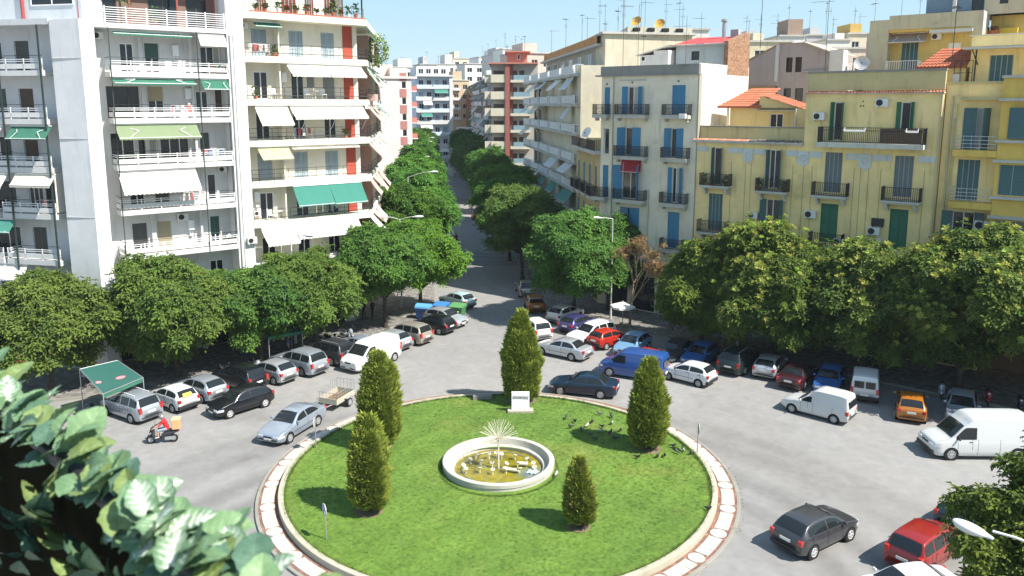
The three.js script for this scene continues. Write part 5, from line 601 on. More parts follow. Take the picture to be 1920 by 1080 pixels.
farBlock(49.9, 54.5, 32.4, -152, 10, cW, 'white block with a brown roof hut above the mauve house', { hut: [.35, .95, 3.2], hc: [.36, .26, .2] }); farBlock(45.6, 50, 27.4, -121, 8, [.64, .68, .74], 'pale blue white block behind the right slope of the mauve house', {}); farBlock(58.4, 63, 33.4, -162, 10, cG, 'flat grey block on the skyline right of the brown hut', { hut: [.2, .6, 1.6] }); farBlock(58.3, 62.6, 31.6, -151, 10, cW, 'white block with small roof hut left of the yellow terrace house', { hut: [.4, .8, 1.4] }); farBlock(62.6, 68, 32.8, -152, 10, cC, 'cream block on the skyline beside the yellow terrace house', { hut: [.1, .5, 2], hc: [.62, .42, .12] }); farBlock(49.8, 57, 28.4, -126, 9, cP, 'worn pinkish block beside the yellow terrace house, behind the big dish', { old: 1, bal: 1 }); farBlock(73.6, 79, 34.8, -182, 12, cW, 'far white block peeping left of the yellow terrace house');
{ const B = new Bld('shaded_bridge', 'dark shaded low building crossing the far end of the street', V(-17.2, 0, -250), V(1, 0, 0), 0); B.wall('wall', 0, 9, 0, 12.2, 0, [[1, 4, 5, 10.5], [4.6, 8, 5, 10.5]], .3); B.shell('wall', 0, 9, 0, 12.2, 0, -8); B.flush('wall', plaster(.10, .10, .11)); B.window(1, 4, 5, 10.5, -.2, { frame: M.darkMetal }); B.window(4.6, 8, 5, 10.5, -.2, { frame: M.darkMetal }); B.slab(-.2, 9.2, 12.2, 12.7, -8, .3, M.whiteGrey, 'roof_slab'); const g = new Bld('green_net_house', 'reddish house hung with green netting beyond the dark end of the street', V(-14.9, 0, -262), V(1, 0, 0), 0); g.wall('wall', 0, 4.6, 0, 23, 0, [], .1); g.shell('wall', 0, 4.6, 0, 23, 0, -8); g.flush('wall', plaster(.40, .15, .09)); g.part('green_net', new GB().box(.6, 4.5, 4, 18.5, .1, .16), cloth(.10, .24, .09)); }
{ // mauve house with a stair tower behind the yellow roof
  const B = new Bld('mauve_house', 'mauve house with sloping roofs and a central stair tower behind the yellow house', at(pR, uR, nR, 7.0, -16), uR, 0); const m = plaster(.44, .38, .37), z = 0; const hs = [[5.0, 5.65, 22.7, 24.7], [5.95, 6.6, 22.7, 24.7], [4.9, 5.65, 20.7, 21.6], [6.1, 6.9, 20.2, 21.6]];
  B.wall('wall', 4.2, 11.2, 0, 23.2, z, hs.filter((h) => h[2] < 22)); B.wall('wall', 4.2, 6.8, 23.2, 26.1, z, hs.filter((h) => h[2] > 22).map((h) => [h[0], h[1], 23.2, h[3]])); const g = B.gb('wall'); g.quad([.6, 21.9, .02], [4.2, 21.9, .02], [4.2, 26.0, .02], [.6, 24.3, .02]); g.quad([6.8, 23.2, 0], [11, 23.2, 0], [9.6, 25.0, 0], [6.8, 26.1, 0]); g.box(.6, 4.2, 0, 20.4, -6, -.6); g.quad([11.2, 0, 0], [11.2, 0, -7], [11.2, 24, -7], [11.2, 24, 0]); g.box(6.8, 11.2, 23.15, 23.3, -6, .3); B.flush('wall', m); hs.forEach((h) => B.window(...h, -.14, { panes: 1, frame: M.darkMetal }));
  { const r = B.gb('roof'); r.quad([.4, 24.35, .2], [4.3, 26.15, .2], [4.3, 26.15, -7], [.4, 24.35, -7]); r.quad([4.2, 26.12, .1], [6.9, 26.12, .1], [6.9, 26.12, -7], [4.2, 26.12, -7]); r.quad([6.7, 26.2, .3], [9.9, 24.95, .3], [9.9, 24.95, -7], [6.7, 26.2, -7]); r.quad([6.7, 26.05, .3], [9.9, 24.8, .3], [9.9, 24.95, .3], [6.7, 26.2, .3]); B.flush('roof', plaster(.56, .46, .38, true)); const w = B.gb('white_fin'); w.box(3.9, 4.25, 22.3, 26.05, -1, .16); w.box(9.6, 10.9, 22.5, 25.2, -.5, .9); w.box(-.4, 1.0, 20.6, 21.9, -1, .2); B.flush('white_fin', M.white); const t = B.gb('terrace'); t.box(.4, 4.0, 21.2, 21.9, -3, .1); B.flush('terrace', plaster(.42, .28, .16)); const f = B.gb('sheet_fence'); for (let i = 0; i < 8; i++) f.box(-.3 + i * .58, .22 + i * .58, 18.8, 20.6, .5 + (i % 2) * .04, .56); B.flush('sheet_fence', M.whiteGrey); }
}
{ // yellow terrace house at the top right, with the blue storey on its roof
  const B = new Bld('terrace_house', 'tall yellow house with grey parapets and a shaded awning balcony at the upper right', at(pR, uR, nR, 19.0, -19), uR, 0), hs = [[2.95, 4.45, 23.0, 25.95], [7.0, 8.1, 24.4, 25.7]]; const y = plaster(.74, .58, .22, true), gp = plaster(.58, .54, .40, true);
  B.wall('wall', 0, 10, 0, 26.9, -.9, hs); B.wall('wall', 10, 22, 0, 28.2, -3.5, [[11.7, 12.4, 28.2, 28.2]]); B.shell('wall', 0, 10, 0, 26.9, -.9, -10); B.shell('wall', 10, 22, 0, 28.2, -3.5, -10); B.flush('wall', y); hs.forEach((h, i) => B.window(...h, -1.0, i ? { type: 'roller', f: .55, sh: M.whiteFrame } : { type: 'closed', sh: M.shTeal }));
  { const g = B.gb('parapet'); g.box(.1, 2, 26.9, 28.1, -1.2, .1); g.box(1.9, 9.0, 27.1, 28.45, -1.2, .2); g.box(9.0, 9.9, 26.3, 28.45, -3, .2); g.box(-.1, 1.9, 20, 26.9, -.9, .1); B.flush('parapet', gp); const w = B.gb('white_end'); w.box(9.905, 9.95, 26.3, 28.4, -3, .15); B.flush('white_end', M.white); const b = B.gb('band'); b.box(1.9, 9, 26.85, 27.1, -.9, .1); b.box(1.0, 5, 22.7, 23.0, -.9, .7); B.flush('band', plaster(.72, .50, .12)); const u = B.gb('yellow_box'); u.box(10.6, 12.3, 25.8, 27.0, -3.5, -2.8); B.flush('yellow_box', plaster(.76, .56, .08)); }
  const S = B.slab(1.9, 4.9, 22.9, 23.1, -.9, .9, y); B.railing(S, 2, 4.85, 23.1, -.8, .85, 1.0, .2, M.whiteFrame, {}); B.awning(1.8, 5.2, 26.8, -.8, 1.2, .9, cloth(.36, .29, .22), { val: .12, spread: .1, fold: 1, over: 1 }); B.ac(6.0, 26.35, -.9, 1); B.slab(5.6, 9.2, 26.6, 26.9, -.8, .6, M.white, 'white_eave');
  { const P = new Bld('blue_roof_storey', 'blue grey roof storey and cream stair tower on top of the yellow terrace house', at(pR, uR, nR, 23.6, -21), uR, 0); P.root.position.y = 28.2; const q = [[3.9, 4.9, .2, 1.9], [6.2, 6.9, .9, 1.7]]; P.wall('wall', 0, 5.0, 0, 3, 0, [q[0]], .3); P.shell('wall', 0, 5, 0, 3, 0, -6); P.flush('wall', plaster(.17, .25, .34)); P.wall('stair_tower', 5.0, 8.4, 0, 3.4, .3, [q[1]], .2); P.shell('stair_tower', 5, 8.4, 0, 3.4, .3, -6); P.flush('stair_tower', plaster(.62, .56, .42, true)); q.forEach((a, i) => P.window(...a, i ? .15 : -.2, { panes: 1, frame: M.darkMetal })); P.gb('post').box(2.4, 2.7, 0, 3, .3, .6); P.flush('post', M.white); }
  scene.updateMatrixWorld(true);
  const w = B.root.localToWorld(V(10.2, 26.3, -2.2)), t = thing('flower_trough', 'long terracotta trough of red plants on the upper right terrace edge', 'planter', [w.x, w.y, w.z], Math.atan2(-uR.z, uR.x) - .5); part('trough', new GB().box(-.8, .8, 0, .45, -.2, .2), M.pot, t); const g = new GB(), r = rng(8); for (let k = 0; k < 120; k++) tuft(g, -.75 + r() * 1.5, .45, 0, .15, .3, 1, r); part('leaves', g, mat({ color: rgb(.16, .09, .04), side: THREE.DoubleSide }), t);
}
satDish([34.5, 23.3, -80.2], .72, -.42, { color: rgb(.46, .48, .50), roughness: .35, metalness: .3 }, 'big grey satellite dish on the wall between the mauve house and yellow terrace house', .25);
// aerials on the roofs (positions on their roofs, real heights)
{ const NW = ['first', 'second', 'third', 'fourth', 'fifth', 'sixth', 'seventh', 'eighth', 'ninth', 'tenth', 'eleventh'], G = (arr, l, g, o) => [...arr].sort((a, b) => a[0] / -a[2] - b[0] / -b[2]).forEach(([x, y, z, h], i) => antenna([x, y, z], h, 500 + i * 7 + Math.round(x), `${NW[i]} from the left of the thin ${l}`, g, o));
  G([[9.2, 27.9, -100, 2.6], [10.9, 27.9, -96, 3.6], [10.6, 27.9, -99, 4.6], [8.9, 27.9, -104, 3.4], [6.8, 26.8, -103, 3.8], [5.4, 26.8, -112, 3.2], [12.3, 27.9, -95, 3.2], [11.6, 27.9, -101, 2.2]], 'aerials above the orange sheeted attic', 'aerials above the orange sheeted attic', { r: .035 });
  G([[13.0, 28.6, -96, 3.8], [15.1, 28.6, -96, 4.0], [15.9, 28.6, -98, 3.6], [18.2, 28.6, -97, 3.6], [19.6, 28, -96, 4.2], [20.2, 28, -97, 3.6]], 'aerials on the beige roof by the orange dishes', 'aerials by the orange dishes', { r: .035 });
  G([[10.4, 22.75, -76.2, 7.2], [12.0, 22.75, -77.5, 6.4]], 'rusty masts on the blue shuttered house roof', 'rusty masts on the corner house', { m: plaster(.16, .09, .06), r: .04 }); antenna([15.9, 22.7, -74.5], 5.2, 77, 'dark mast standing before the red sheet roof', null, {}); antenna([18.5, 24.5, -80], 4.3, 78, 'aerial mast just behind the metal flue', null, {});
  G([[38.5, 29.5, -133, 4], [41, 29.5, -135, 5], [43.5, 30, -134, 3.4], [52, 33, -154, 5.5], [50.6, 33, -156, 4], [59.6, 33.5, -164, 5], [62.5, 33.5, -163, 6.5], [64.8, 33, -155, 5], [66.2, 33, -156, 4], [47, 32.5, -164, 5], [60, 31.9, -153, 4.2]], 'far aerials between red hut and terrace house', 'skyline aerials on the right', { r: .05 });
  G([[41.4, 28.4, -87.3, 4.4], [42.8, 28.4, -86.2, 3.6], [45.6, 28.4, -84.6, 3.8]], 'aerials on the roof of the yellow terrace house', 'aerials on the yellow terrace house', {}); antenna([33.5, 21.2, -61.9], 7.2, 91, 'tall dark mast rising beside the tiled shed in front of the terrace house', null, { r: .05 }); antenna([26.6, 22.6, -69.0], 6.4, 92, 'tall mast on the yellow parapet just right of the big grey dish', null, { r: .04 }); antenna([39.8, 24.6, -90], 7, 93, 'slender mast at the left edge of the terrace house', null, {});
  antenna([13.4, 22.3, -83.2], 5.4, 94, 'mast rising from the mauve house left slope', null, {}); antenna([24.5, 25.4, -80.5], 6.2, 95, 'tall dark mast above the mauve house tower', null, { r: .05 });
  G([[-31, 25.2, -160, 4.2], [-26, 27.6, -163, 3.6], [-22, 25.2, -162, 4], [-29, 27.6, -164, 4.6], [-24.5, 25.2, -158, 3]], 'aerials on the pale pink block', 'aerials on the pink block', { r: .05 }); G([[-24, 30.2, -230, 4.5], [-21, 30.2, -232, 3.5], [-18.5, 30.2, -230, 4], [-25, 30.2, -234, 3]], 'aerials on the pale blue block', 'aerials on the pale blue block', { r: .06 }); G([[-9, 37.5, -306, 5], [-6, 40, -308, 4], [-11, 37.4, -307, 4], [-2, 35.7, -236, 5], [1, 35.7, -238, 4], [3, 35.9, -264, 5], [-1, 27.9, -165, 4], [2.5, 30.2, -160, 3]], 'aerials on roofs behind the red and cream block', 'aerials behind the red and cream block', { r: .06 });
}
// ---------------------------------------------------------------- trees
const barkMap = tex(256, 512, (u, v) => .5 + .6 * (nB(u * 3, v * .6) - .4) + .3 * (nD(u, v) - .5), true, 1);
M.bark = mat({ color: rgb(.21, .165, .125), map: barkMap, roughness: .95, bumpMap: barkMap, bumpScale: .02 });
const leafMat = (rough = 1, tr = .42) => new THREE.MeshPhysicalMaterial({ color: rgb(1, 1, 1), roughness: rough, side: THREE.DoubleSide, transmission: tr, thickness: 0, specularIntensity: .15 });
M.leaf = leafMat(); M.needle = leafMat(1, .2);
function leafGeo(kind) {
  const g = new GB(), q = rng(kind === 'broad' ? 61 : kind === 'needle' ? 62 : 63);
  const leaf = (o, d, w, l, droop) => { const side = d.clone().cross(V((q() - .5) * .9, 1, (q() - .5) * .9)).normalize().multiplyScalar(w), m = o.clone().addScaledVector(d, l * .5), e = o.clone().addScaledVector(d, l); e.y -= droop * l; m.y += .1 * l; g.quad(o.toArray(), m.clone().add(side).toArray(), e.toArray(), m.clone().sub(side).toArray()); };
  if (kind === 'broad') for (let s = 0; s < 4; s++) { const a = s * 1.6 + q(), d = V(Math.cos(a), .05 + q() * .35, Math.sin(a)).normalize(); for (let i = 0; i < 5; i++) { const o = d.clone().multiplyScalar(.08 + i * .085), sd = V(q() - .5, q() * .3 - .1, q() - .5).normalize(); leaf(o, d.clone().multiplyScalar(.6).add(sd).normalize(), .062, .22 + q() * .08, .25); } }
  else if (kind === 'needle') for (let i = 0; i < 10; i++) { const a = i * 2.4, d = V(Math.cos(a) * .45, .9, Math.sin(a) * .45).normalize(); leaf(V(Math.cos(a) * .03, i * .012, Math.sin(a) * .03), d, .028, .17 + q() * .06, -.1); }
  else for (let i = 0; i < 14; i++) { const a = i * 2.4, d = V(Math.cos(a), .2 + q() * .9, Math.sin(a)).normalize(); leaf(V(0, i * .008, 0), d, .035, .14 + q() * .05, .1); }
  return g.build();
}
const LEAF = { broad: leafGeo('broad'), needle: leafGeo('needle'), bloom: leafGeo('bloom') };
function scatter(name, geo, m, parent, list) { const im = new THREE.InstancedMesh(geo, m, list.length), mm = new THREE.Matrix4(); list.forEach((e, i) => { mm.compose(e.p, e.q, V(e.s, e.s, e.s)); im.setMatrixAt(i, mm); im.setColorAt(i, e.c); }); im.name = name; im.userData.kind = 'stuff'; im.castShadow = im.receiveShadow = true; parent.add(im); return im; }
function tree(name, label, p, H, Rx, o = {}) {
  const q = rng(o.seed || 1), t = thing(name, label, 'tree', p, 0, o.group), ch = o.bottom ?? H * .27, cy = (H + ch) / 2, ry = (H - ch) / 2 * 1.02;
  const g = new GB(), lean = V((q() - .5) * .5, 0, (q() - .5) * .5), fork = V(lean.x, ch * .9, lean.z), r0 = .13 + H * .008; g.bar([0, -.1, 0], [0, .25, 0], r0 * 1.5, r0 * 1.08, 9); g.bar([0, .25, 0], [lean.x * .5, ch * .5, lean.z * .5], r0 * 1.08, r0 * .92, 9); g.bar([lean.x * .5, ch * .5, lean.z * .5], fork.toArray(), r0 * .92, r0 * .8, 9);
  const clumps = [], nL = o.lobes || Math.round(7 + Rx * 1.1), lobes = [];
  for (let k = 0; k < nL; k++) { const y = k < 2 ? .5 + .5 * q() : -.95 + 1.5 * q(), a = k * 2.39996 + q() * 1.3, rr = Math.sqrt(Math.max(.05, 1 - y * y)), f = k < 1 ? .15 : .42 + .34 * q(); lobes.push({ p: V(lean.x + Math.cos(a) * rr * Rx * f, cy + y * ry * (y < 0 ? .68 : .50 + .22 * q()), lean.z + Math.sin(a) * rr * Rx * f), r: Rx * (.36 + .20 * q()), c: q() }); }
  for (const L of lobes) { const m = 9 + Math.round(q() * 4); for (let k = 0; k < m; k++) { const y = 1 - 1.55 * (k + .5) / m, a = k * 2.39996 + q() * 1.2, rr = Math.sqrt(1 - y * y), f = .62 + .45 * q(); clumps.push({ p: V(L.p.x + Math.cos(a) * rr * L.r * f, L.p.y + y * L.r * f * .82, L.p.z + Math.sin(a) * rr * L.r * f), r: L.r * (.26 + .22 * q()), c: clamp(L.c * .5 + q() * .6, 0, 1) }); } }
  { const top = Math.max(...clumps.map((c) => c.p.y + c.r * .85)), wide = Math.max(...clumps.map((c) => Math.hypot(c.p.x - lean.x, c.p.z - lean.z) + c.r * .7)), low = Math.min(...clumps.map((c) => c.p.y - c.r * .85)), fy = (H - ch) / (top - low), fx = Rx / wide; for (const c of clumps) { c.p.set(lean.x + (c.p.x - lean.x) * fx, ch + (c.p.y - low) * fy, lean.z + (c.p.z - lean.z) * fx); c.r *= Math.sqrt(fx * fy) * 1.04; } }
  const hue = [1.02 + .32 * q(), 1.08 + .18 * q(), .85 + .5 * q()];
  clumps.forEach((c, i) => { if (i % 4 === 0) { const mid = fork.clone().lerp(c.p, .5).add(V((q() - .5) * .5, .25, (q() - .5) * .5)); g.bar(fork.toArray(), mid.toArray(), r0 * .5, r0 * .26, 6); g.bar(mid.toArray(), c.p.toArray(), r0 * .26, r0 * .07, 5); } });
  part('trunk', g, M.bark, t);
  const N = o.n || Math.round(450 * Rx * ry), tot = clumps.reduce((s, c) => s + c.r ** 2, 0), leaves = [], blooms = [], base = o.color || [.068, .150, .026], tip = o.tip || [.165, .275, .045];
  for (const c of clumps) { const n = Math.round(N * c.r * c.r / tot); for (let k = 0; k < n; k++) { const y = q() * 2 - 1, a = q() * 6.2832, s = Math.sqrt(1 - y * y), rad = c.r * (.4 + .66 * Math.sqrt(q()) + (q() < .18 ? .55 * q() : 0)), d = V(Math.cos(a) * s, y, Math.sin(a) * s), pos = c.p.clone().add(V(d.x * rad * 1.05, d.y * rad * .82, d.z * rad * 1.05)); if (pos.y < ch * .7) continue; const up = d.clone().multiplyScalar(.75).add(V((q() - .5) * .7, .6 + q() * .3, (q() - .5) * .7)).normalize(), qq = new THREE.Quaternion().setFromUnitVectors(V(0, 1, 0), up).multiply(new THREE.Quaternion().setFromAxisAngle(V(0, 1, 0), q() * 6.28)); const mixv = clamp(.85 * c.c + .3 * q() - .05, 0, 1), col = new THREE.Color(...[0, 1, 2].map((j) => lerp(base[j], tip[j], mixv) * hue[j])); if (o.rust && q() < o.rust) col.setRGB(.20, .10, .03); leaves.push({ p: pos, q: qq, s: (o.ls || 1) * (.72 + q() * .45), c: col }); if (o.bloom && y > -.15 && q() < o.bloom * (.25 + 1.1 * c.c)) blooms.push({ p: pos.clone().addScaledVector(up, .2), q: qq, s: 1.2 + q() * 1.1, c: new THREE.Color(.31 + .12 * q(), .38 + .1 * q(), .09) }); } }
  scatter('crown', LEAF.broad, M.leaf, t, leaves); if (blooms.length) scatter('blossom_clusters', LEAF.bloom, M.leaf, t, blooms); return t;
}
// trees along the left pavement
tree('plaza_tree', 'leftmost plaza tree, olive green, before the pier of the white block', [-31.9, .1, -52.4], 8.7, 5.3, { seed: 3, bottom: 1.9, rust: .008, color: [.078, .145, .028], tip: [.185, .255, .052] });
tree('plaza_tree', 'broad olive tinted plaza tree with rusty leaves, right of the green market awning', [-24.7, .1, -56.4], 9.2, 5.5, { seed: 9, bottom: 1.9, rust: .008, color: [.078, .140, .028], tip: [.190, .245, .050] });
tree('plaza_tree', 'smaller plaza tree between the broad olive one and the cream block shop sign', [-19.6, .1, -59.8], 7.7, 4.4, { seed: 14, bottom: 1.9, rust: .006 });
tree('plaza_tree', 'plaza tree before the long white awnings of the cream corner block', [-16.2, .1, -63.4], 8.3, 4.6, { seed: 19, bottom: 2.1 });
tree('plaza_tree', 'forked plaza tree with a bare trunk rising behind the beige people carrier', [-11.4, .1, -69.4], 9.5, 4.3, { seed: 27, bottom: 2.9, color: [.072, .165, .026], tip: [.165, .30, .045] });
tree('plaza_tree', 'bright green tree at the street corner above the blue covers and the green bin', [-8.9, .1, -75.2], 9.0, 4.4, { seed: 33, bottom: 2.4, color: [.072, .165, .026], tip: [.165, .30, .045] });
tree('plaza_tree', 'tree at the left edge, mostly hidden behind the ivy', [-36.5, .1, -48.5], 8.6, 4.0, { seed: 36, rust: .01 });
// trees down the street
const ST = [[-12.2, -88, 11.4, 4.6], [-11.2, -97, 12.4, 4.9], [-13.6, -112, 12.8, 4.9], [-15.2, -126, 13, 4.3], [-17.0, -142, 13.2, 4.4], [-18.9, -160, 13.6, 4.5], [-20.6, -178, 13.8, 4.4], [-22.0, -198, 14, 4.2]];
const stL = ['nearest street tree on the left, under the curved double lamp', 'tall street tree just left of the sunlit road patch', 'third street tree on the left before the pink block', 'street tree left of the road at the foot of the pink block', 'street tree on the left just past the pink block front', 'tree on the left below the pale blue block balconies', 'far left street tree before the pale blue block', 'last left street tree at the foot of the pale blue block'];
ST.forEach(([x, z, h, r], i) => tree('street_tree', stL[i], [x, .1, z], h, r, { seed: 100 + i * 5, ls: 1 + i * .09, n: Math.round(330 * r * h * .33 / (1 + i * .12)), color: [.068, .165, .028], tip: [.15, .29, .045], bottom: 3.6 }));
const SR = [[1.2, -90, 11, 4.5], [-.3, -101, 11, 4.7], [-1.1, -114, 11.4, 4.8], [-2.5, -129, 12, 4.9], [-4.3, -147, 12.4, 5], [-6.8, -166, 12.6, 5.1], [-9.4, -188, 13, 5.1], [-12, -212, 13.4, 5.1]];
const srL = ['bright street tree at the left edge of the right-hand row', 'street tree on the right beyond the walking person', 'right-hand street tree before the white balcony fronts', 'shaded street tree below the white balcony block', 'dark street tree at the foot of the red pillar', 'dark street tree before the crowded grey balconies', 'dark far tree under the crowded grey balconies', 'last dark tree where the street bends'];
SR.forEach(([x, z, h, r], i) => tree('street_tree', srL[i], [x, .1, z], h, r, { seed: 200 + i * 7, ls: 1 + i * .09, n: Math.round(330 * r * h * .33 / (1 + i * .12)), bottom: 3.2, color: [.062, .150, .028], tip: [.135, .25, .045] }));
// right-hand plaza
tree('plaza_tree', 'big round tree at the right street corner above the purple and white hatchbacks', [5.7, .1, -72.6], 10.5, 4.9, { seed: 41, bottom: 2.2, color: [.062, .150, .028], tip: [.145, .275, .045] });
tree('plaza_tree', 'tree just left of the white café parasol, below the corner balconies', [9.4, .1, -75.5], 9.6, 4.0, { seed: 43, bottom: 2.6, color: [.06, .145, .028], tip: [.135, .25, .042] });
const PR = [[15.7, -63.7, 9.1, 4.7, .03, 'plaza tree right of the bare brown tree, before the low yellow house front'], [20.8, -60.6, 10.9, 6.3, .34, 'yellow blossoming plaza tree before the middle of the yellow house'], [26.2, -57.0, 10.2, 5.6, .2, 'lower plaza tree with pale blossom between two taller yellow flowering ones'], [31.4, -53.4, 11.9, 6.7, .42, 'largest tree with pale yellow blossom, before the house with the bay'], [37.2, -49.0, 11.6, 6.0, .38, 'blossoming plaza tree cut off by the right edge of the view']];
PR.forEach(([x, z, h, r, b, l], i) => tree('plaza_tree', l, [x, .1, z], h, r, { seed: 300 + i * 9, bloom: b, bottom: 1.8, color: [.055, .118, .022], tip: [.145, .215, .038] }));
tree('near_tree', 'feathery light green tree at the lower right, beside the near lamp', [17.1, .1, -22.3], 9.9, 3.6, { seed: 77, bottom: 3.6, n: 7600, ls: .62, color: [.07, .13, .025], tip: [.15, .21, .045] });
// bare brown tree
{ const t = thing('bare_tree', 'dry brown tree with bare twigs and dead leaves beside the white café parasol', 'tree', [10.6, .1, -69.4]), g = new GB(), q = rng(606), tips = []; const grow = (a, d, l, r, n) => { const b = a.clone().addScaledVector(d, l); g.bar(a.toArray(), b.toArray(), r, r * .62, n > 2 ? 6 : 4); if (n === 0) { tips.push(b); return; } const k = n > 3 ? 3 : 2 + (q() < .6 ? 1 : 0); for (let i = 0; i < k; i++) grow(b, d.clone().add(V((q() - .5) * 1.2, .1 + q() * .25, (q() - .5) * 1.2)).normalize(), l * (.64 + q() * .16), r * .62, n - 1); }; grow(V(0, -.1, 0), V(.05, 1, 0).normalize(), 2.45, .15, 5); part('trunk', g, mat({ color: rgb(.26, .19, .13), roughness: .95 }), t); const L = []; for (const p of tips) for (let k = 0; k < 3; k++) L.push({ p: p.clone().add(V((q() - .5) * .5, (q() - .5) * .5, (q() - .5) * .5)), q: new THREE.Quaternion().setFromEuler(new THREE.Euler(q() * 6, q() * 6, q() * 6)), s: .32 + q() * .25, c: new THREE.Color(.27 + .1 * q(), .19 + .06 * q(), .10) }); scatter('dead_leaves', LEAF.broad, M.leaf, t, L); }
// clipped conifers on the lawn
M.soil = plaster(.22, .17, .11, true);
function conifer(label, x, z, H, r, seed, o = {}) {
  const q = rng(seed), t = thing('conifer', label, 'tree', [x, .35 + .14 * (1 - (Math.hypot(x - CX, z - CZ) / 11.3) ** 2), z]), g = new GB(); g.bar([0, -.1, 0], [0, .5, 0], .16, .12, 8); g.bar([0, .5, 0], [0, H * .9, 0], .12, .02, 6);
  const tips = o.tips || [[0, 0, 1], ...Array.from({ length: 6 }, (_, k) => { const a = k * 1.05 + q(), d = r * (.34 + .26 * q()); return [Math.cos(a) * d, Math.sin(a) * d, .6 + .32 * q()]; })], L = [], N = o.n || Math.round(760 * H * r); // [dx, dz, height share]
  const prof = (h) => { const k = h < .2 ? .58 + h * 2.1 : h < .55 ? 1 : Math.pow(Math.max(0, (1 - h) / .45), o.pow || .62); return k; };
  for (const [dx, dz, s] of tips) { const h = H * s, rr = r * (s === 1 ? .78 : .52); for (let k = 0; k < N / tips.length; k++) { const u = Math.pow(q(), .9), y = .22 + u * (h - .22), a = q() * 6.2832, lob = 1 + .13 * Math.sin(a * 5 + y * 1.3 + seed) + .10 * Math.sin(a * 9 - y * 2.1) + .08 * Math.sin(y * 5 + a * 2) + .95 * (nB(a / 6.283 * .5 + seed * .1, y * .14) - .5), R = rr * prof(y / h) * lob * (.72 + .32 * Math.sqrt(q())); const p = V(dx + Math.cos(a) * R, y, dz + Math.sin(a) * R), up = V(Math.cos(a) * .55 + (q() - .5) * .5, 1, Math.sin(a) * .55 + (q() - .5) * .5).normalize(), qq = new THREE.Quaternion().setFromUnitVectors(V(0, 1, 0), up).multiply(new THREE.Quaternion().setFromAxisAngle(V(0, 1, 0), q() * 6.28)), m = clamp(.5 * q() + .5 * nA(a / 6.28, y * .2), 0, 1), dead = o.dead && q() < o.dead; L.push({ p, q: qq, s: (1.0 + q() * .8) * (o.ls || 1.15), c: dead ? new THREE.Color(.2, .13, .06) : new THREE.Color(lerp(.13, .38, m), lerp(.19, .42, m), lerp(.028, .075, m)) }); }
    for (let k = 0; k < 26; k++) { const a = q() * 6.28, y = q() * h * .8; g.bar([dx * .5, y * .6, dz * .5], [dx + Math.cos(a) * rr * .7, y + .4, dz + Math.sin(a) * rr * .7], .03, .01, 4); } }
  part('bare_soil', disc(r * .95, .01, 20, 2, (x2, z2, rr) => .02 * Math.sin(x2 * 7 + z2 * 5)), M.soil, t); part('trunk', g, M.bark, t); scatter('foliage', LEAF.needle, M.needle, t, L); return t;
}
conifer('tallest conifer at the back of the lawn behind the white memorial panel', .63, -50.85, 5.9, 1.08, 11, { n: 7600, pow: .95 });
conifer('broad conifer on the right of the lawn with pigeons at its foot', 7.85, -43.25, 5.15, .84, 23, { n: 5600, pow: .8 });
conifer('tall column conifer at the left of the lawn, partly behind a nearer one', -7.65, -43.6, 5.4, .84, 36, { n: 5400, pow: .6 });
conifer('nearer column conifer at the left of the lawn, in front of a taller one', -6.95, -36.1, 4.6, .76, 48, { n: 5200, pow: .65 });
conifer('smallest conifer, pointed and sparse, on the near right of the lawn', 3.12, -34.6, 3.2, .60, 59, { n: 2900, pow: 1.25, dead: .06, ls: .95 });
// ---------------------------------------------------------------- vehicles (x forward, built about the middle)
const carPaint = (r, g, b, metal = .25) => new THREE.MeshPhysicalMaterial({ color: rgb(r, g, b), metalness: metal, roughness: .32, clearcoat: .7, clearcoatRoughness: .04 });
const PT = { silver: carPaint(.50, .52, .54, .5), silver2: carPaint(.42, .46, .50, .5), greyBlue: carPaint(.36, .42, .50, .5), champagne: carPaint(.42, .38, .32, .45), white: carPaint(.66, .665, .66, 0), vanWhite: carPaint(.56, .57, .56, 0), navy: carPaint(.004, .018, .042, 0), black: carPaint(.008, .009, .014, .2), red: carPaint(.46, .025, .012, .1), darkRed: carPaint(.25, .012, .009, .1), blueVan: carPaint(.022, .075, .27, .05), lightBlue: carPaint(.20, .38, .58, .35), blue: carPaint(.04, .13, .36, .3), purple: carPaint(.05, .05, .17, .35), orange: carPaint(.40, .14, .015, .15), graphite: carPaint(.06, .062, .068, .4), teal: carPaint(.45, .62, .64, .2), dkGreen: carPaint(.012, .03, .032, .25), maroon: carPaint(.05, .012, .016, .2) };
M.carGlass = new THREE.MeshPhysicalMaterial({ color: rgb(.014, .018, .02), roughness: .04, ior: 1.52, specularIntensity: 1 }); M.tyre = paint(.014, .014, .014, .85); M.rim = paint(.42, .43, .44, .35, .25); M.hub2 = paint(.55, .56, .57, .35, .2); M.hub = paint(.17, .172, .175, .45, .2); M.arch = paint(.004, .004, .004, 1); M.lampClear = new THREE.MeshPhysicalMaterial({ color: rgb(.62, .64, .65), roughness: .12, metalness: .35, clearcoat: 1 }); M.lampRed = new THREE.MeshPhysicalMaterial({ color: rgb(.42, .018, .012), roughness: .12, clearcoat: 1 }); M.plate = paint(.72, .72, .68, .5); M.trim = paint(.022, .022, .024, .6); M.seam = paint(.006, .006, .006, .8);
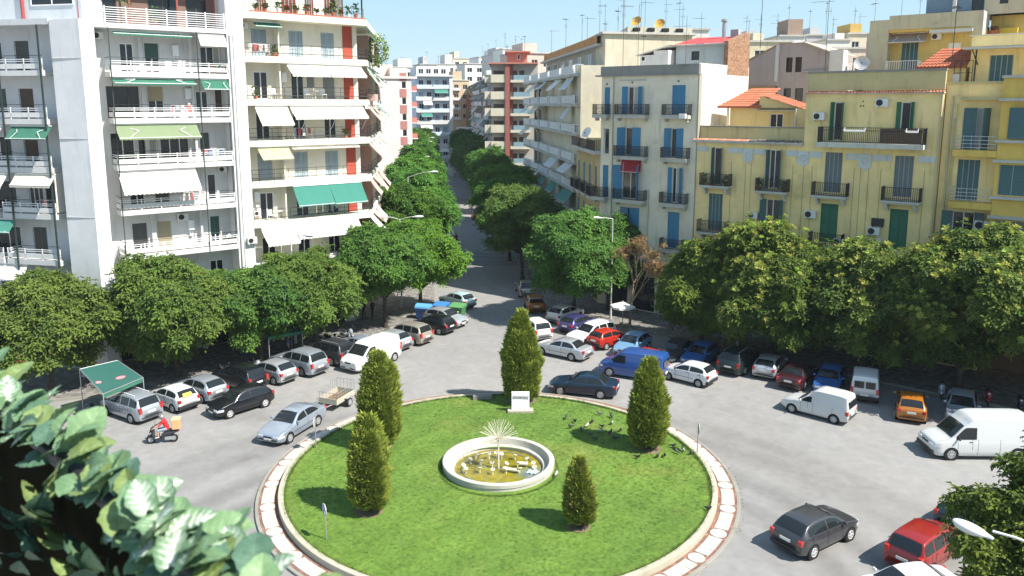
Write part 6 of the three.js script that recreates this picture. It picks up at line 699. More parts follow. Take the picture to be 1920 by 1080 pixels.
const TYPES = {
  hatch: { L: 4.0, W: 1.70, H: 1.45, top: [[0, .60], [.10, .73], [.5, .84], [1.02, .95], [1.75, 1.36], [2.1, 1.43], [2.8, 1.45], [3.35, 1.38], [3.86, 1.0], [4.0, .82]], belt: [[0, .60], [.3, .78], [1.0, .92], [3.6, .98], [4.0, .80]], cowl: 1.05, roof0: 1.85, roof1: 3.35, rear: 3.84, wf: .80, wr: 3.25, wheel: .305, win: [1.25, 3.55], pill: [2.32], roofW: .60, tail: 'corner', hatchback: 1 },
  hatch3: { L: 3.75, W: 1.62, H: 1.42, top: [[0, .58], [.10, .72], [.45, .84], [.95, .95], [1.65, 1.34], [2.0, 1.41], [2.7, 1.42], [3.2, 1.36], [3.62, .98], [3.75, .78]], belt: [[0, .58], [.3, .78], [1.0, .92], [3.4, .99], [3.75, .76]], cowl: .98, roof0: 1.72, roof1: 3.2, rear: 3.6, wf: .72, wr: 3.05, wheel: .29, win: [1.18, 3.4], pill: [2.3], roofW: .58, tail: 'corner', darkBumper: 1, hatchback: 1 },
  sedan: { L: 4.62, W: 1.77, H: 1.43, top: [[0, .58], [.12, .70], [.6, .82], [1.28, .94], [2.1, 1.35], [2.5, 1.42], [3.0, 1.42], [3.4, 1.36], [4.0, 1.02], [4.45, .98], [4.62, .80]], belt: [[0, .58], [.35, .76], [1.2, .90], [3.8, .97], [4.4, .93], [4.62, .78]], cowl: 1.30, roof0: 2.15, roof1: 3.38, rear: 4.0, wf: .88, wr: 3.58, wheel: .315, win: [1.5, 3.78], pill: [2.62], roofW: .60, tail: 'corner' },
  wagon: { L: 4.6, W: 1.78, H: 1.50, top: [[0, .60], [.12, .72], [.6, .84], [1.2, .95], [2.0, 1.40], [2.4, 1.48], [3.4, 1.50], [4.05, 1.45], [4.48, .98], [4.6, .82]], belt: [[0, .60], [.35, .78], [1.2, .92], [4.3, .98], [4.6, .80]], cowl: 1.24, roof0: 2.05, roof1: 4.05, rear: 4.46, wf: .86, wr: 3.52, wheel: .32, win: [1.45, 4.22], pill: [2.5, 3.4], roofW: .62, tail: 'tall', rails: 1, hatchback: 1 },
  suv: { L: 4.55, W: 1.84, H: 1.70, top: [[0, .72], [.12, .88], [.6, 1.0], [1.2, 1.08], [1.9, 1.56], [2.3, 1.67], [3.4, 1.70], [4.1, 1.65], [4.45, 1.1], [4.55, .9]], belt: [[0, .72], [.35, .92], [1.2, 1.05], [4.3, 1.12], [4.55, .9]], cowl: 1.22, roof0: 1.95, roof1: 4.1, rear: 4.44, wf: .86, wr: 3.5, wheel: .36, win: [1.42, 4.25], pill: [2.4, 3.35], roofW: .66, tail: 'tall', rails: 1, hatchback: 1 },
  mpv: { L: 4.3, W: 1.74, H: 1.62, top: [[0, .64], [.12, .80], [.5, .92], [.98, 1.02], [1.85, 1.52], [2.3, 1.60], [3.2, 1.62], [3.85, 1.54], [4.2, 1.0], [4.3, .82]], belt: [[0, .64], [.35, .84], [1.0, .98], [4.0, 1.04], [4.3, .82]], cowl: 1.0, roof0: 1.95, roof1: 3.85, rear: 4.18, wf: .82, wr: 3.42, wheel: .31, win: [1.25, 4.0], pill: [2.35, 3.2], roofW: .64, tail: 'tall', hatchback: 1 },
  smallVan: { L: 4.2, W: 1.68, H: 1.80, top: [[0, .60], [.10, .72], [.5, .84], [1.0, .94], [1.62, 1.34], [1.85, 1.46], [2.05, 1.70], [2.4, 1.79], [3.4, 1.80], [4.02, 1.74], [4.16, 1.2], [4.2, .9]], belt: [[0, .60], [.3, .78], [1.0, .92], [4.0, .98], [4.2, .85]], cowl: 1.03, roof0: 1.66, roof1: 4.02, rear: 4.16, wf: .76, wr: 3.38, wheel: .29, win: [1.2, 2.0], winTop: 1.33, pill: [], roofW: .68, tail: 'low', van: 1, darkBumper: 0 },
  boxVan: { L: 4.15, W: 1.74, H: 1.82, top: [[0, .66], [.10, .82], [.45, .94], [.85, 1.04], [1.5, 1.62], [1.85, 1.78], [2.6, 1.82], [3.6, 1.82], [4.02, 1.78], [4.12, 1.2], [4.15, .9]], belt: [[0, .66], [.3, .88], [1.0, 1.0], [4.0, 1.04], [4.15, .9]], cowl: .88, roof0: 1.6, roof1: 4.02, rear: 4.12, wf: .78, wr: 3.42, wheel: .31, win: [1.1, 2.15], winTop: 1.6, pill: [], roofW: .74, tail: 'tall', van: 1, darkBumper: 1 },
  midVan: { L: 4.8, W: 1.90, H: 1.95, top: [[0, .70], [.10, .90], [.4, 1.04], [.72, 1.14], [1.5, 1.74], [1.9, 1.92], [2.8, 1.95], [4.2, 1.95], [4.68, 1.90], [4.76, 1.2], [4.8, .9]], belt: [[0, .70], [.3, .95], [1.0, 1.08], [4.6, 1.12], [4.8, .9]], cowl: .76, roof0: 1.58, roof1: 4.68, rear: 4.76, wf: .90, wr: 3.98, wheel: .33, win: [1.0, 2.1], winTop: 1.68, pill: [], roofW: .80, tail: 'tall', van: 1 },
  bigVan: { L: 5.6, W: 2.0, H: 2.35, top: [[0, .72], [.10, .92], [.45, 1.06], [.92, 1.20], [1.62, 1.86], [1.85, 2.02], [2.2, 2.28], [2.7, 2.35], [4.6, 2.35], [5.45, 2.30], [5.56, 1.2], [5.6, .9]], belt: [[0, .72], [.3, .98], [1.0, 1.14], [5.4, 1.18], [5.6, .9]], cowl: .96, roof0: 1.74, roof1: 5.45, rear: 5.56, wf: .98, wr: 4.55, wheel: .35, win: [1.22, 2.35], winTop: 1.84, pill: [], roofW: .84, tail: 'tall', van: 1, darkBumper: 1 },
};
const pl = (A, d) => { if (d <= A[0][0]) return A[0][1]; for (let k = 0; k < A.length - 1; k++) if (d <= A[k + 1][0]) { const t = (d - A[k][0]) / (A[k + 1][0] - A[k][0]), p0 = A[Math.max(0, k - 1)], p1 = A[k], p2 = A[k + 1], p3 = A[Math.min(A.length - 1, k + 2)], dx = p2[0] - p1[0]; const sl = (a, b, c) => { const s1 = (b[1] - a[1]) / Math.max(1e-6, b[0] - a[0]), s2 = (c[1] - b[1]) / Math.max(1e-6, c[0] - b[0]); return s1 * s2 <= 0 ? 0 : 2 * s1 * s2 / (s1 + s2); }; const m1 = k === 0 ? (p2[1] - p1[1]) / dx : sl(p0, p1, p2), m2 = k + 2 >= A.length ? (p2[1] - p1[1]) / dx : sl(p1, p2, p3), t2 = t * t, t3 = t2 * t; return (2 * t3 - 3 * t2 + 1) * p1[1] + (t3 - 2 * t2 + t) * m1 * dx + (-2 * t3 + 3 * t2) * p2[1] + (t3 - t2) * m2 * dx; } return A[A.length - 1][1]; };
function carParts(type) {
  const c = TYPES[type]; if (c.made) return c.made; const { L, W } = c, hw = W / 2;
  const bodyW = (d) => { const f = clamp(d / .55, 0, 1), r = clamp((L - d) / .5, 0, 1); return hw * (1 - .20 * (1 - f) ** 2.4 - (c.van ? .03 : .12) * (1 - r) ** 2.2); };
  const top = (d) => pl(c.top, d), belt = (d) => Math.min(pl(c.belt, d), top(d) - .012), roofMax = c.H, edgeW = (d) => { const g = clamp((top(d) - belt(d)) / (roofMax - belt(d)), 0, 1); return lerp(bodyW(d) * .93, Math.min(c.roofW, bodyW(d)), g); };
  const ringAt = (d) => { const b = belt(d), t = top(d), w = bodyW(d), e = edgeW(d), bot = .2 + .10 * (clamp(1 - d / .35, 0, 1) + clamp(1 - (L - d) / .35, 0, 1)), h = b - bot; return [[0, bot], [w * .86, bot], [w * .965, bot + .06], [w * .995, bot + h * .34], [w, bot + h * .66], [w * .985, bot + h * .9], [w * .955, b], [e, Math.max(b + .004, t - .055)], [e * .90, Math.max(b + .006, t - .016)], [e * .5, t + .004], [0, t + .014]]; };
  const ds = []; for (let k = 0; k <= 56; k++) ds.push(L * k / 56); for (const p of c.top) ds.push(p[0]); ds.sort((a, b) => a - b); const D = ds.filter((d, k) => k === 0 || d - ds[k - 1] > .018);
  const pos = [], idx = [], NR = 21; for (const d of D) { const r = ringAt(d), full = [...r.map(([z, y]) => [z, y]), ...r.slice(1, -1).reverse().map(([z, y]) => [-z, y])]; full.push(full[0]); for (const [z, y] of full) pos.push(L / 2 - d, y, z); }
  for (let i = 0; i < D.length - 1; i++) for (let k = 0; k < NR - 1; k++) { const a = i * NR + k, b = a + NR; idx.push(a, a + 1, b + 1, a, b + 1, b); }
  for (const [i, s] of [[0, 1], [D.length - 1, -1]]) for (let k = 1; k < NR - 2; k++) { const a = i * NR; s > 0 ? idx.push(a, a + k + 1, a + k) : idx.push(a, a + k, a + k + 1); }
  const body = new THREE.BufferGeometry(); body.setAttribute('position', new THREE.Float32BufferAttribute(pos, 3)); body.setIndex(idx); body.computeVertexNormals();
  { // join the seam underneath
    const N = body.attributes.normal; for (let i = 0; i < D.length; i++) { const a = i * NR, b = a + NR - 1; N.setXYZ(a, 0, -1, 0); N.setXYZ(b, 0, -1, 0); } }
  const sideZ = (d, y) => { const r = ringAt(d); for (let k = 2; k < 8; k++) if (y >= r[k][1] && y <= r[k + 1][1]) return lerp(r[k][0], r[k + 1][0], (y - r[k][1]) / Math.max(1e-5, r[k + 1][1] - r[k][1])); return y < r[2][1] ? r[2][0] : r[7][0]; };
  const topY = (d, z) => { const r = ringAt(d); z = Math.abs(z); for (let k = 10; k > 6; k--) if (z >= r[k][0] && z <= r[k - 1][0]) return lerp(r[k][1], r[k - 1][1], (z - r[k][0]) / Math.max(1e-5, r[k - 1][0] - r[k][0])); return r[7][1]; };
  const patch = (fn, nu, nv) => { const g = new GB(), P = []; for (let i = 0; i <= nu; i++) for (let j = 0; j <= nv; j++) P.push(fn(i / nu, j / nv)); for (let i = 0; i < nu; i++) for (let j = 0; j < nv; j++) { const a = P[i * (nv + 1) + j], b = P[(i + 1) * (nv + 1) + j], cc = P[(i + 1) * (nv + 1) + j + 1], d = P[i * (nv + 1) + j + 1]; if (a && b && cc && d) g.quad(a, b, cc, d); } const q = g.build(); const N = q.attributes.normal; return q; };
  const O = .008, glass = [];
  const slopeN = (d) => { const e = .03, s = (top(d + e) - top(d - e)) / (2 * e), l = Math.hypot(1, s); return [s / l, 1 / l]; };
  const screen = (d0, d1, k) => patch((u, v) => { const d = lerp(d0, d1, u), e = edgeW(d) * .875, z = lerp(-e, e, v), [nx, ny] = slopeN(d); return [L / 2 - d + nx * O * 1.5, topY(d, z) + ny * O * 1.5 + .002, z]; }, 8, 8);
  glass.push(['windscreen', screen(c.cowl + .05, c.roof0 - .06)]);
  if (!c.van) glass.push(['rear_window', screen(c.roof1 + .04, c.rear - .03)]);
  const sideWin = (d0, d1, s) => patch((u, v) => { const d = lerp(d0, d1, u), y0 = belt(d) + .035, y1 = Math.min(c.winTop || 9, top(d) - .10); if (y1 - y0 < .02) return null; const y = lerp(y0, y1, v), z = sideZ(d, y) + O; return [L / 2 - d, y, s * z]; }, 14, 5);
  const cuts = [c.win[0], ...c.pill, c.win[1]]; for (let k = 0; k < cuts.length - 1; k++) for (const s of [-1, 1]) glass.push(['side_window', sideWin(cuts[k] + (k ? .04 : 0), cuts[k + 1] - .04, s)]);
  if (c.van) for (const s of [-1, 1]) { const g = new GB(); const y0 = 1.06, y1 = Math.min(c.H - .32, 1.55), w = bodyW(L - .05); g.box(-L / 2 - .012 + (0), -L / 2 + .06, y0, y1, s * .05, s * (w * .74)); glass.push(['rear_window', g.build()]); }
  // seams of doors and bonnet, wheel arches
  const seam = new GB(); const line = (d, y0, y1) => { for (const s of [-1, 1]) for (let k = 0; k < 6; k++) { const a = lerp(y0, y1, k / 6), b = lerp(y0, y1, (k + 1) / 6); seam.bar([L / 2 - d, a, s * (sideZ(d, a) + .001)], [L / 2 - d, b, s * (sideZ(d, b) + .001)], .008, .008, 4); } };
  line(cuts[0] + .1, .34, belt(cuts[0] + .1)); for (const d of c.van ? [cuts[1] + .06, cuts[1] + 1.25] : c.pill) line(d, .34, belt(d) + .02); line(Math.min(cuts[cuts.length - 1] - .25, c.wr + .1), .62, belt(c.wr)); for (const s of [-1, 1]) for (let k = 0; k < 6; k++) { const a = lerp(.25, c.cowl, k / 6), b = lerp(.25, c.cowl, (k + 1) / 6), za = edgeW(a) * .9, zb = edgeW(b) * .9; seam.bar([L / 2 - a, topY(a, za) + .001, s * za], [L / 2 - b, topY(b, zb) + .001, s * zb], .007, .007, 4); }
  const arch = new GB(), ag = new THREE.CylinderGeometry(c.wheel + .055, c.wheel + .055, .3, 22); for (const d of [c.wf, c.wr]) for (const s of [-1, 1]) arch.add(ag, T(L / 2 - d, c.wheel, s * (bodyW(d) - .142), Math.PI / 2));
  // lamps, plates, grille, bumper strips, mirrors, handles
  const fz = (d) => bodyW(d); const lamps = { head: [], tail: [] }; const bz = (y0, y1, z0, z1, d0, d1) => new GB().box(L / 2 - d0, L / 2 - d1, y0, y1, z0, z1).build();
  const headY = pl(c.top, .12) - .03; for (const s of [-1, 1]) { lamps.head.push(patch((u, v) => { const d = lerp(.02, .42, u), y = lerp(headY - .17, headY - .015, v); return [L / 2 - d + .012, Math.min(y, belt(d) - .01), s * (sideZ(d, Math.min(y, belt(d) - .01)) + .010)]; }, 6, 3)); lamps.head.push(new GB().add(new RoundedBoxGeometry(.08, .14, .34, 2, .03), T(L / 2 - .035, headY - .10, s * (bodyW(.02) - .20))).build()); }
  const ty = c.tail === 'tall' ? [.72, 1.08] : c.tail === 'low' ? [.66, .92] : [.70, .92]; const rearTopY = Math.min(ty[1], pl(c.top, L - .08)); for (const s of [-1, 1]) { lamps.tail.push(new GB().add(new RoundedBoxGeometry(.20, ty[1] - ty[0], .20, 2, .03), T(-L / 2 + .085, (ty[0] + ty[1]) / 2, s * (bodyW(L - .04) - .085))).build()); }
  const bump = new GB(); bump.box(L / 2 - .02, L / 2 + .018, .36, .44, -bodyW(0) * .9, bodyW(0) * .9); bump.box(-L / 2 - .016, -L / 2 + .03, .40, .46, -bodyW(L) * .92, bodyW(L) * .92); if (c.darkBumper) { bump.add(new RoundedBoxGeometry(.30, .26, bodyW(.1) * 2 - .02, 2, .05), T(L / 2 - .115, .42, 0)); bump.add(new RoundedBoxGeometry(.30, .26, bodyW(L - .1) * 2 + .01, 2, .05), T(-L / 2 + .12, .42, 0)); }
  bump.box(L / 2 - .03, L / 2 + .014, headY - .16, headY - .06, -.28, .28); // grille
  const sill = new GB(); for (const s of [-1, 1]) for (let k = 0; k < 8; k++) { const a = lerp(c.wf + .42, c.wr - .42, k / 8), b = lerp(c.wf + .42, c.wr - .42, (k + 1) / 8); sill.bar([L / 2 - a, .54, s * (sideZ(a, .54) + .002)], [L / 2 - b, .54, s * (sideZ(b, .54) + .002)], .016, .016, 4); }
  const mirrors = [-1, 1].map((s) => new GB().add(new RoundedBoxGeometry(.10, .13, .19, 2, .04), T(L / 2 - c.win[0] - .10, belt(c.win[0]) + .10, s * (bodyW(c.win[0]) + .07))).build());
  const handles = new GB(); for (const s of [-1, 1]) for (const d of [...c.pill, c.win[1] - .2].slice(0, 2)) handles.add(new RoundedBoxGeometry(.17, .035, .03, 1, .01), T(L / 2 - d + .14, belt(d) - .10, s * (sideZ(d, belt(d) - .1) + .01)));
  const plateF = new GB().box(L / 2 + .0, L / 2 + .026, .40, .50, -.25, .25).build(), py = c.van ? .62 : type.startsWith('sedan') ? .72 : .74, plateR = new GB().box(-L / 2 - .026, -L / 2 + .03, py - .06, py + .06, -.25, .25).build();
  const rails = new GB(); if (c.rails) for (const s of [-1, 1]) { const z = c.roofW * .84; rails.bar([L / 2 - c.roof0 - .25, top(c.roof0 + .25) + .05, s * z], [L / 2 - c.roof1 + .15, top(c.roof1 - .15) + .05, s * z], .02, .02, 5); for (const d of [c.roof0 + .3, (c.roof0 + c.roof1) / 2, c.roof1 - .2]) rails.bar([L / 2 - d, top(d) - .03, s * z], [L / 2 - d, top(d) + .05, s * z], .02, .02, 5); }
  const r = c.wheel, tp = [[r * .62, -.1], [r * .93, -.1], [r, -.07], [r, .07], [r * .93, .1], [r * .62, .1]].map((q) => new THREE.Vector2(...q)), tyre = fixN(new THREE.LatheGeometry(tp, 26)); tyre.rotateX(Math.PI / 2);
  const rim = new GB(); rim.add(new THREE.TorusGeometry(r * .60, .018, 5, 24), T(0, 0, .1)); const spokes = c.van ? 8 : 6; for (let k = 0; k < spokes; k++) { const a = k / spokes * 6.283; rim.add(new THREE.BoxGeometry(r * .56, .05, .02), T(Math.cos(a) * r * .31, Math.sin(a) * r * .31, .103, 0, 0, a)); } rim.add(new THREE.CylinderGeometry(.06, .06, .03, 10), T(0, 0, .103, Math.PI / 2)); const hub = new THREE.CylinderGeometry(r * .62, r * .62, .19, 20); hub.rotateX(Math.PI / 2);
  return (c.made = { body, glass, seam: seam.build(), arch: arch.build(), lamps, bump: bump.build(), sill: sill.build(), mirrors, handles: handles.build(), plateF, plateR, rails: c.rails ? rails.build() : null, tyre, rim: rim.build(), hub, bodyW, L });
}
function car(type, m, p, dir, label, o = {}) { // dir: heading in x, z
  const k = carParts(type), c = TYPES[type], t = thing(o.name || (c.van ? 'van' : 'car'), label, c.van ? 'van' : 'car', [p[0], .004, p[1]], Math.atan2(-dir[1], dir[0])); const s = o.s || 1.04; const P = (n, g, mm) => { const q = part(n, g, mm, t); q.scale.setScalar(s); return q; };
  P('body', k.body, m); k.glass.forEach(([n, g]) => P(n, g, o.blind && n === 'side_window' ? m : M.carGlass)); P('door_seam', k.seam, M.seam); P('wheel_arch', k.arch, M.arch); k.lamps.head.forEach((g, i) => P('headlight', g, M.lampClear)); k.lamps.tail.forEach((g) => P('tail_light', g, M.lampRed)); P('bumper', k.bump, M.trim); if (!c.van || type === 'boxVan') P('side_strip', k.sill, M.trim); k.mirrors.forEach((g) => P('wing_mirror', g, c.darkBumper ? M.trim : m)); P('door_handle', k.handles, c.darkBumper ? M.trim : m); P('number_plate', k.plateF, M.plate); P('number_plate', k.plateR, M.plate); if (k.rails) P('roof_rail', k.rails, M.rim);
  for (const d of [c.wf, c.wr]) for (const sd of [-1, 1]) { const w = part('wheel', k.tyre, M.tyre, t); w.position.set((c.L / 2 - d) * s, c.wheel * s, sd * (k.bodyW(d) - .085) * s); w.scale.set(s, s, s); if (sd < 0) w.rotation.y = Math.PI; if (o.steer && d === c.wf) w.rotation.y += o.steer; part('rim', k.rim, o.rim || M.rim, w); part('hub', k.hub, M.hub, w); }
  return t;
}
// wheel-based placing: w = ground point of the named near-side wheel, side +1 when that is the car's left
function byWheel(type, m, w, rear, dir, side, label, o = {}) { const c = TYPES[type], l = Math.hypot(...dir), h = [dir[0] / l, dir[1] / l], left = [h[1], -h[0]], a = (rear ? c.wr - c.L / 2 : c.wf - c.L / 2) * 1.04, b = side * (c.W / 2 - .06); return car(type, m, [w[0] + h[0] * a - left[0] * b, w[1] + h[1] * a - left[1] * b], h, label, o); }
const rearAt = (type, m, p, dir, label, o) => { const l = Math.hypot(...dir), k = TYPES[type].L / 2 * 1.04; return car(type, m, [p[0] + dir[0] / l * k, p[1] + dir[1] / l * k], [dir[0] / l, dir[1] / l], label, o); };
const frontAt = (type, m, p, dir, label, o) => { const l = Math.hypot(...dir), k = TYPES[type].L / 2 * 1.04; return car(type, m, [p[0] - dir[0] / l * k, p[1] - dir[1] / l * k], [dir[0] / l, dir[1] / l], label, o); };
// left-hand row, nosed in to the kerb
const DL = [-.83, -.56];
{ const c = byWheel('mpv', PT.silver2, [-24.11, -47.81], 1, [-.85, -.53], 1, 'silver grey estate with pale roof rails, first parked car of the left row'); const g = new GB(); for (const s of [-1, 1]) g.bar([.9, 1.74, s * .5], [-1.3, 1.72, s * .5], .025, .025, 5); part('roof_rail', g, M.whiteFrame, c); }
{ const c = byWheel('hatch3', PT.white, [-22.21, -49.57], 1, [-.81, -.58], 1, 'white small hatchback with an orange patch in its rear window, in the left row'); const o = part('window_sticker', new GB().quad([0, 0, -.42], [0, 0, .30], [.16, .22, .24], [.16, .22, -.36]), paint(.55, .36, .05), c); o.position.set(-1.90, 1.08, 0); }
byWheel('hatch', PT.silver2, [-20.97, -51.27], 1, DL, 1, 'grey saloon like hatchback parked between the white hatchback and a black people carrier');
byWheel('mpv', PT.black, [-18.95, -53.2], 1, DL, 1, 'black people carrier parked behind the moving black hatchback');
byWheel('hatch', PT.silver, [-17.13, -54.8], 1, DL, 1, 'silver rounded hatchback parked left of the silver off-roader');
byWheel('suv', PT.silver2, [-15.6, -56.62], 1, DL, 1, 'silver off-roader with roof rails parked in the left row', { rim: M.hub });
byWheel('suv', PT.graphite, [-13.96, -59.06], 1, DL, 1, 'dark grey off-roader parked left of the white van');
byWheel('sedan', PT.greyBlue, [-11.9, -60.9], 1, DL, 1, 'grey car whose roof shows behind the white van');
byWheel('hatch', PT.silver, [-9.68, -62.55], 1, DL, 1, 'silver hatchback with tall red tail lamps parked right of the white van');
byWheel('mpv', PT.champagne, [-8.28, -64.3], 1, DL, 1, 'beige people carrier parked in the left row before the forked tree');
byWheel('hatch', PT.black, [-6.37, -67.42], 1, DL, 1, 'black small hatchback near the far end of the left row');
byWheel('hatch', PT.silver, [-5.49, -69.44], 0, [.83, .56], -1, 'silver car with its nose to the road, last of the left row by the bins');
frontAt('midVan', PT.white, [-12.35, -57.3], [-.55, .83], 'white van facing the roundabout, half hidden by the left column conifer');
byWheel('hatch', PT.black, [-18.22, -48.67], 0, [-.66, .75], 1, 'shiny black hatchback driving out beside the parked left row', { rim: M.hub2 });
byWheel('sedan', PT.greyBlue, [-12.3, -47.5], 1, [-.37, .93], 1, 'silver blue saloon towing a trailer round the left of the island');
// right-hand row
rearAt('mpv', PT.white, [2.75, -65.2], [-.4, -.9], 'white car mostly hidden behind the tallest conifer');
rearAt('hatch', PT.white, [3.7, -70.7], [.62, -.78], 'white hatchback seen from behind, first of the right-hand row by the street'); rearAt('hatch', PT.purple, [4.6, -67.5], [.66, -.75], 'purple blue hatchback seen from behind, next to the white one');
frontAt('wagon', PT.white, [5.0, -64.2], [-.75, .66], 'white estate with roof rails facing the roundabout, in front of the purple hatchback'); byWheel('sedan', PT.silver, [4.71, -60.23], 1, [-.82, -.58], 1, 'pale silver saloon stopped in the road right of the tallest conifer');
byWheel('hatch3', PT.red, [7.72, -63.1], 1, [.76, -.65], -1, 'bright red hatchback parked nose in beside the white estate'); frontAt('hatch', PT.lightBlue, [8.7, -60.9], [-.55, .83], 'light blue hatchback facing out, parked right of the red hatchback');
rearAt('hatch', PT.red, [9.3, -57.3], [.62, -.78], 'red car whose roof shows over the blue van'); frontAt('sedan', PT.graphite, [11.6, -59.0], [-.6, .8], 'dark grey saloon facing out in the shade behind the blue van'); frontAt('hatch', PT.blue, [13.5, -58.2], [-.6, .8], 'blue hatchback facing out in the shade behind the white three door car');
car('midVan', PT.blueVan, [9.05, -56.75], [-.89, -.45], 'blue panel van stopped behind the navy saloon');
byWheel('sedan', PT.navy, [6.07, -52.06], 1, [-.96, -.27], 1, 'dark navy saloon driving along the far edge of the island'); byWheel('hatch3', PT.white, [13.35, -54.36], 1, [-.76, -.65], 1, 'white three door hatchback with dark bumpers, right of the right conifer');
rearAt('suv', PT.dkGreen, [16.0, -56.6], [.6, -.8], 'very dark green off-roader parked in the shade, tail towards us'); rearAt('hatch', PT.silver, [18.35, -55.7], [.55, -.84], 'pale silver hatchback in the shade, tail towards us'); rearAt('sedan', PT.maroon, [19.4, -53.5], [.62, -.78], 'dark maroon saloon with a bright plate parked in the shade'); frontAt('hatch', PT.blue, [21.6, -52.4], [-.5, .86], 'blue car peeping out behind the small white van');
byWheel('smallVan', PT.vanWhite, [20.42, -47.81], 1, [-.74, -.67], 1, 'small white van with a high rear box driving past the shaded cars'); rearAt('boxVan', PT.white, [23.75, -51.1], [.42, -.9], 'pale box van with two rear windows parked tail out');
rearAt('hatch', PT.orange, [25.2, -47.6], [.42, -.9], 'orange hatchback parked in the shade, tail towards us'); frontAt('hatch', PT.silver2, [28.1, -47.2], [-.5, .86], 'silver car facing out behind the large white van');
byWheel('bigVan', PT.vanWhite, [24.95, -42.59], 0, [-1, -.02], 1, 'large white high roofed van at the right edge of the roundabout');
byWheel('hatch', PT.graphite, [13.41, -32.7], 1, [.83, -.55], -1, 'dark grey hatchback driving at the lower right of the roundabout', { s: 1.1, rim: M.hub2 }); rearAt('mpv', PT.darkRed, [16.7, -31.3], [.80, -.60], 'red car seen from behind at the lower right beside the feathery tree'); rearAt('sedan', PT.navy, [20.6, -34.6], [.83, -.55], 'dark blue car half hidden by the feathery tree'); car('sedan', PT.white, [15.9, -29.3], [-.97, .2], 'white car cut off by the lower edge beside the red one');
// street
car('hatch', PT.teal, [-5.5, -77.6], [-.7, -.72], 'pale turquoise and white car parked past the green bin'); car('sedan', PT.white, [-9.6, -113.4], [-.11, -1], 'white car parked on the left up the street near the walking person'); car('hatch', PT.white, [-8.7, -106.5], [-.11, -1], 'second white car up the street on the left, nearer than the other'); car('hatch', PT.red, [-6.2, -139], [-.11, -1], 'small red car far up the street on the right'); rearAt('sedan', PT.champagne, [1.7, -80.5], [-.1, -1], 'beige car parked in the shade at the right of the street mouth'); rearAt('hatch', PT.orange, [2.4, -74.3], [-.1, -1], 'orange brown car parked in deep shade at the right of the street mouth');
// trailer behind the silver blue saloon
{ const t = thing('trailer', 'small open two wheeled trailer with a grey mesh cage behind the silver blue saloon', 'trailer', [-11.75, 0, -50.9], Math.atan2(-.93, -.37)); const g = new GB(); g.box(-1.05, 1.05, .46, .5, -.68, .68); for (const s of [-1, 1]) g.box(-1.05, 1.05, .5, .86, s * .68 - .02, s * .68 + .02); for (const s of [-1, 1]) g.box(s * 1.05 - .02, s * 1.05 + .02, .5, .86, -.68, .68); part('tub', g, paint(.48, .45, .36, .7, .2), t); part('load_floor', new GB().box(-1.0, 1.0, .505, .52, -.64, .64), paint(.16, .10, .06, .9), t); const c = new GB(); const top = 1.55; for (const s of [-1, 1]) { for (let k = 0; k <= 8; k++) { const x = -1.03 + k * .2575; c.bar([x, .86, s * .68], [x, top - (k > 3 ? .3 : 0), s * .68], .015, .015, 4); } for (const y of [1.05, 1.25]) c.bar([-1.03, y, s * .68], [1.03, y, s * .68], .012, .012, 4); c.bar([-1.03, top, s * .68], [-.25, top, s * .68], .02, .02, 4); c.bar([-.25, top - .3, s * .68], [1.03, top - .3, s * .68], .02, .02, 4); } for (const s of [-1, 1]) for (let k = 0; k <= 5; k++) { const z = -.68 + k * .272; c.bar([s * 1.03, .86, z], [s * 1.03, s < 0 ? top : top - .3, z], .015, .015, 4); } c.bar([-1.03, top, -.68], [-1.03, top, .68], .02, .02, 4); c.bar([1.03, top - .3, -.68], [1.03, top - .3, .68], .02, .02, 4); part('mesh_cage', c, M.greyMetal, t); part('drawbar', new GB().bar([1.05, .45, .3], [2.1, .42, 0], .035, .035, 5).bar([1.05, .45, -.3], [2.1, .42, 0], .035, .035, 5), M.greyMetal, t); const k = carParts('hatch'); for (const s of [-1, 1]) { const w = part('wheel', k.tyre, M.tyre, t, [-.15, .3, s * .82]); if (s < 0) w.rotation.y = Math.PI; part('rim', k.rim, M.rim, w); part('hub', k.hub, M.hub, w); part('mudguard', new GB().box(-.5, .2, .64, .67, s * .72, s * .95), M.greyMetal, t); } for (const s of [-1, 1]) part('tail_light', new GB().box(-1.1, -1.05, .5, .62, s * .55 - .09, s * .55 + .09), M.lampRed, t); }

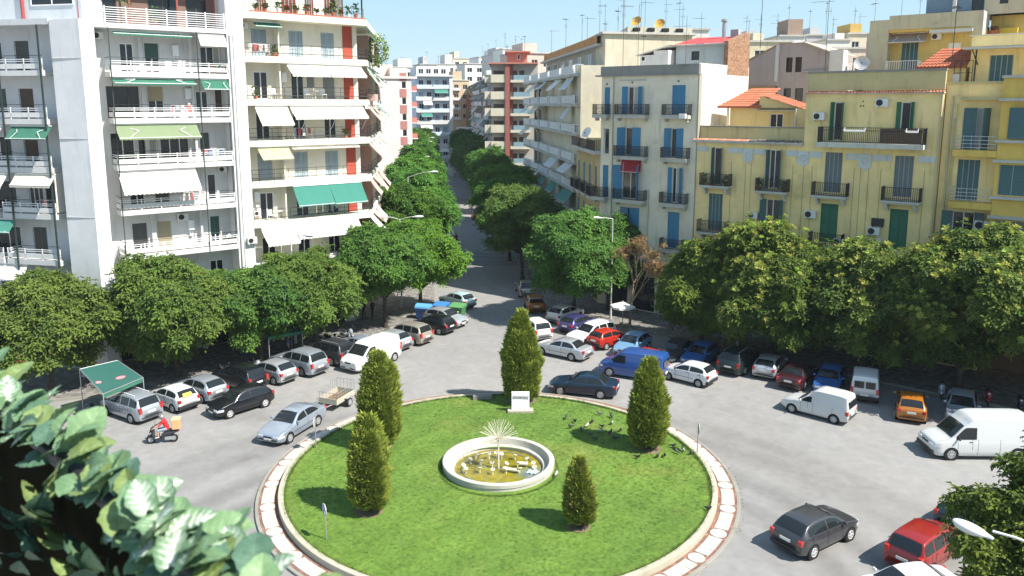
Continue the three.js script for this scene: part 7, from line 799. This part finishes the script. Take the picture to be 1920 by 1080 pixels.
// ---------------------------------------------------------------- people, scooter, birds: one continuous surface each
function sdfMesh(bones, res, colorOf, k = .045) { // bones: [ax,ay,az, bx,by,bz, ra, rb, tag, flatten?]
  const lo = [1e9, 1e9, 1e9], hi = [-1e9, -1e9, -1e9]; for (const b of bones) for (let j = 0; j < 3; j++) { lo[j] = Math.min(lo[j], b[j] - b[6] - .06, b[j + 3] - b[7] - .06); hi[j] = Math.max(hi[j], b[j] + b[6] + .06, b[j + 3] + b[7] + .06); }
  const size = Math.max(hi[0] - lo[0], hi[1] - lo[1], hi[2] - lo[2]), c = [0, 1, 2].map((j) => (lo[j] + hi[j]) / 2), mc = new MarchingCubes(res, new THREE.MeshStandardMaterial(), false, false, 200000);
  const dist = (x, y, z) => { let s = 0, best = 1e9, tg = null; for (const b of bones) { const dx = b[3] - b[0], dy = b[4] - b[1], dz = b[5] - b[2], px = x - b[0], py = y - b[1], pz = z - b[2], L = dx * dx + dy * dy + dz * dz || 1e-9, t = clamp((px * dx + py * dy + pz * dz) / L, 0, 1); const d = Math.hypot(px - dx * t, py - dy * t, pz - dz * t) - lerp(b[6], b[7], t); if (d < k * 14) s += Math.exp(-d / k); if (d < best) { best = d; tg = b[8]; } } return [-k * Math.log(s + 1e-30), tg]; };
  const half = res / 2; for (let z = 0; z < res; z++) for (let y = 0; y < res; y++) for (let x = 0; x < res; x++) { const X = c[0] + (x - half) / half * size * .55, Y = c[1] + (y - half) / half * size * .55, Z = c[2] + (z - half) / half * size * .55; mc.field[x + y * res + z * res * res] = -dist(X, Y, Z)[0]; }
  mc.isolation = 0; mc.update(); const n = mc.count, p = new Float32Array(n * 3), nr = new Float32Array(n * 3), col = new Float32Array(n * 3);
  for (let i = 0; i < n; i++) { for (let j = 0; j < 3; j++) { p[i * 3 + j] = c[j] + mc.positionArray[i * 3 + j] * size * .55; nr[i * 3 + j] = mc.normalArray[i * 3 + j]; } const q = colorOf(dist(p[i * 3], p[i * 3 + 1], p[i * 3 + 2])[1], p[i * 3], p[i * 3 + 1], p[i * 3 + 2]); col.set(q, i * 3); }
  const g = new THREE.BufferGeometry(); g.setAttribute('position', new THREE.BufferAttribute(p, 3)); g.setAttribute('normal', new THREE.BufferAttribute(nr, 3)); g.setAttribute('uv', new THREE.BufferAttribute(new Float32Array(n * 2), 2)); g.setAttribute('color', new THREE.BufferAttribute(col, 3)); return g;
}
M.skinCloth = mat({ color: rgb(1, 1, 1), vertexColors: true, roughness: .85 });
function body(J, cols) { // J: joints
  const B = [], b = (a, c, ra, rb, t) => B.push([...J[a], ...J[c], ra, rb, t]); b('pelvis', 'waist', .135, .125, 'torso'); b('waist', 'chest', .125, .15, 'torso'); b('shL', 'shR', .075, .075, 'torso'); b('chest', 'neck', .12, .06, 'torso'); b('neck', 'head', .055, .06, 'skin'); B.push([...J.head, J.head[0] + (J.face?.[0] ?? .02), J.head[1] + .05, J.head[2] + (J.face?.[2] ?? 0), .095, .1, 'head']); { const f = J.face || [.1, 0, 0]; B.push([J.head[0] + f[0], J.head[1] - .0, J.head[2] + f[2], J.head[0] + f[0] * 1.18, J.head[1] - .02, J.head[2] + f[2] * 1.18, .02, .015, 'skin']); }
  for (const s of ['L', 'R']) { b('sh' + s, 'el' + s, .058, .045, 'sleeve'); b('el' + s, 'ha' + s, .043, .03, 'skin'); const h = J['ha' + s], e = J['el' + s], d = [h[0] - e[0], h[1] - e[1], h[2] - e[2]], l = Math.hypot(...d), u = d.map((x) => x / l); B.push([...h, h[0] + u[0] * .07, h[1] + u[1] * .07, h[2] + u[2] * .07, .036, .032, 'skin']); for (let f = 0; f < 4; f++) { const o = (f - 1.5) * .02; B.push([h[0] + u[0] * .08, h[1] + u[1] * .08, h[2] + u[2] * .08 + o, h[0] + u[0] * (.15 + (f % 3) * .01), h[1] + u[1] * .14 - .02, h[2] + u[2] * .14 + o, .011, .009, 'skin']); } B.push([h[0], h[1], h[2] + .02, h[0] + u[0] * .06 + .01, h[1] + u[1] * .06, h[2] + u[2] * .06 + .05, .013, .01, 'skin']); b('hip' + s, 'kn' + s, .092, .065, 'thigh'); b('kn' + s, 'an' + s, .062, .042, 'shin'); b('an' + s, 'to' + s, .045, .035, 'shoe'); }
  return sdfMesh(B, cols.res || 76, cols, .018);
}
function standing(step) { return { pelvis: [0, .95, 0], waist: [0, 1.1, 0], chest: [.01, 1.34, 0], neck: [.01, 1.5, 0], head: [.02, 1.62, 0], face: [.09, 0, 0], shL: [0, 1.41, -.18], shR: [0, 1.41, .18], elL: [-.06 + step * .25, 1.14, -.24], haL: [.04 + step * .3, .92, -.25], elR: [-.04 - step * .25, 1.14, .24], haR: [.02 - step * .25, .9, .25], hipL: [0, .9, -.09], hipR: [0, .9, .09], knL: [.06 - step * .3, .5, -.1], anL: [-step * .5, .09, -.1], toL: [.14 - step * .5, .04, -.11], knR: [.05 + step * .35, .5, .1], anR: [step * .5, .08, .1], toR: [.16 + step * .5, .04, .11] }; }
function person(label, p, turn, cols, J) { const t = thing('person', label, 'person', p, turn); const f = (tag2, x, y, z) => { const c = cols[tag2] || cols.torso; if (tag2 === 'head') return (y > J.head[1] + .045 || (x - J.head[0]) * (J.face[0] > 0 ? 1 : -1) < -.02) ? cols.hair : cols.skin; return c; }; part('body', body(J, f), M.skinCloth, t); return t; }
const skin = [.48, .29, .20];
person('person in dark clothes walking under the forked tree, left of two', [-13.8, .135, -72.0], -2.2, { torso: [.03, .035, .05], sleeve: [.03, .035, .05], thigh: [.015, .015, .02], shin: [.015, .015, .02], shoe: [.01, .01, .01], skin, hair: [.02, .015, .01] }, standing(.28));
person('person in black walking under the forked tree, right of two', [-13.1, .135, -72.5], -2.1, { torso: [.012, .012, .014], sleeve: [.012, .012, .014], thigh: [.02, .02, .03], shin: [.02, .02, .03], shoe: [.01, .01, .01], skin, hair: [.02, .015, .01] }, standing(-.25));
person('person in a dark red shirt walking up the middle of the street', [-8.0, 0, -112.3], 1.7, { torso: [.25, .02, .03], sleeve: [.25, .02, .03], thigh: [.03, .03, .05], shin: [.03, .03, .05], shoe: [.02, .02, .02], skin, hair: [.03, .02, .01] }, standing(.3));
person('person standing in the deep shade beside the parked motorbikes on the left', [-17.8, .135, -60.9], .4, { torso: [.10, .12, .2], sleeve: [.10, .12, .2], thigh: [.03, .03, .04], shin: [.03, .03, .04], shoe: [.02, .02, .02], skin, hair: [.03, .02, .01] }, standing(.05));
function scooter(label, p, dir, m, group) { // x forward
  const t = thing('scooter', label, 'scooter', [p[0], 0, p[1]], Math.atan2(-dir[1], dir[0]), group); const tg = cached('sct', () => new GB().add(new THREE.TorusGeometry(.20, .062, 8, 20))), rg = cached('scr', () => { const g = new GB(); g.add(new THREE.CylinderGeometry(.15, .15, .05, 14), T(0, 0, 0, Math.PI / 2)); return g; });
  for (const x of [.64, -.62]) { const w = part('wheel', tg, M.tyre, t, [x, .26, 0]); part('rim', rg, M.rim, w); }
  const loft = (pts) => { const g = new GB(), n = 10; for (let i = 0; i < pts.length - 1; i++) for (let k = 0; k < n; k++) { const P = (j, kk) => { const [x, y, rx, ry] = pts[j], a = kk / n * 6.283; return [x, y + Math.sin(a) * ry, Math.cos(a) * rx]; }; g.quad(P(i, k), P(i, k + 1), P(i + 1, k + 1), P(i + 1, k)); } return g; };
  part('rear_body', loft([[-.95, .74, .02, .02], [-.88, .72, .13, .08], [-.6, .66, .17, .14], [-.2, .58, .17, .16], [.02, .46, .15, .12], [.08, .38, .1, .06], [.1, .36, .02, .02]]), m, t); part('leg_shield', new GB().prism([[.42, -.2], [.50, -.2], [.62, 0], [.50, .2], [.42, .2]], .36, .88), m, t); part('front_fairing', loft([[.40, 1.0, .05, .05], [.48, .95, .16, .12], [.62, .86, .15, .14], [.7, .72, .06, .06], [.74, .6, .02, .02]]), m, t); part('footboard', new GB().box(.02, .5, .29, .35, -.17, .17), M.trim, t); part('mudguard', loft([[.88, .40, .02, .02], [.8, .50, .09, .05], [.62, .54, .1, .05], [.45, .44, .08, .04]]), m, t);
  part('seat', loft([[-.82, .80, .02, .02], [-.75, .82, .13, .05], [-.35, .80, .14, .06], [-.05, .76, .12, .05], [.02, .74, .02, .02]]), M.trim, t); part('handlebar', new GB().bar([.42, 1.02, -.33], [.42, 1.02, .33], .022, .022, 6).bar([.5, .9, 0], [.42, 1.03, 0], .03, .03, 6).bar([.64, .26, .08], [.5, .9, .03], .03, .03, 6), M.trim, t); part('headlight', new THREE.SphereGeometry(.08, 10, 8), M.lampClear, t, [.64, .9, 0]); part('tail_light', new GB().box(-.97, -.9, .66, .74, -.08, .08), M.lampRed, t); part('engine', new GB().box(-.75, -.15, .2, .4, -.1, .14), M.greyMetal, t); part('exhaust', new GB().bar([-.9, .34, .18], [-.3, .28, .16], .06, .05, 8), M.greyMetal, t); for (const s of [-1, 1]) part('wing_mirror', new GB().bar([.44, 1.03, s * .24], [.42, 1.2, s * .3], .008, .008, 4).add(new THREE.SphereGeometry(.05, 8, 6), T(.42, 1.22, s * .31, 0, 0, 0, [.4, .8, 1.2])), M.trim, t); return t;
}
{ const d = [-.975, .22], p = [-20.9, -44.9]; const s = scooter('dark scooter ridden across the road by a rider in red', p, d, paint(.05, .053, .06, .3, .3)); const a = Math.atan2(-d[1], d[0]);
  const J = { pelvis: [-.28, .92, 0], waist: [-.27, 1.06, 0], chest: [-.16, 1.3, 0], neck: [-.10, 1.46, 0], head: [-.04, 1.57, 0], face: [.09, 0, 0], shL: [-.13, 1.39, -.19], shR: [-.13, 1.39, .19], elL: [.10, 1.17, -.27], haL: [.36, 1.05, -.26], elR: [.10, 1.17, .27], haR: [.36, 1.05, .26], hipL: [-.22, .88, -.1], hipR: [-.22, .88, .1], knL: [.2, .83, -.15], anL: [.2, .42, -.13], toL: [.36, .38, -.14], knR: [.2, .83, .15], anR: [.2, .42, .13], toR: [.36, .38, .14] };
  const t = person('rider in a red shirt, grey shorts and helmet sitting on the dark scooter', [p[0], 0, p[1]], a, { torso: [.62, .02, .022], sleeve: [.62, .02, .022], thigh: [.24, .28, .33], shin: skin, shoe: [.65, .64, .62], skin, hair: [.05, .05, .05] }, J);
  const hg = new THREE.SphereGeometry(.145, 18, 12, 0, 6.284, 0, 2.0); part('helmet', hg, paint(.30, .31, .33, .25, .4), t, [-.045, 1.63, 0]); part('visor', new GB().add(new THREE.SphereGeometry(.15, 12, 6, 2.6, 1.1, 1.25, .5), T(-.04, 1.63, 0, 0, 0, 0)), M.carGlass, t);
  const b = thing('delivery_box', 'orange delivery box standing on the rack behind the rider in red', 'box', [p[0] + Math.cos(a) * -.82, .80, p[1] - Math.sin(a) * -.82], a); part('case', new RoundedBoxGeometry(.46, .58, .46, 2, .04), paint(.72, .36, .17, .6), b, [0, .33, 0]); part('lid', new RoundedBoxGeometry(.49, .1, .49, 2, .03), paint(.78, .55, .26, .6), b, [0, .65, 0]); }
[[-26.9, -48.4, 'dark motor scooter parked by the ivy at the end of the left row', PT.graphite, [.5, .86]], [-19.4, -57.6, 'silver motor scooter in the shade behind the black people carrier', PT.silver2, [.7, .7]], [-21.3, -56.2, 'black motor scooter in the shade left of the small plaza tree', PT.black, [.6, .8]], [-15.2, -64.5, 'black motor scooter parked under the trees before the cream block', PT.black, [.8, .6]], [-14.2, -66.0, 'grey motor scooter parked under the trees, nearest to the forked tree', PT.silver2, [.8, .6]], [32.2, -51.2, 'dark red motor scooter in the shade at the far right', PT.darkRed, [-.5, .86]], [33.6, -50.0, 'black motor scooter in the shade at the far right edge', PT.black, [-.5, .86]], [23.6, -56.2, 'blue motor scooter in the shade behind the blue car', PT.blue, [-.5, .86]], [29.8, -52.6, 'silver motor scooter in the shade behind the orange hatchback', PT.silver2, [-.5, .86]]].forEach(([x, z, l, m, d]) => scooter(l, [x, z], d, m));
// pigeons
{ const q = rng(9), B = [[-.12, .14, 0, .06, .16, 0, .035, .062, 'b'], [.06, .16, 0, .11, .21, 0, .058, .032, 'b'], [.11, .21, 0, .135, .245, 0, .03, .03, 'h'], [.15, .245, 0, .185, .235, 0, .01, .004, 'k'], [-.12, .14, 0, -.24, .12, 0, .03, .012, 't'], [-.02, .11, -.02, 0, .01, -.025, .009, .006, 'l'], [-.02, .11, .02, 0, .01, .025, .009, .006, 'l'], [0, .01, .025, .035, .006, .025, .006, .004, 'l'], [0, .01, -.025, .035, .006, -.025, .006, .004, 'l']];
  const shades = [[.045, .05, .06], [.03, .03, .034], [.40, .39, .37], [.10, .11, .125]], geos = shades.map((s) => sdfMesh(B, 30, (t) => t === 'l' ? [.25, .06, .04] : t === 'k' ? [.1, .1, .1] : t === 'h' || t === 't' ? s.map((v) => v * .6) : s, .012));
  const spots = [[3.4, -47.5, 0], [5.5, -46.1, 0], [4.6, -46.2, 2], [3.9, -46.9, 1], [5.0, -46.9, 0], [6.2, -46.7, 2], [4.2, -45.5, 0], [5.3, -45.4, 2], [5.9, -45.2, 0], [4.7, -44.9, 3], [6.6, -45.6, 0], [3.6, -46.0, 1], [6.3, -47.8, 0], [9.3, -43.4, 0], [9.8, -42.9, 2], [8.6, -42.1, 1], [10.2, -42.5, 0], [9.0, -44.7, 0], [6.1, -44.3, 0], [7.0, -41.8, 1], [4.9, -44.2, 0], [5.6, -48.2, 3], [9.6, -36.2, 0], [2.35, -39.6, 2], [8.2, -42.0, 0], [9.4, -42.6, 3]];
  spots.forEach(([x, z, k], i) => { const r = Math.hypot(x - CX, z - CZ), y = r > 11.3 ? .44 : .335 + .14 * (1 - (r / 11.3) ** 2); const o = part(numbered('pigeon'), geos[k], M.skinCloth, scene, [x, y, z]); o.rotation.y = q() * 6.28; o.scale.setScalar(1.15); const L = i === 22 ? 'pigeon alone on the near right part of the kerb wall' : i === 23 ? 'white pigeon standing just right of the fountain rim' : k === 2 ? 'pale pigeon on the lawn near the broad right-hand conifer' : 'dark pigeon on the lawn near the broad right-hand conifer'; tag(o, L, 'pigeon', i === 22 || i === 23 ? null : k === 2 ? 'pale pigeons near the right conifer' : 'dark pigeons near the right conifer'); });
}
// ---------------------------------------------------------------- street furniture
function lamp(label, p, H, arms, o = {}) { const t = thing('street_lamp', label, 'street lamp', [p[0], .1, p[1]]), m = o.m || paint(.55, .55, .53, .5, .2); part('pole', new GB().bar([0, 0, 0], [0, .8, 0], .12, .11, 10).bar([0, .8, 0], [0, H - .4, 0], .085, .055, 10), m, t); arms.forEach(([dx, dz, L, up]) => { const l = Math.hypot(dx, dz), ux = dx / l, uz = dz / l, pts = []; for (let k = 0; k <= 6; k++) { const s = k / 6; pts.push([ux * L * s, H - .4 + up * Math.sin(s * 1.4), uz * L * s]); } part('arm', new GB().path(pts, .038, 7), m, t); const e = pts[6]; const hd = part('lamp_head', new GB().add(new THREE.SphereGeometry(.5, 20, 12), T(0, 0, 0, 0, 0, 0, [.98, .27, .42])).bar([-.62, -.02, 0], [-.35, 0, 0], .05, .09, 8), paint(.62, .64, .66, .35), t, [e[0] + ux * .52, e[1] + .02, e[2] + uz * .52]); hd.rotation.set(0, Math.atan2(-uz, ux), o.tilt || .06, 'YZX'); hd.scale.setScalar(o.hs || 1); part('lens', new GB().add(new THREE.SphereGeometry(.36, 14, 8), T(.06, -.075, 0, 0, 0, 0, [1, .28, .44])), new THREE.MeshPhysicalMaterial({ color: rgb(.55, .56, .55), roughness: .2 }), hd); }); return t; }
lamp('grey street lamp with one arm at the right street corner, before the blue shuttered house', [9.25, -72.3], 9.9, [[-1, .12, 1.1, .12]]);
lamp('street lamp with two opposite arms between the left street trees and the pink awnings', [-10.9, -76.5], 9.2, [[1, .2, 1.4, .35], [-1, .1, 1.2, .3]]); lamp('tall pale lamp post with its head over the street, left of the road', [-12.2, -93], 11.8, [[1, .1, 2.6, .7]]); lamp('thin lamp post before the white awnings of the cream block', [-18.2, -64.5], 9.6, [[1, .25, 1.1, .1]], { m: paint(.6, .6, .58, .5) });
lamp('lamp head showing above the trees before the left of the yellow house', [18.4, -62.6], 8.9, [[1, .3, 1.2, .1]], {}); [[-15.4, -118, 10.6], [-16.8, -132, 11.2], [-18.6, -150, 11.6], [-20, -168, 12], [-21.4, -188, 12]].forEach(([x, z, h], i) => lamp(['first', 'second', 'third', 'fourth', 'fifth'][i] + ' lamp post up the street among the left street trees', [x, z], h, [[1, .1, 2.2, .5]]));
lamp('big grey lamp head on an arm reaching in at the lower right, nearest lamp', [15.4, -18.2], 8.0, [[-.97, -.25, 3.1, 1.45]], { m: paint(.42, .44, .47, .4, .3), tilt: .36, hs: .95 });
function sign(label, p, turn, draw, H, o = {}) { const t = thing('road_sign', label, 'road sign', p, turn); part('post', new GB().bar([0, 0, 0], [0, H, 0], .03, .03, 8), M.greyMetal, t); const c = new THREE.CylinderGeometry(.3, .3, .025, 28); c.rotateX(Math.PI / 2); part('plate', c, paint(.62, .63, .64, .4, .3), t, [0, H - .25, .035]); if (draw) { part('face', new THREE.CircleGeometry(.29, 28), mat({ map: canvasTex(128, 128, draw), roughness: .4 }), t, [0, H - .25, .0495]); } return t; }
const blueArrow = (c, w) => { c.fillStyle = '#1d4f9e'; c.fillRect(0, 0, w, w); c.strokeStyle = '#fff'; c.lineWidth = 5; c.beginPath(); c.arc(w / 2, w / 2, w / 2 - 5, 0, 7); c.stroke(); c.lineWidth = 13; c.beginPath(); c.moveTo(w * .3, w * .25); c.lineTo(w * .66, w * .68); c.stroke(); c.fillStyle = '#fff'; c.beginPath(); c.moveTo(w * .8, w * .84); c.lineTo(w * .78, w * .48); c.lineTo(w * .46, w * .78); c.fill(); };
sign('round blue arrow sign on the near left edge of the lawn', [-8.5, .36, -33.6], -1.05, blueArrow, 1.7); sign('round sign seen from the side at the far left edge of the lawn', [-11.35, .40, -43.4], -1.55, blueArrow, 1.75); sign('dark sign post seen edge on at the right rim of the lawn', [10.55, .38, -42.6], 1.45, blueArrow, 1.75);
function bin(label, p, turn, m, lidM, dome) { const t = thing('wheeled_bin', label, 'bin', [p[0], 0, p[1]], turn); const g = new GB(), q = (y, w, d) => [[-w, y, d], [w, y, d], [w, y, -d], [-w, y, -d]]; const a = q(.22, .55, .42), b = q(1.15, .68, .54); for (let k = 0; k < 4; k++) { const n = (k + 1) % 4; g.quad(a[k], a[n], b[n], b[k]); } for (let k = -2; k <= 2; k++) { g.box(k * .24 - .03, k * .24 + .03, .3, 1.1, .44, .52); g.box(k * .24 - .03, k * .24 + .03, .3, 1.1, -.52, -.44); } g.box(-.72, .72, 1.12, 1.2, -.58, .58); part('tub', g, m, t); const l = new GB(); if (dome) { const n = 8; for (let k = 0; k < n; k++) { const A = Math.PI * k / n, B = Math.PI * (k + 1) / n; l.quad([-.68, 1.2 + Math.sin(A) * .34, Math.cos(A) * .56], [.68, 1.2 + Math.sin(A) * .34, Math.cos(A) * .56], [.68, 1.2 + Math.sin(B) * .34, Math.cos(B) * .56], [-.68, 1.2 + Math.sin(B) * .34, Math.cos(B) * .56]); for (const s of [-.68, .68]) l.tri([s, 1.2, 0], [s, 1.2 + Math.sin(A) * .34, Math.cos(A) * .56], [s, 1.2 + Math.sin(B) * .34, Math.cos(B) * .56]); } } else { l.quad([-.7, 1.22, .58], [.7, 1.22, .58], [.7, 1.40, -.56], [-.7, 1.40, -.56]); l.quad([-.7, 1.2, .58], [.7, 1.2, .58], [.7, 1.22, .58], [-.7, 1.22, .58]); for (const s of [-.7, .7]) l.tri([s, 1.2, .58], [s, 1.2, -.56], [s, 1.40, -.56]); l.quad([-.7, 1.2, -.56], [.7, 1.2, -.56], [.7, 1.4, -.56], [-.7, 1.4, -.56]); } part('lid', l, lidM, t); for (const [x, z] of [[-.48, .36], [.48, .36], [-.48, -.36], [.48, -.36]]) part('wheel', new GB().bar([x - .03, .1, z], [x + .03, .1, z], .1, .1, 10), M.tyre, t); return t; }
bin('green wheeled bin with ribbed sides at the street corner', [-5.15, -72.9], -.35, paint(.06, .20, .075, .6), paint(.10, .27, .10, .6)); bin('blue recycling bin with a flat lid next to the green bin', [-6.75, -73.4], -.3, paint(.02, .10, .33, .5), paint(.05, .20, .50, .5)); bin('light blue domed recycling bin left of the other blue bin', [-8.3, -72.5], -.3, paint(.03, .10, .30, .5), paint(.12, .36, .62, .45), 1);
// green market awning on the left pavement, with printed panel
{ const t = thing('cafe_canopy', 'green café canopy with faded pink print on the left pavement', 'canopy', [0, 0, 0]); const p = [[-25.3, 2.3, -46.9], [-24.2, 2.3, -49.9], [-26.6, 2.95, -51.5], [-28.2, 2.95, -49.7]]; const ctr = [-26.1, 0, -49.5]; t.position.set(...ctr); const P = p.map((q) => q.map((v, i) => v - ctr[i])); const g = new GB(); const n = 10; const pt = (u, v) => { const a = P[0].map((x, i) => lerp(x, P[1][i], u)), b = P[3].map((x, i) => lerp(x, P[2][i], u)), r = a.map((x, i) => lerp(x, b[i], v)); r[1] -= .10 * Math.sin(Math.PI * u) * Math.sin(Math.PI * v); return r; }; for (let i = 0; i < n; i++) for (let j = 0; j < n; j++) g.quad(pt(i / n, j / n), pt((i + 1) / n, j / n), pt((i + 1) / n, (j + 1) / n), pt(i / n, (j + 1) / n), [[i / n, j / n], [(i + 1) / n, j / n], [(i + 1) / n, (j + 1) / n], [i / n, (j + 1) / n]]);
  const tx = canvasTex(256, 256, (c, w, h) => { c.fillStyle = '#17584e'; c.fillRect(0, 0, w, h); c.fillStyle = '#c98a8e'; c.beginPath(); c.ellipse(165, 168, 30, 16, .2, 0, 7); c.fill(); c.beginPath(); c.ellipse(34, 150, 18, 12, 0, 0, 7); c.fill(); c.strokeStyle = '#8d3e50'; c.lineWidth = 4; c.beginPath(); c.ellipse(165, 168, 30, 16, .2, 0, 7); c.stroke(); }); part('cloth', g, new THREE.MeshPhysicalMaterial({ map: tx, side: THREE.DoubleSide, roughness: .9, transmission: .15 }), t); const v = new GB(); for (let i = 0; i < n; i++) { const a = pt(i / n, 0), b = pt((i + 1) / n, 0); v.quad([a[0], a[1] - .28, a[2]], [b[0], b[1] - .28, b[2]], b, a); } part('valance', v, M.clGreen, t); const f = new GB(); for (const q of P) f.bar([q[0], .1, q[2]], q, .035, .035, 6); f.path([...P, P[0]], .03, 5); part('frame', f, M.greyMetal, t); }
{ const t = thing('cafe_canopy', 'dark green café canopy under the trees before the cream block', 'canopy', [-18.3, 0, -60.6], .65); const g = new GB(); g.quad([-1.4, 2.4, 1.2], [1.4, 2.4, 1.2], [1.4, 3.0, -1.2], [-1.4, 3.0, -1.2]); g.quad([-1.4, 2.15, 1.2], [1.4, 2.15, 1.2], [1.4, 2.4, 1.2], [-1.4, 2.4, 1.2]); part('cloth', g, M.clGreen, t); const f = new GB(); for (const x of [-1.35, 1.35]) { f.bar([x, .1, 1.15], [x, 2.4, 1.15], .035, .035, 6); f.bar([x, .1, -1.15], [x, 3, -1.15], .035, .035, 6); } part('frame', f, M.greyMetal, t); }
function parasol(label, p, r, h, m, sq) { const t = thing('parasol', label, 'parasol', [p[0], .13, p[1]], .4), g = new GB(), n = 8; const e = []; for (let k = 0; k < n; k++) { const a = k / n * 6.283, rr = r * (sq ? (k % 2 ? 1.15 : .95) : 1); e.push([Math.cos(a) * rr, h - .45 + (k % 2) * .08, Math.sin(a) * rr]); } for (let k = 0; k < n; k++) { g.tri([0, h, 0], e[(k + 1) % n], e[k]); const a = e[k], b = e[(k + 1) % n]; g.quad([a[0], a[1] - .18, a[2]], a, b, [b[0], b[1] - .18, b[2]]); } part('canopy', g, m, t); part('pole', new GB().bar([0, 0, 0], [0, h + .12, 0], .035, .03, 8), M.greyMetal, t); return t; }
parasol('white café parasol beside the dry brown tree', [9.8, -68.4], 1.0, 2.65, M.clWhite, 1); parasol('dark café parasol deep in the shade before the yellow house', [17.4, -63.4], 1.5, 2.6, M.clGrey, 1);
// ---------------------------------------------------------------- ivy screen on the balcony railing close to the viewer
{ const A = V(-1.63, 19.255, -2.265), Bp = V(-.138, 19.255, -.88), d = Bp.clone().sub(A), L = d.length(); d.normalize(); const nIn = V(-d.z, 0, d.x); if (nIn.dot(V(0, 0, 0).sub(A).setY(0)) < 0) nIn.negate(); // towards the viewer's side
  const t = thing('ivy_screen', 'screen of large variegated ivy leaves along the balcony railing at the lower left', 'ivy screen', [A.x, A.y, A.z], Math.atan2(-d.z, d.x)); const zi = V(Math.sin(t.rotation.y), 0, Math.cos(t.rotation.y)).dot(nIn) > 0 ? 1 : -1; // local z of the inner side
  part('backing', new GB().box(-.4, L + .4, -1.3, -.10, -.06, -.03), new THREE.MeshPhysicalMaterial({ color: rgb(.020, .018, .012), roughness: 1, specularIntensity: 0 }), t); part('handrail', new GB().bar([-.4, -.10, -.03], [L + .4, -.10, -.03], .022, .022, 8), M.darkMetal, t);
  // one leaf: heart-shaped, folded along the midrib, veined
  const shape = (w, l, cup) => { const nU = 16, nV = 10, wid = (u) => w * Math.pow(Math.sin(Math.PI * Math.min(1, u * .93 + .07)), .62) * (1 - .25 * u) * (1 + .05 * Math.sin(u * 21)), p = [], uv = [], ix = []; for (let i = 0; i <= nU; i++) for (let j = 0; j <= nV; j++) { const u = i / nU, v = j / nV * 2 - 1; p.push(v * wid(u), u * l - Math.abs(v) * .16 * l * Math.max(0, 1 - u * 4), cup * Math.abs(v) * wid(u) * .9 - .30 * l * u * u + .0016 * Math.sin((u * 6 - Math.abs(v) * 1.2) * 6.28) * (1 - u * .6)); uv.push(j / nV, i / nU); } for (let i = 0; i < nU; i++) for (let j = 0; j < nV; j++) { const a = i * (nV + 1) + j, b = a + nV + 1; ix.push(a, a + 1, b + 1, a, b + 1, b); } const g = new THREE.BufferGeometry(); g.setAttribute('position', new THREE.Float32BufferAttribute(p, 3)); g.setAttribute('uv', new THREE.Float32BufferAttribute(uv, 2)); g.setIndex(ix); g.computeVertexNormals(); return g; };
  const leafTex = (base, pale, amt, seed) => tex(256, 256, (u, v) => { const s = Math.abs(u - .5) * 2, vein = Math.exp(-(((((v * 6 - s * 1.3) % 1) + 1) % 1 - .5) ** 2) / .012) * (s > .06 ? 1 : .4), mid = Math.exp(-(s * s) / .003), n = nC(u * .3 + seed * .17, v * .3 + seed * .31), k = clamp(amt * (1 - s * .9) * 1.5 * (.3 + n) * (.45 + .8 * vein) + mid * .4, 0, 1); return base.map((q, i) => clamp(lerp(q, pale[i], k) + .12 * (n - .5), 0, 1)); }, true, 1);
  const mats = [[[.38, .50, .36], [.56, .66, .50], .4], [[.34, .47, .34], [.88, .90, .84], 1.2], [[.41, .53, .37], [.60, .69, .52], .45], [[.36, .49, .34], [.82, .86, .76], .9], [[.44, .52, .31], [.62, .67, .44], .4], [[.31, .43, .35], [.46, .56, .47], .4]].map(([a, b, k], i) => new THREE.MeshPhysicalMaterial({ map: leafTex(a, b, k, i), roughness: .48, side: THREE.DoubleSide, transmission: .10, thickness: 0, specularIntensity: .6 }));
  const geos = [shape(.036, .070, .3), shape(.040, .076, .2), shape(.033, .066, .45)], q = rng(1234);
  const leaf = (x, y, z, s, out, tilt, roll, k) => { const o = part('leaf', geos[Math.floor(q() * 3)], mats[k ?? Math.floor(q() * 6)], t, [x, y, z]); o.scale.setScalar(s); o.rotation.set(tilt, roll, (q() - .5) * 1.6, 'YXZ'); return o; };
  for (let k = 0; k < 330; k++) { const x = -.25 + (L + .55) * q(), white = Math.sin(x * 5.2 + .6) > .15; leaf(x, -.145 + q() * .112, -.07 + q() * .09, .85 + q() * .4, 0, -.35 - q() * .9, (q() - .5) * 2.2 + (zi > 0 ? 0 : Math.PI), white && q() < .55 ? (q() < .6 ? 1 : 3) : [0, 2, 0, 4, 5][Math.floor(q() * 5)]); }
  for (let k = 0; k < 60; k++) leaf(-.25 + (L + .55) * q(), -.2 - q() * .12, zi * (.0 + q() * .03), .7 + q() * .3, 0, .4 + q() * .9, (q() - .5) * 2 + (zi > 0 ? 0 : Math.PI), [0, 5, 4][Math.floor(q() * 3)]);
  for (let k = 0; k < 90; k++) leaf(-.25 + (L + .55) * q(), -.3 - q() * .6, zi * (.01 + q() * .03), .6 + q() * .4, 0, .6 + q() * .8, (q() - .5) * 2 + (zi > 0 ? 0 : Math.PI), 5);
  const st = new GB(); for (let k = 0; k < 4; k++) { const x = L * q(), y = -.14 - q() * .25; st.path([[x, y, zi * .0], [x + .08, y - .05, zi * .015], [x + .2, y - .16 - q() * .06, zi * .01]], .003, 5); } part('stem', st, paint(.30, .26, .2, .7), t);
}
renderer.render(scene, camera);
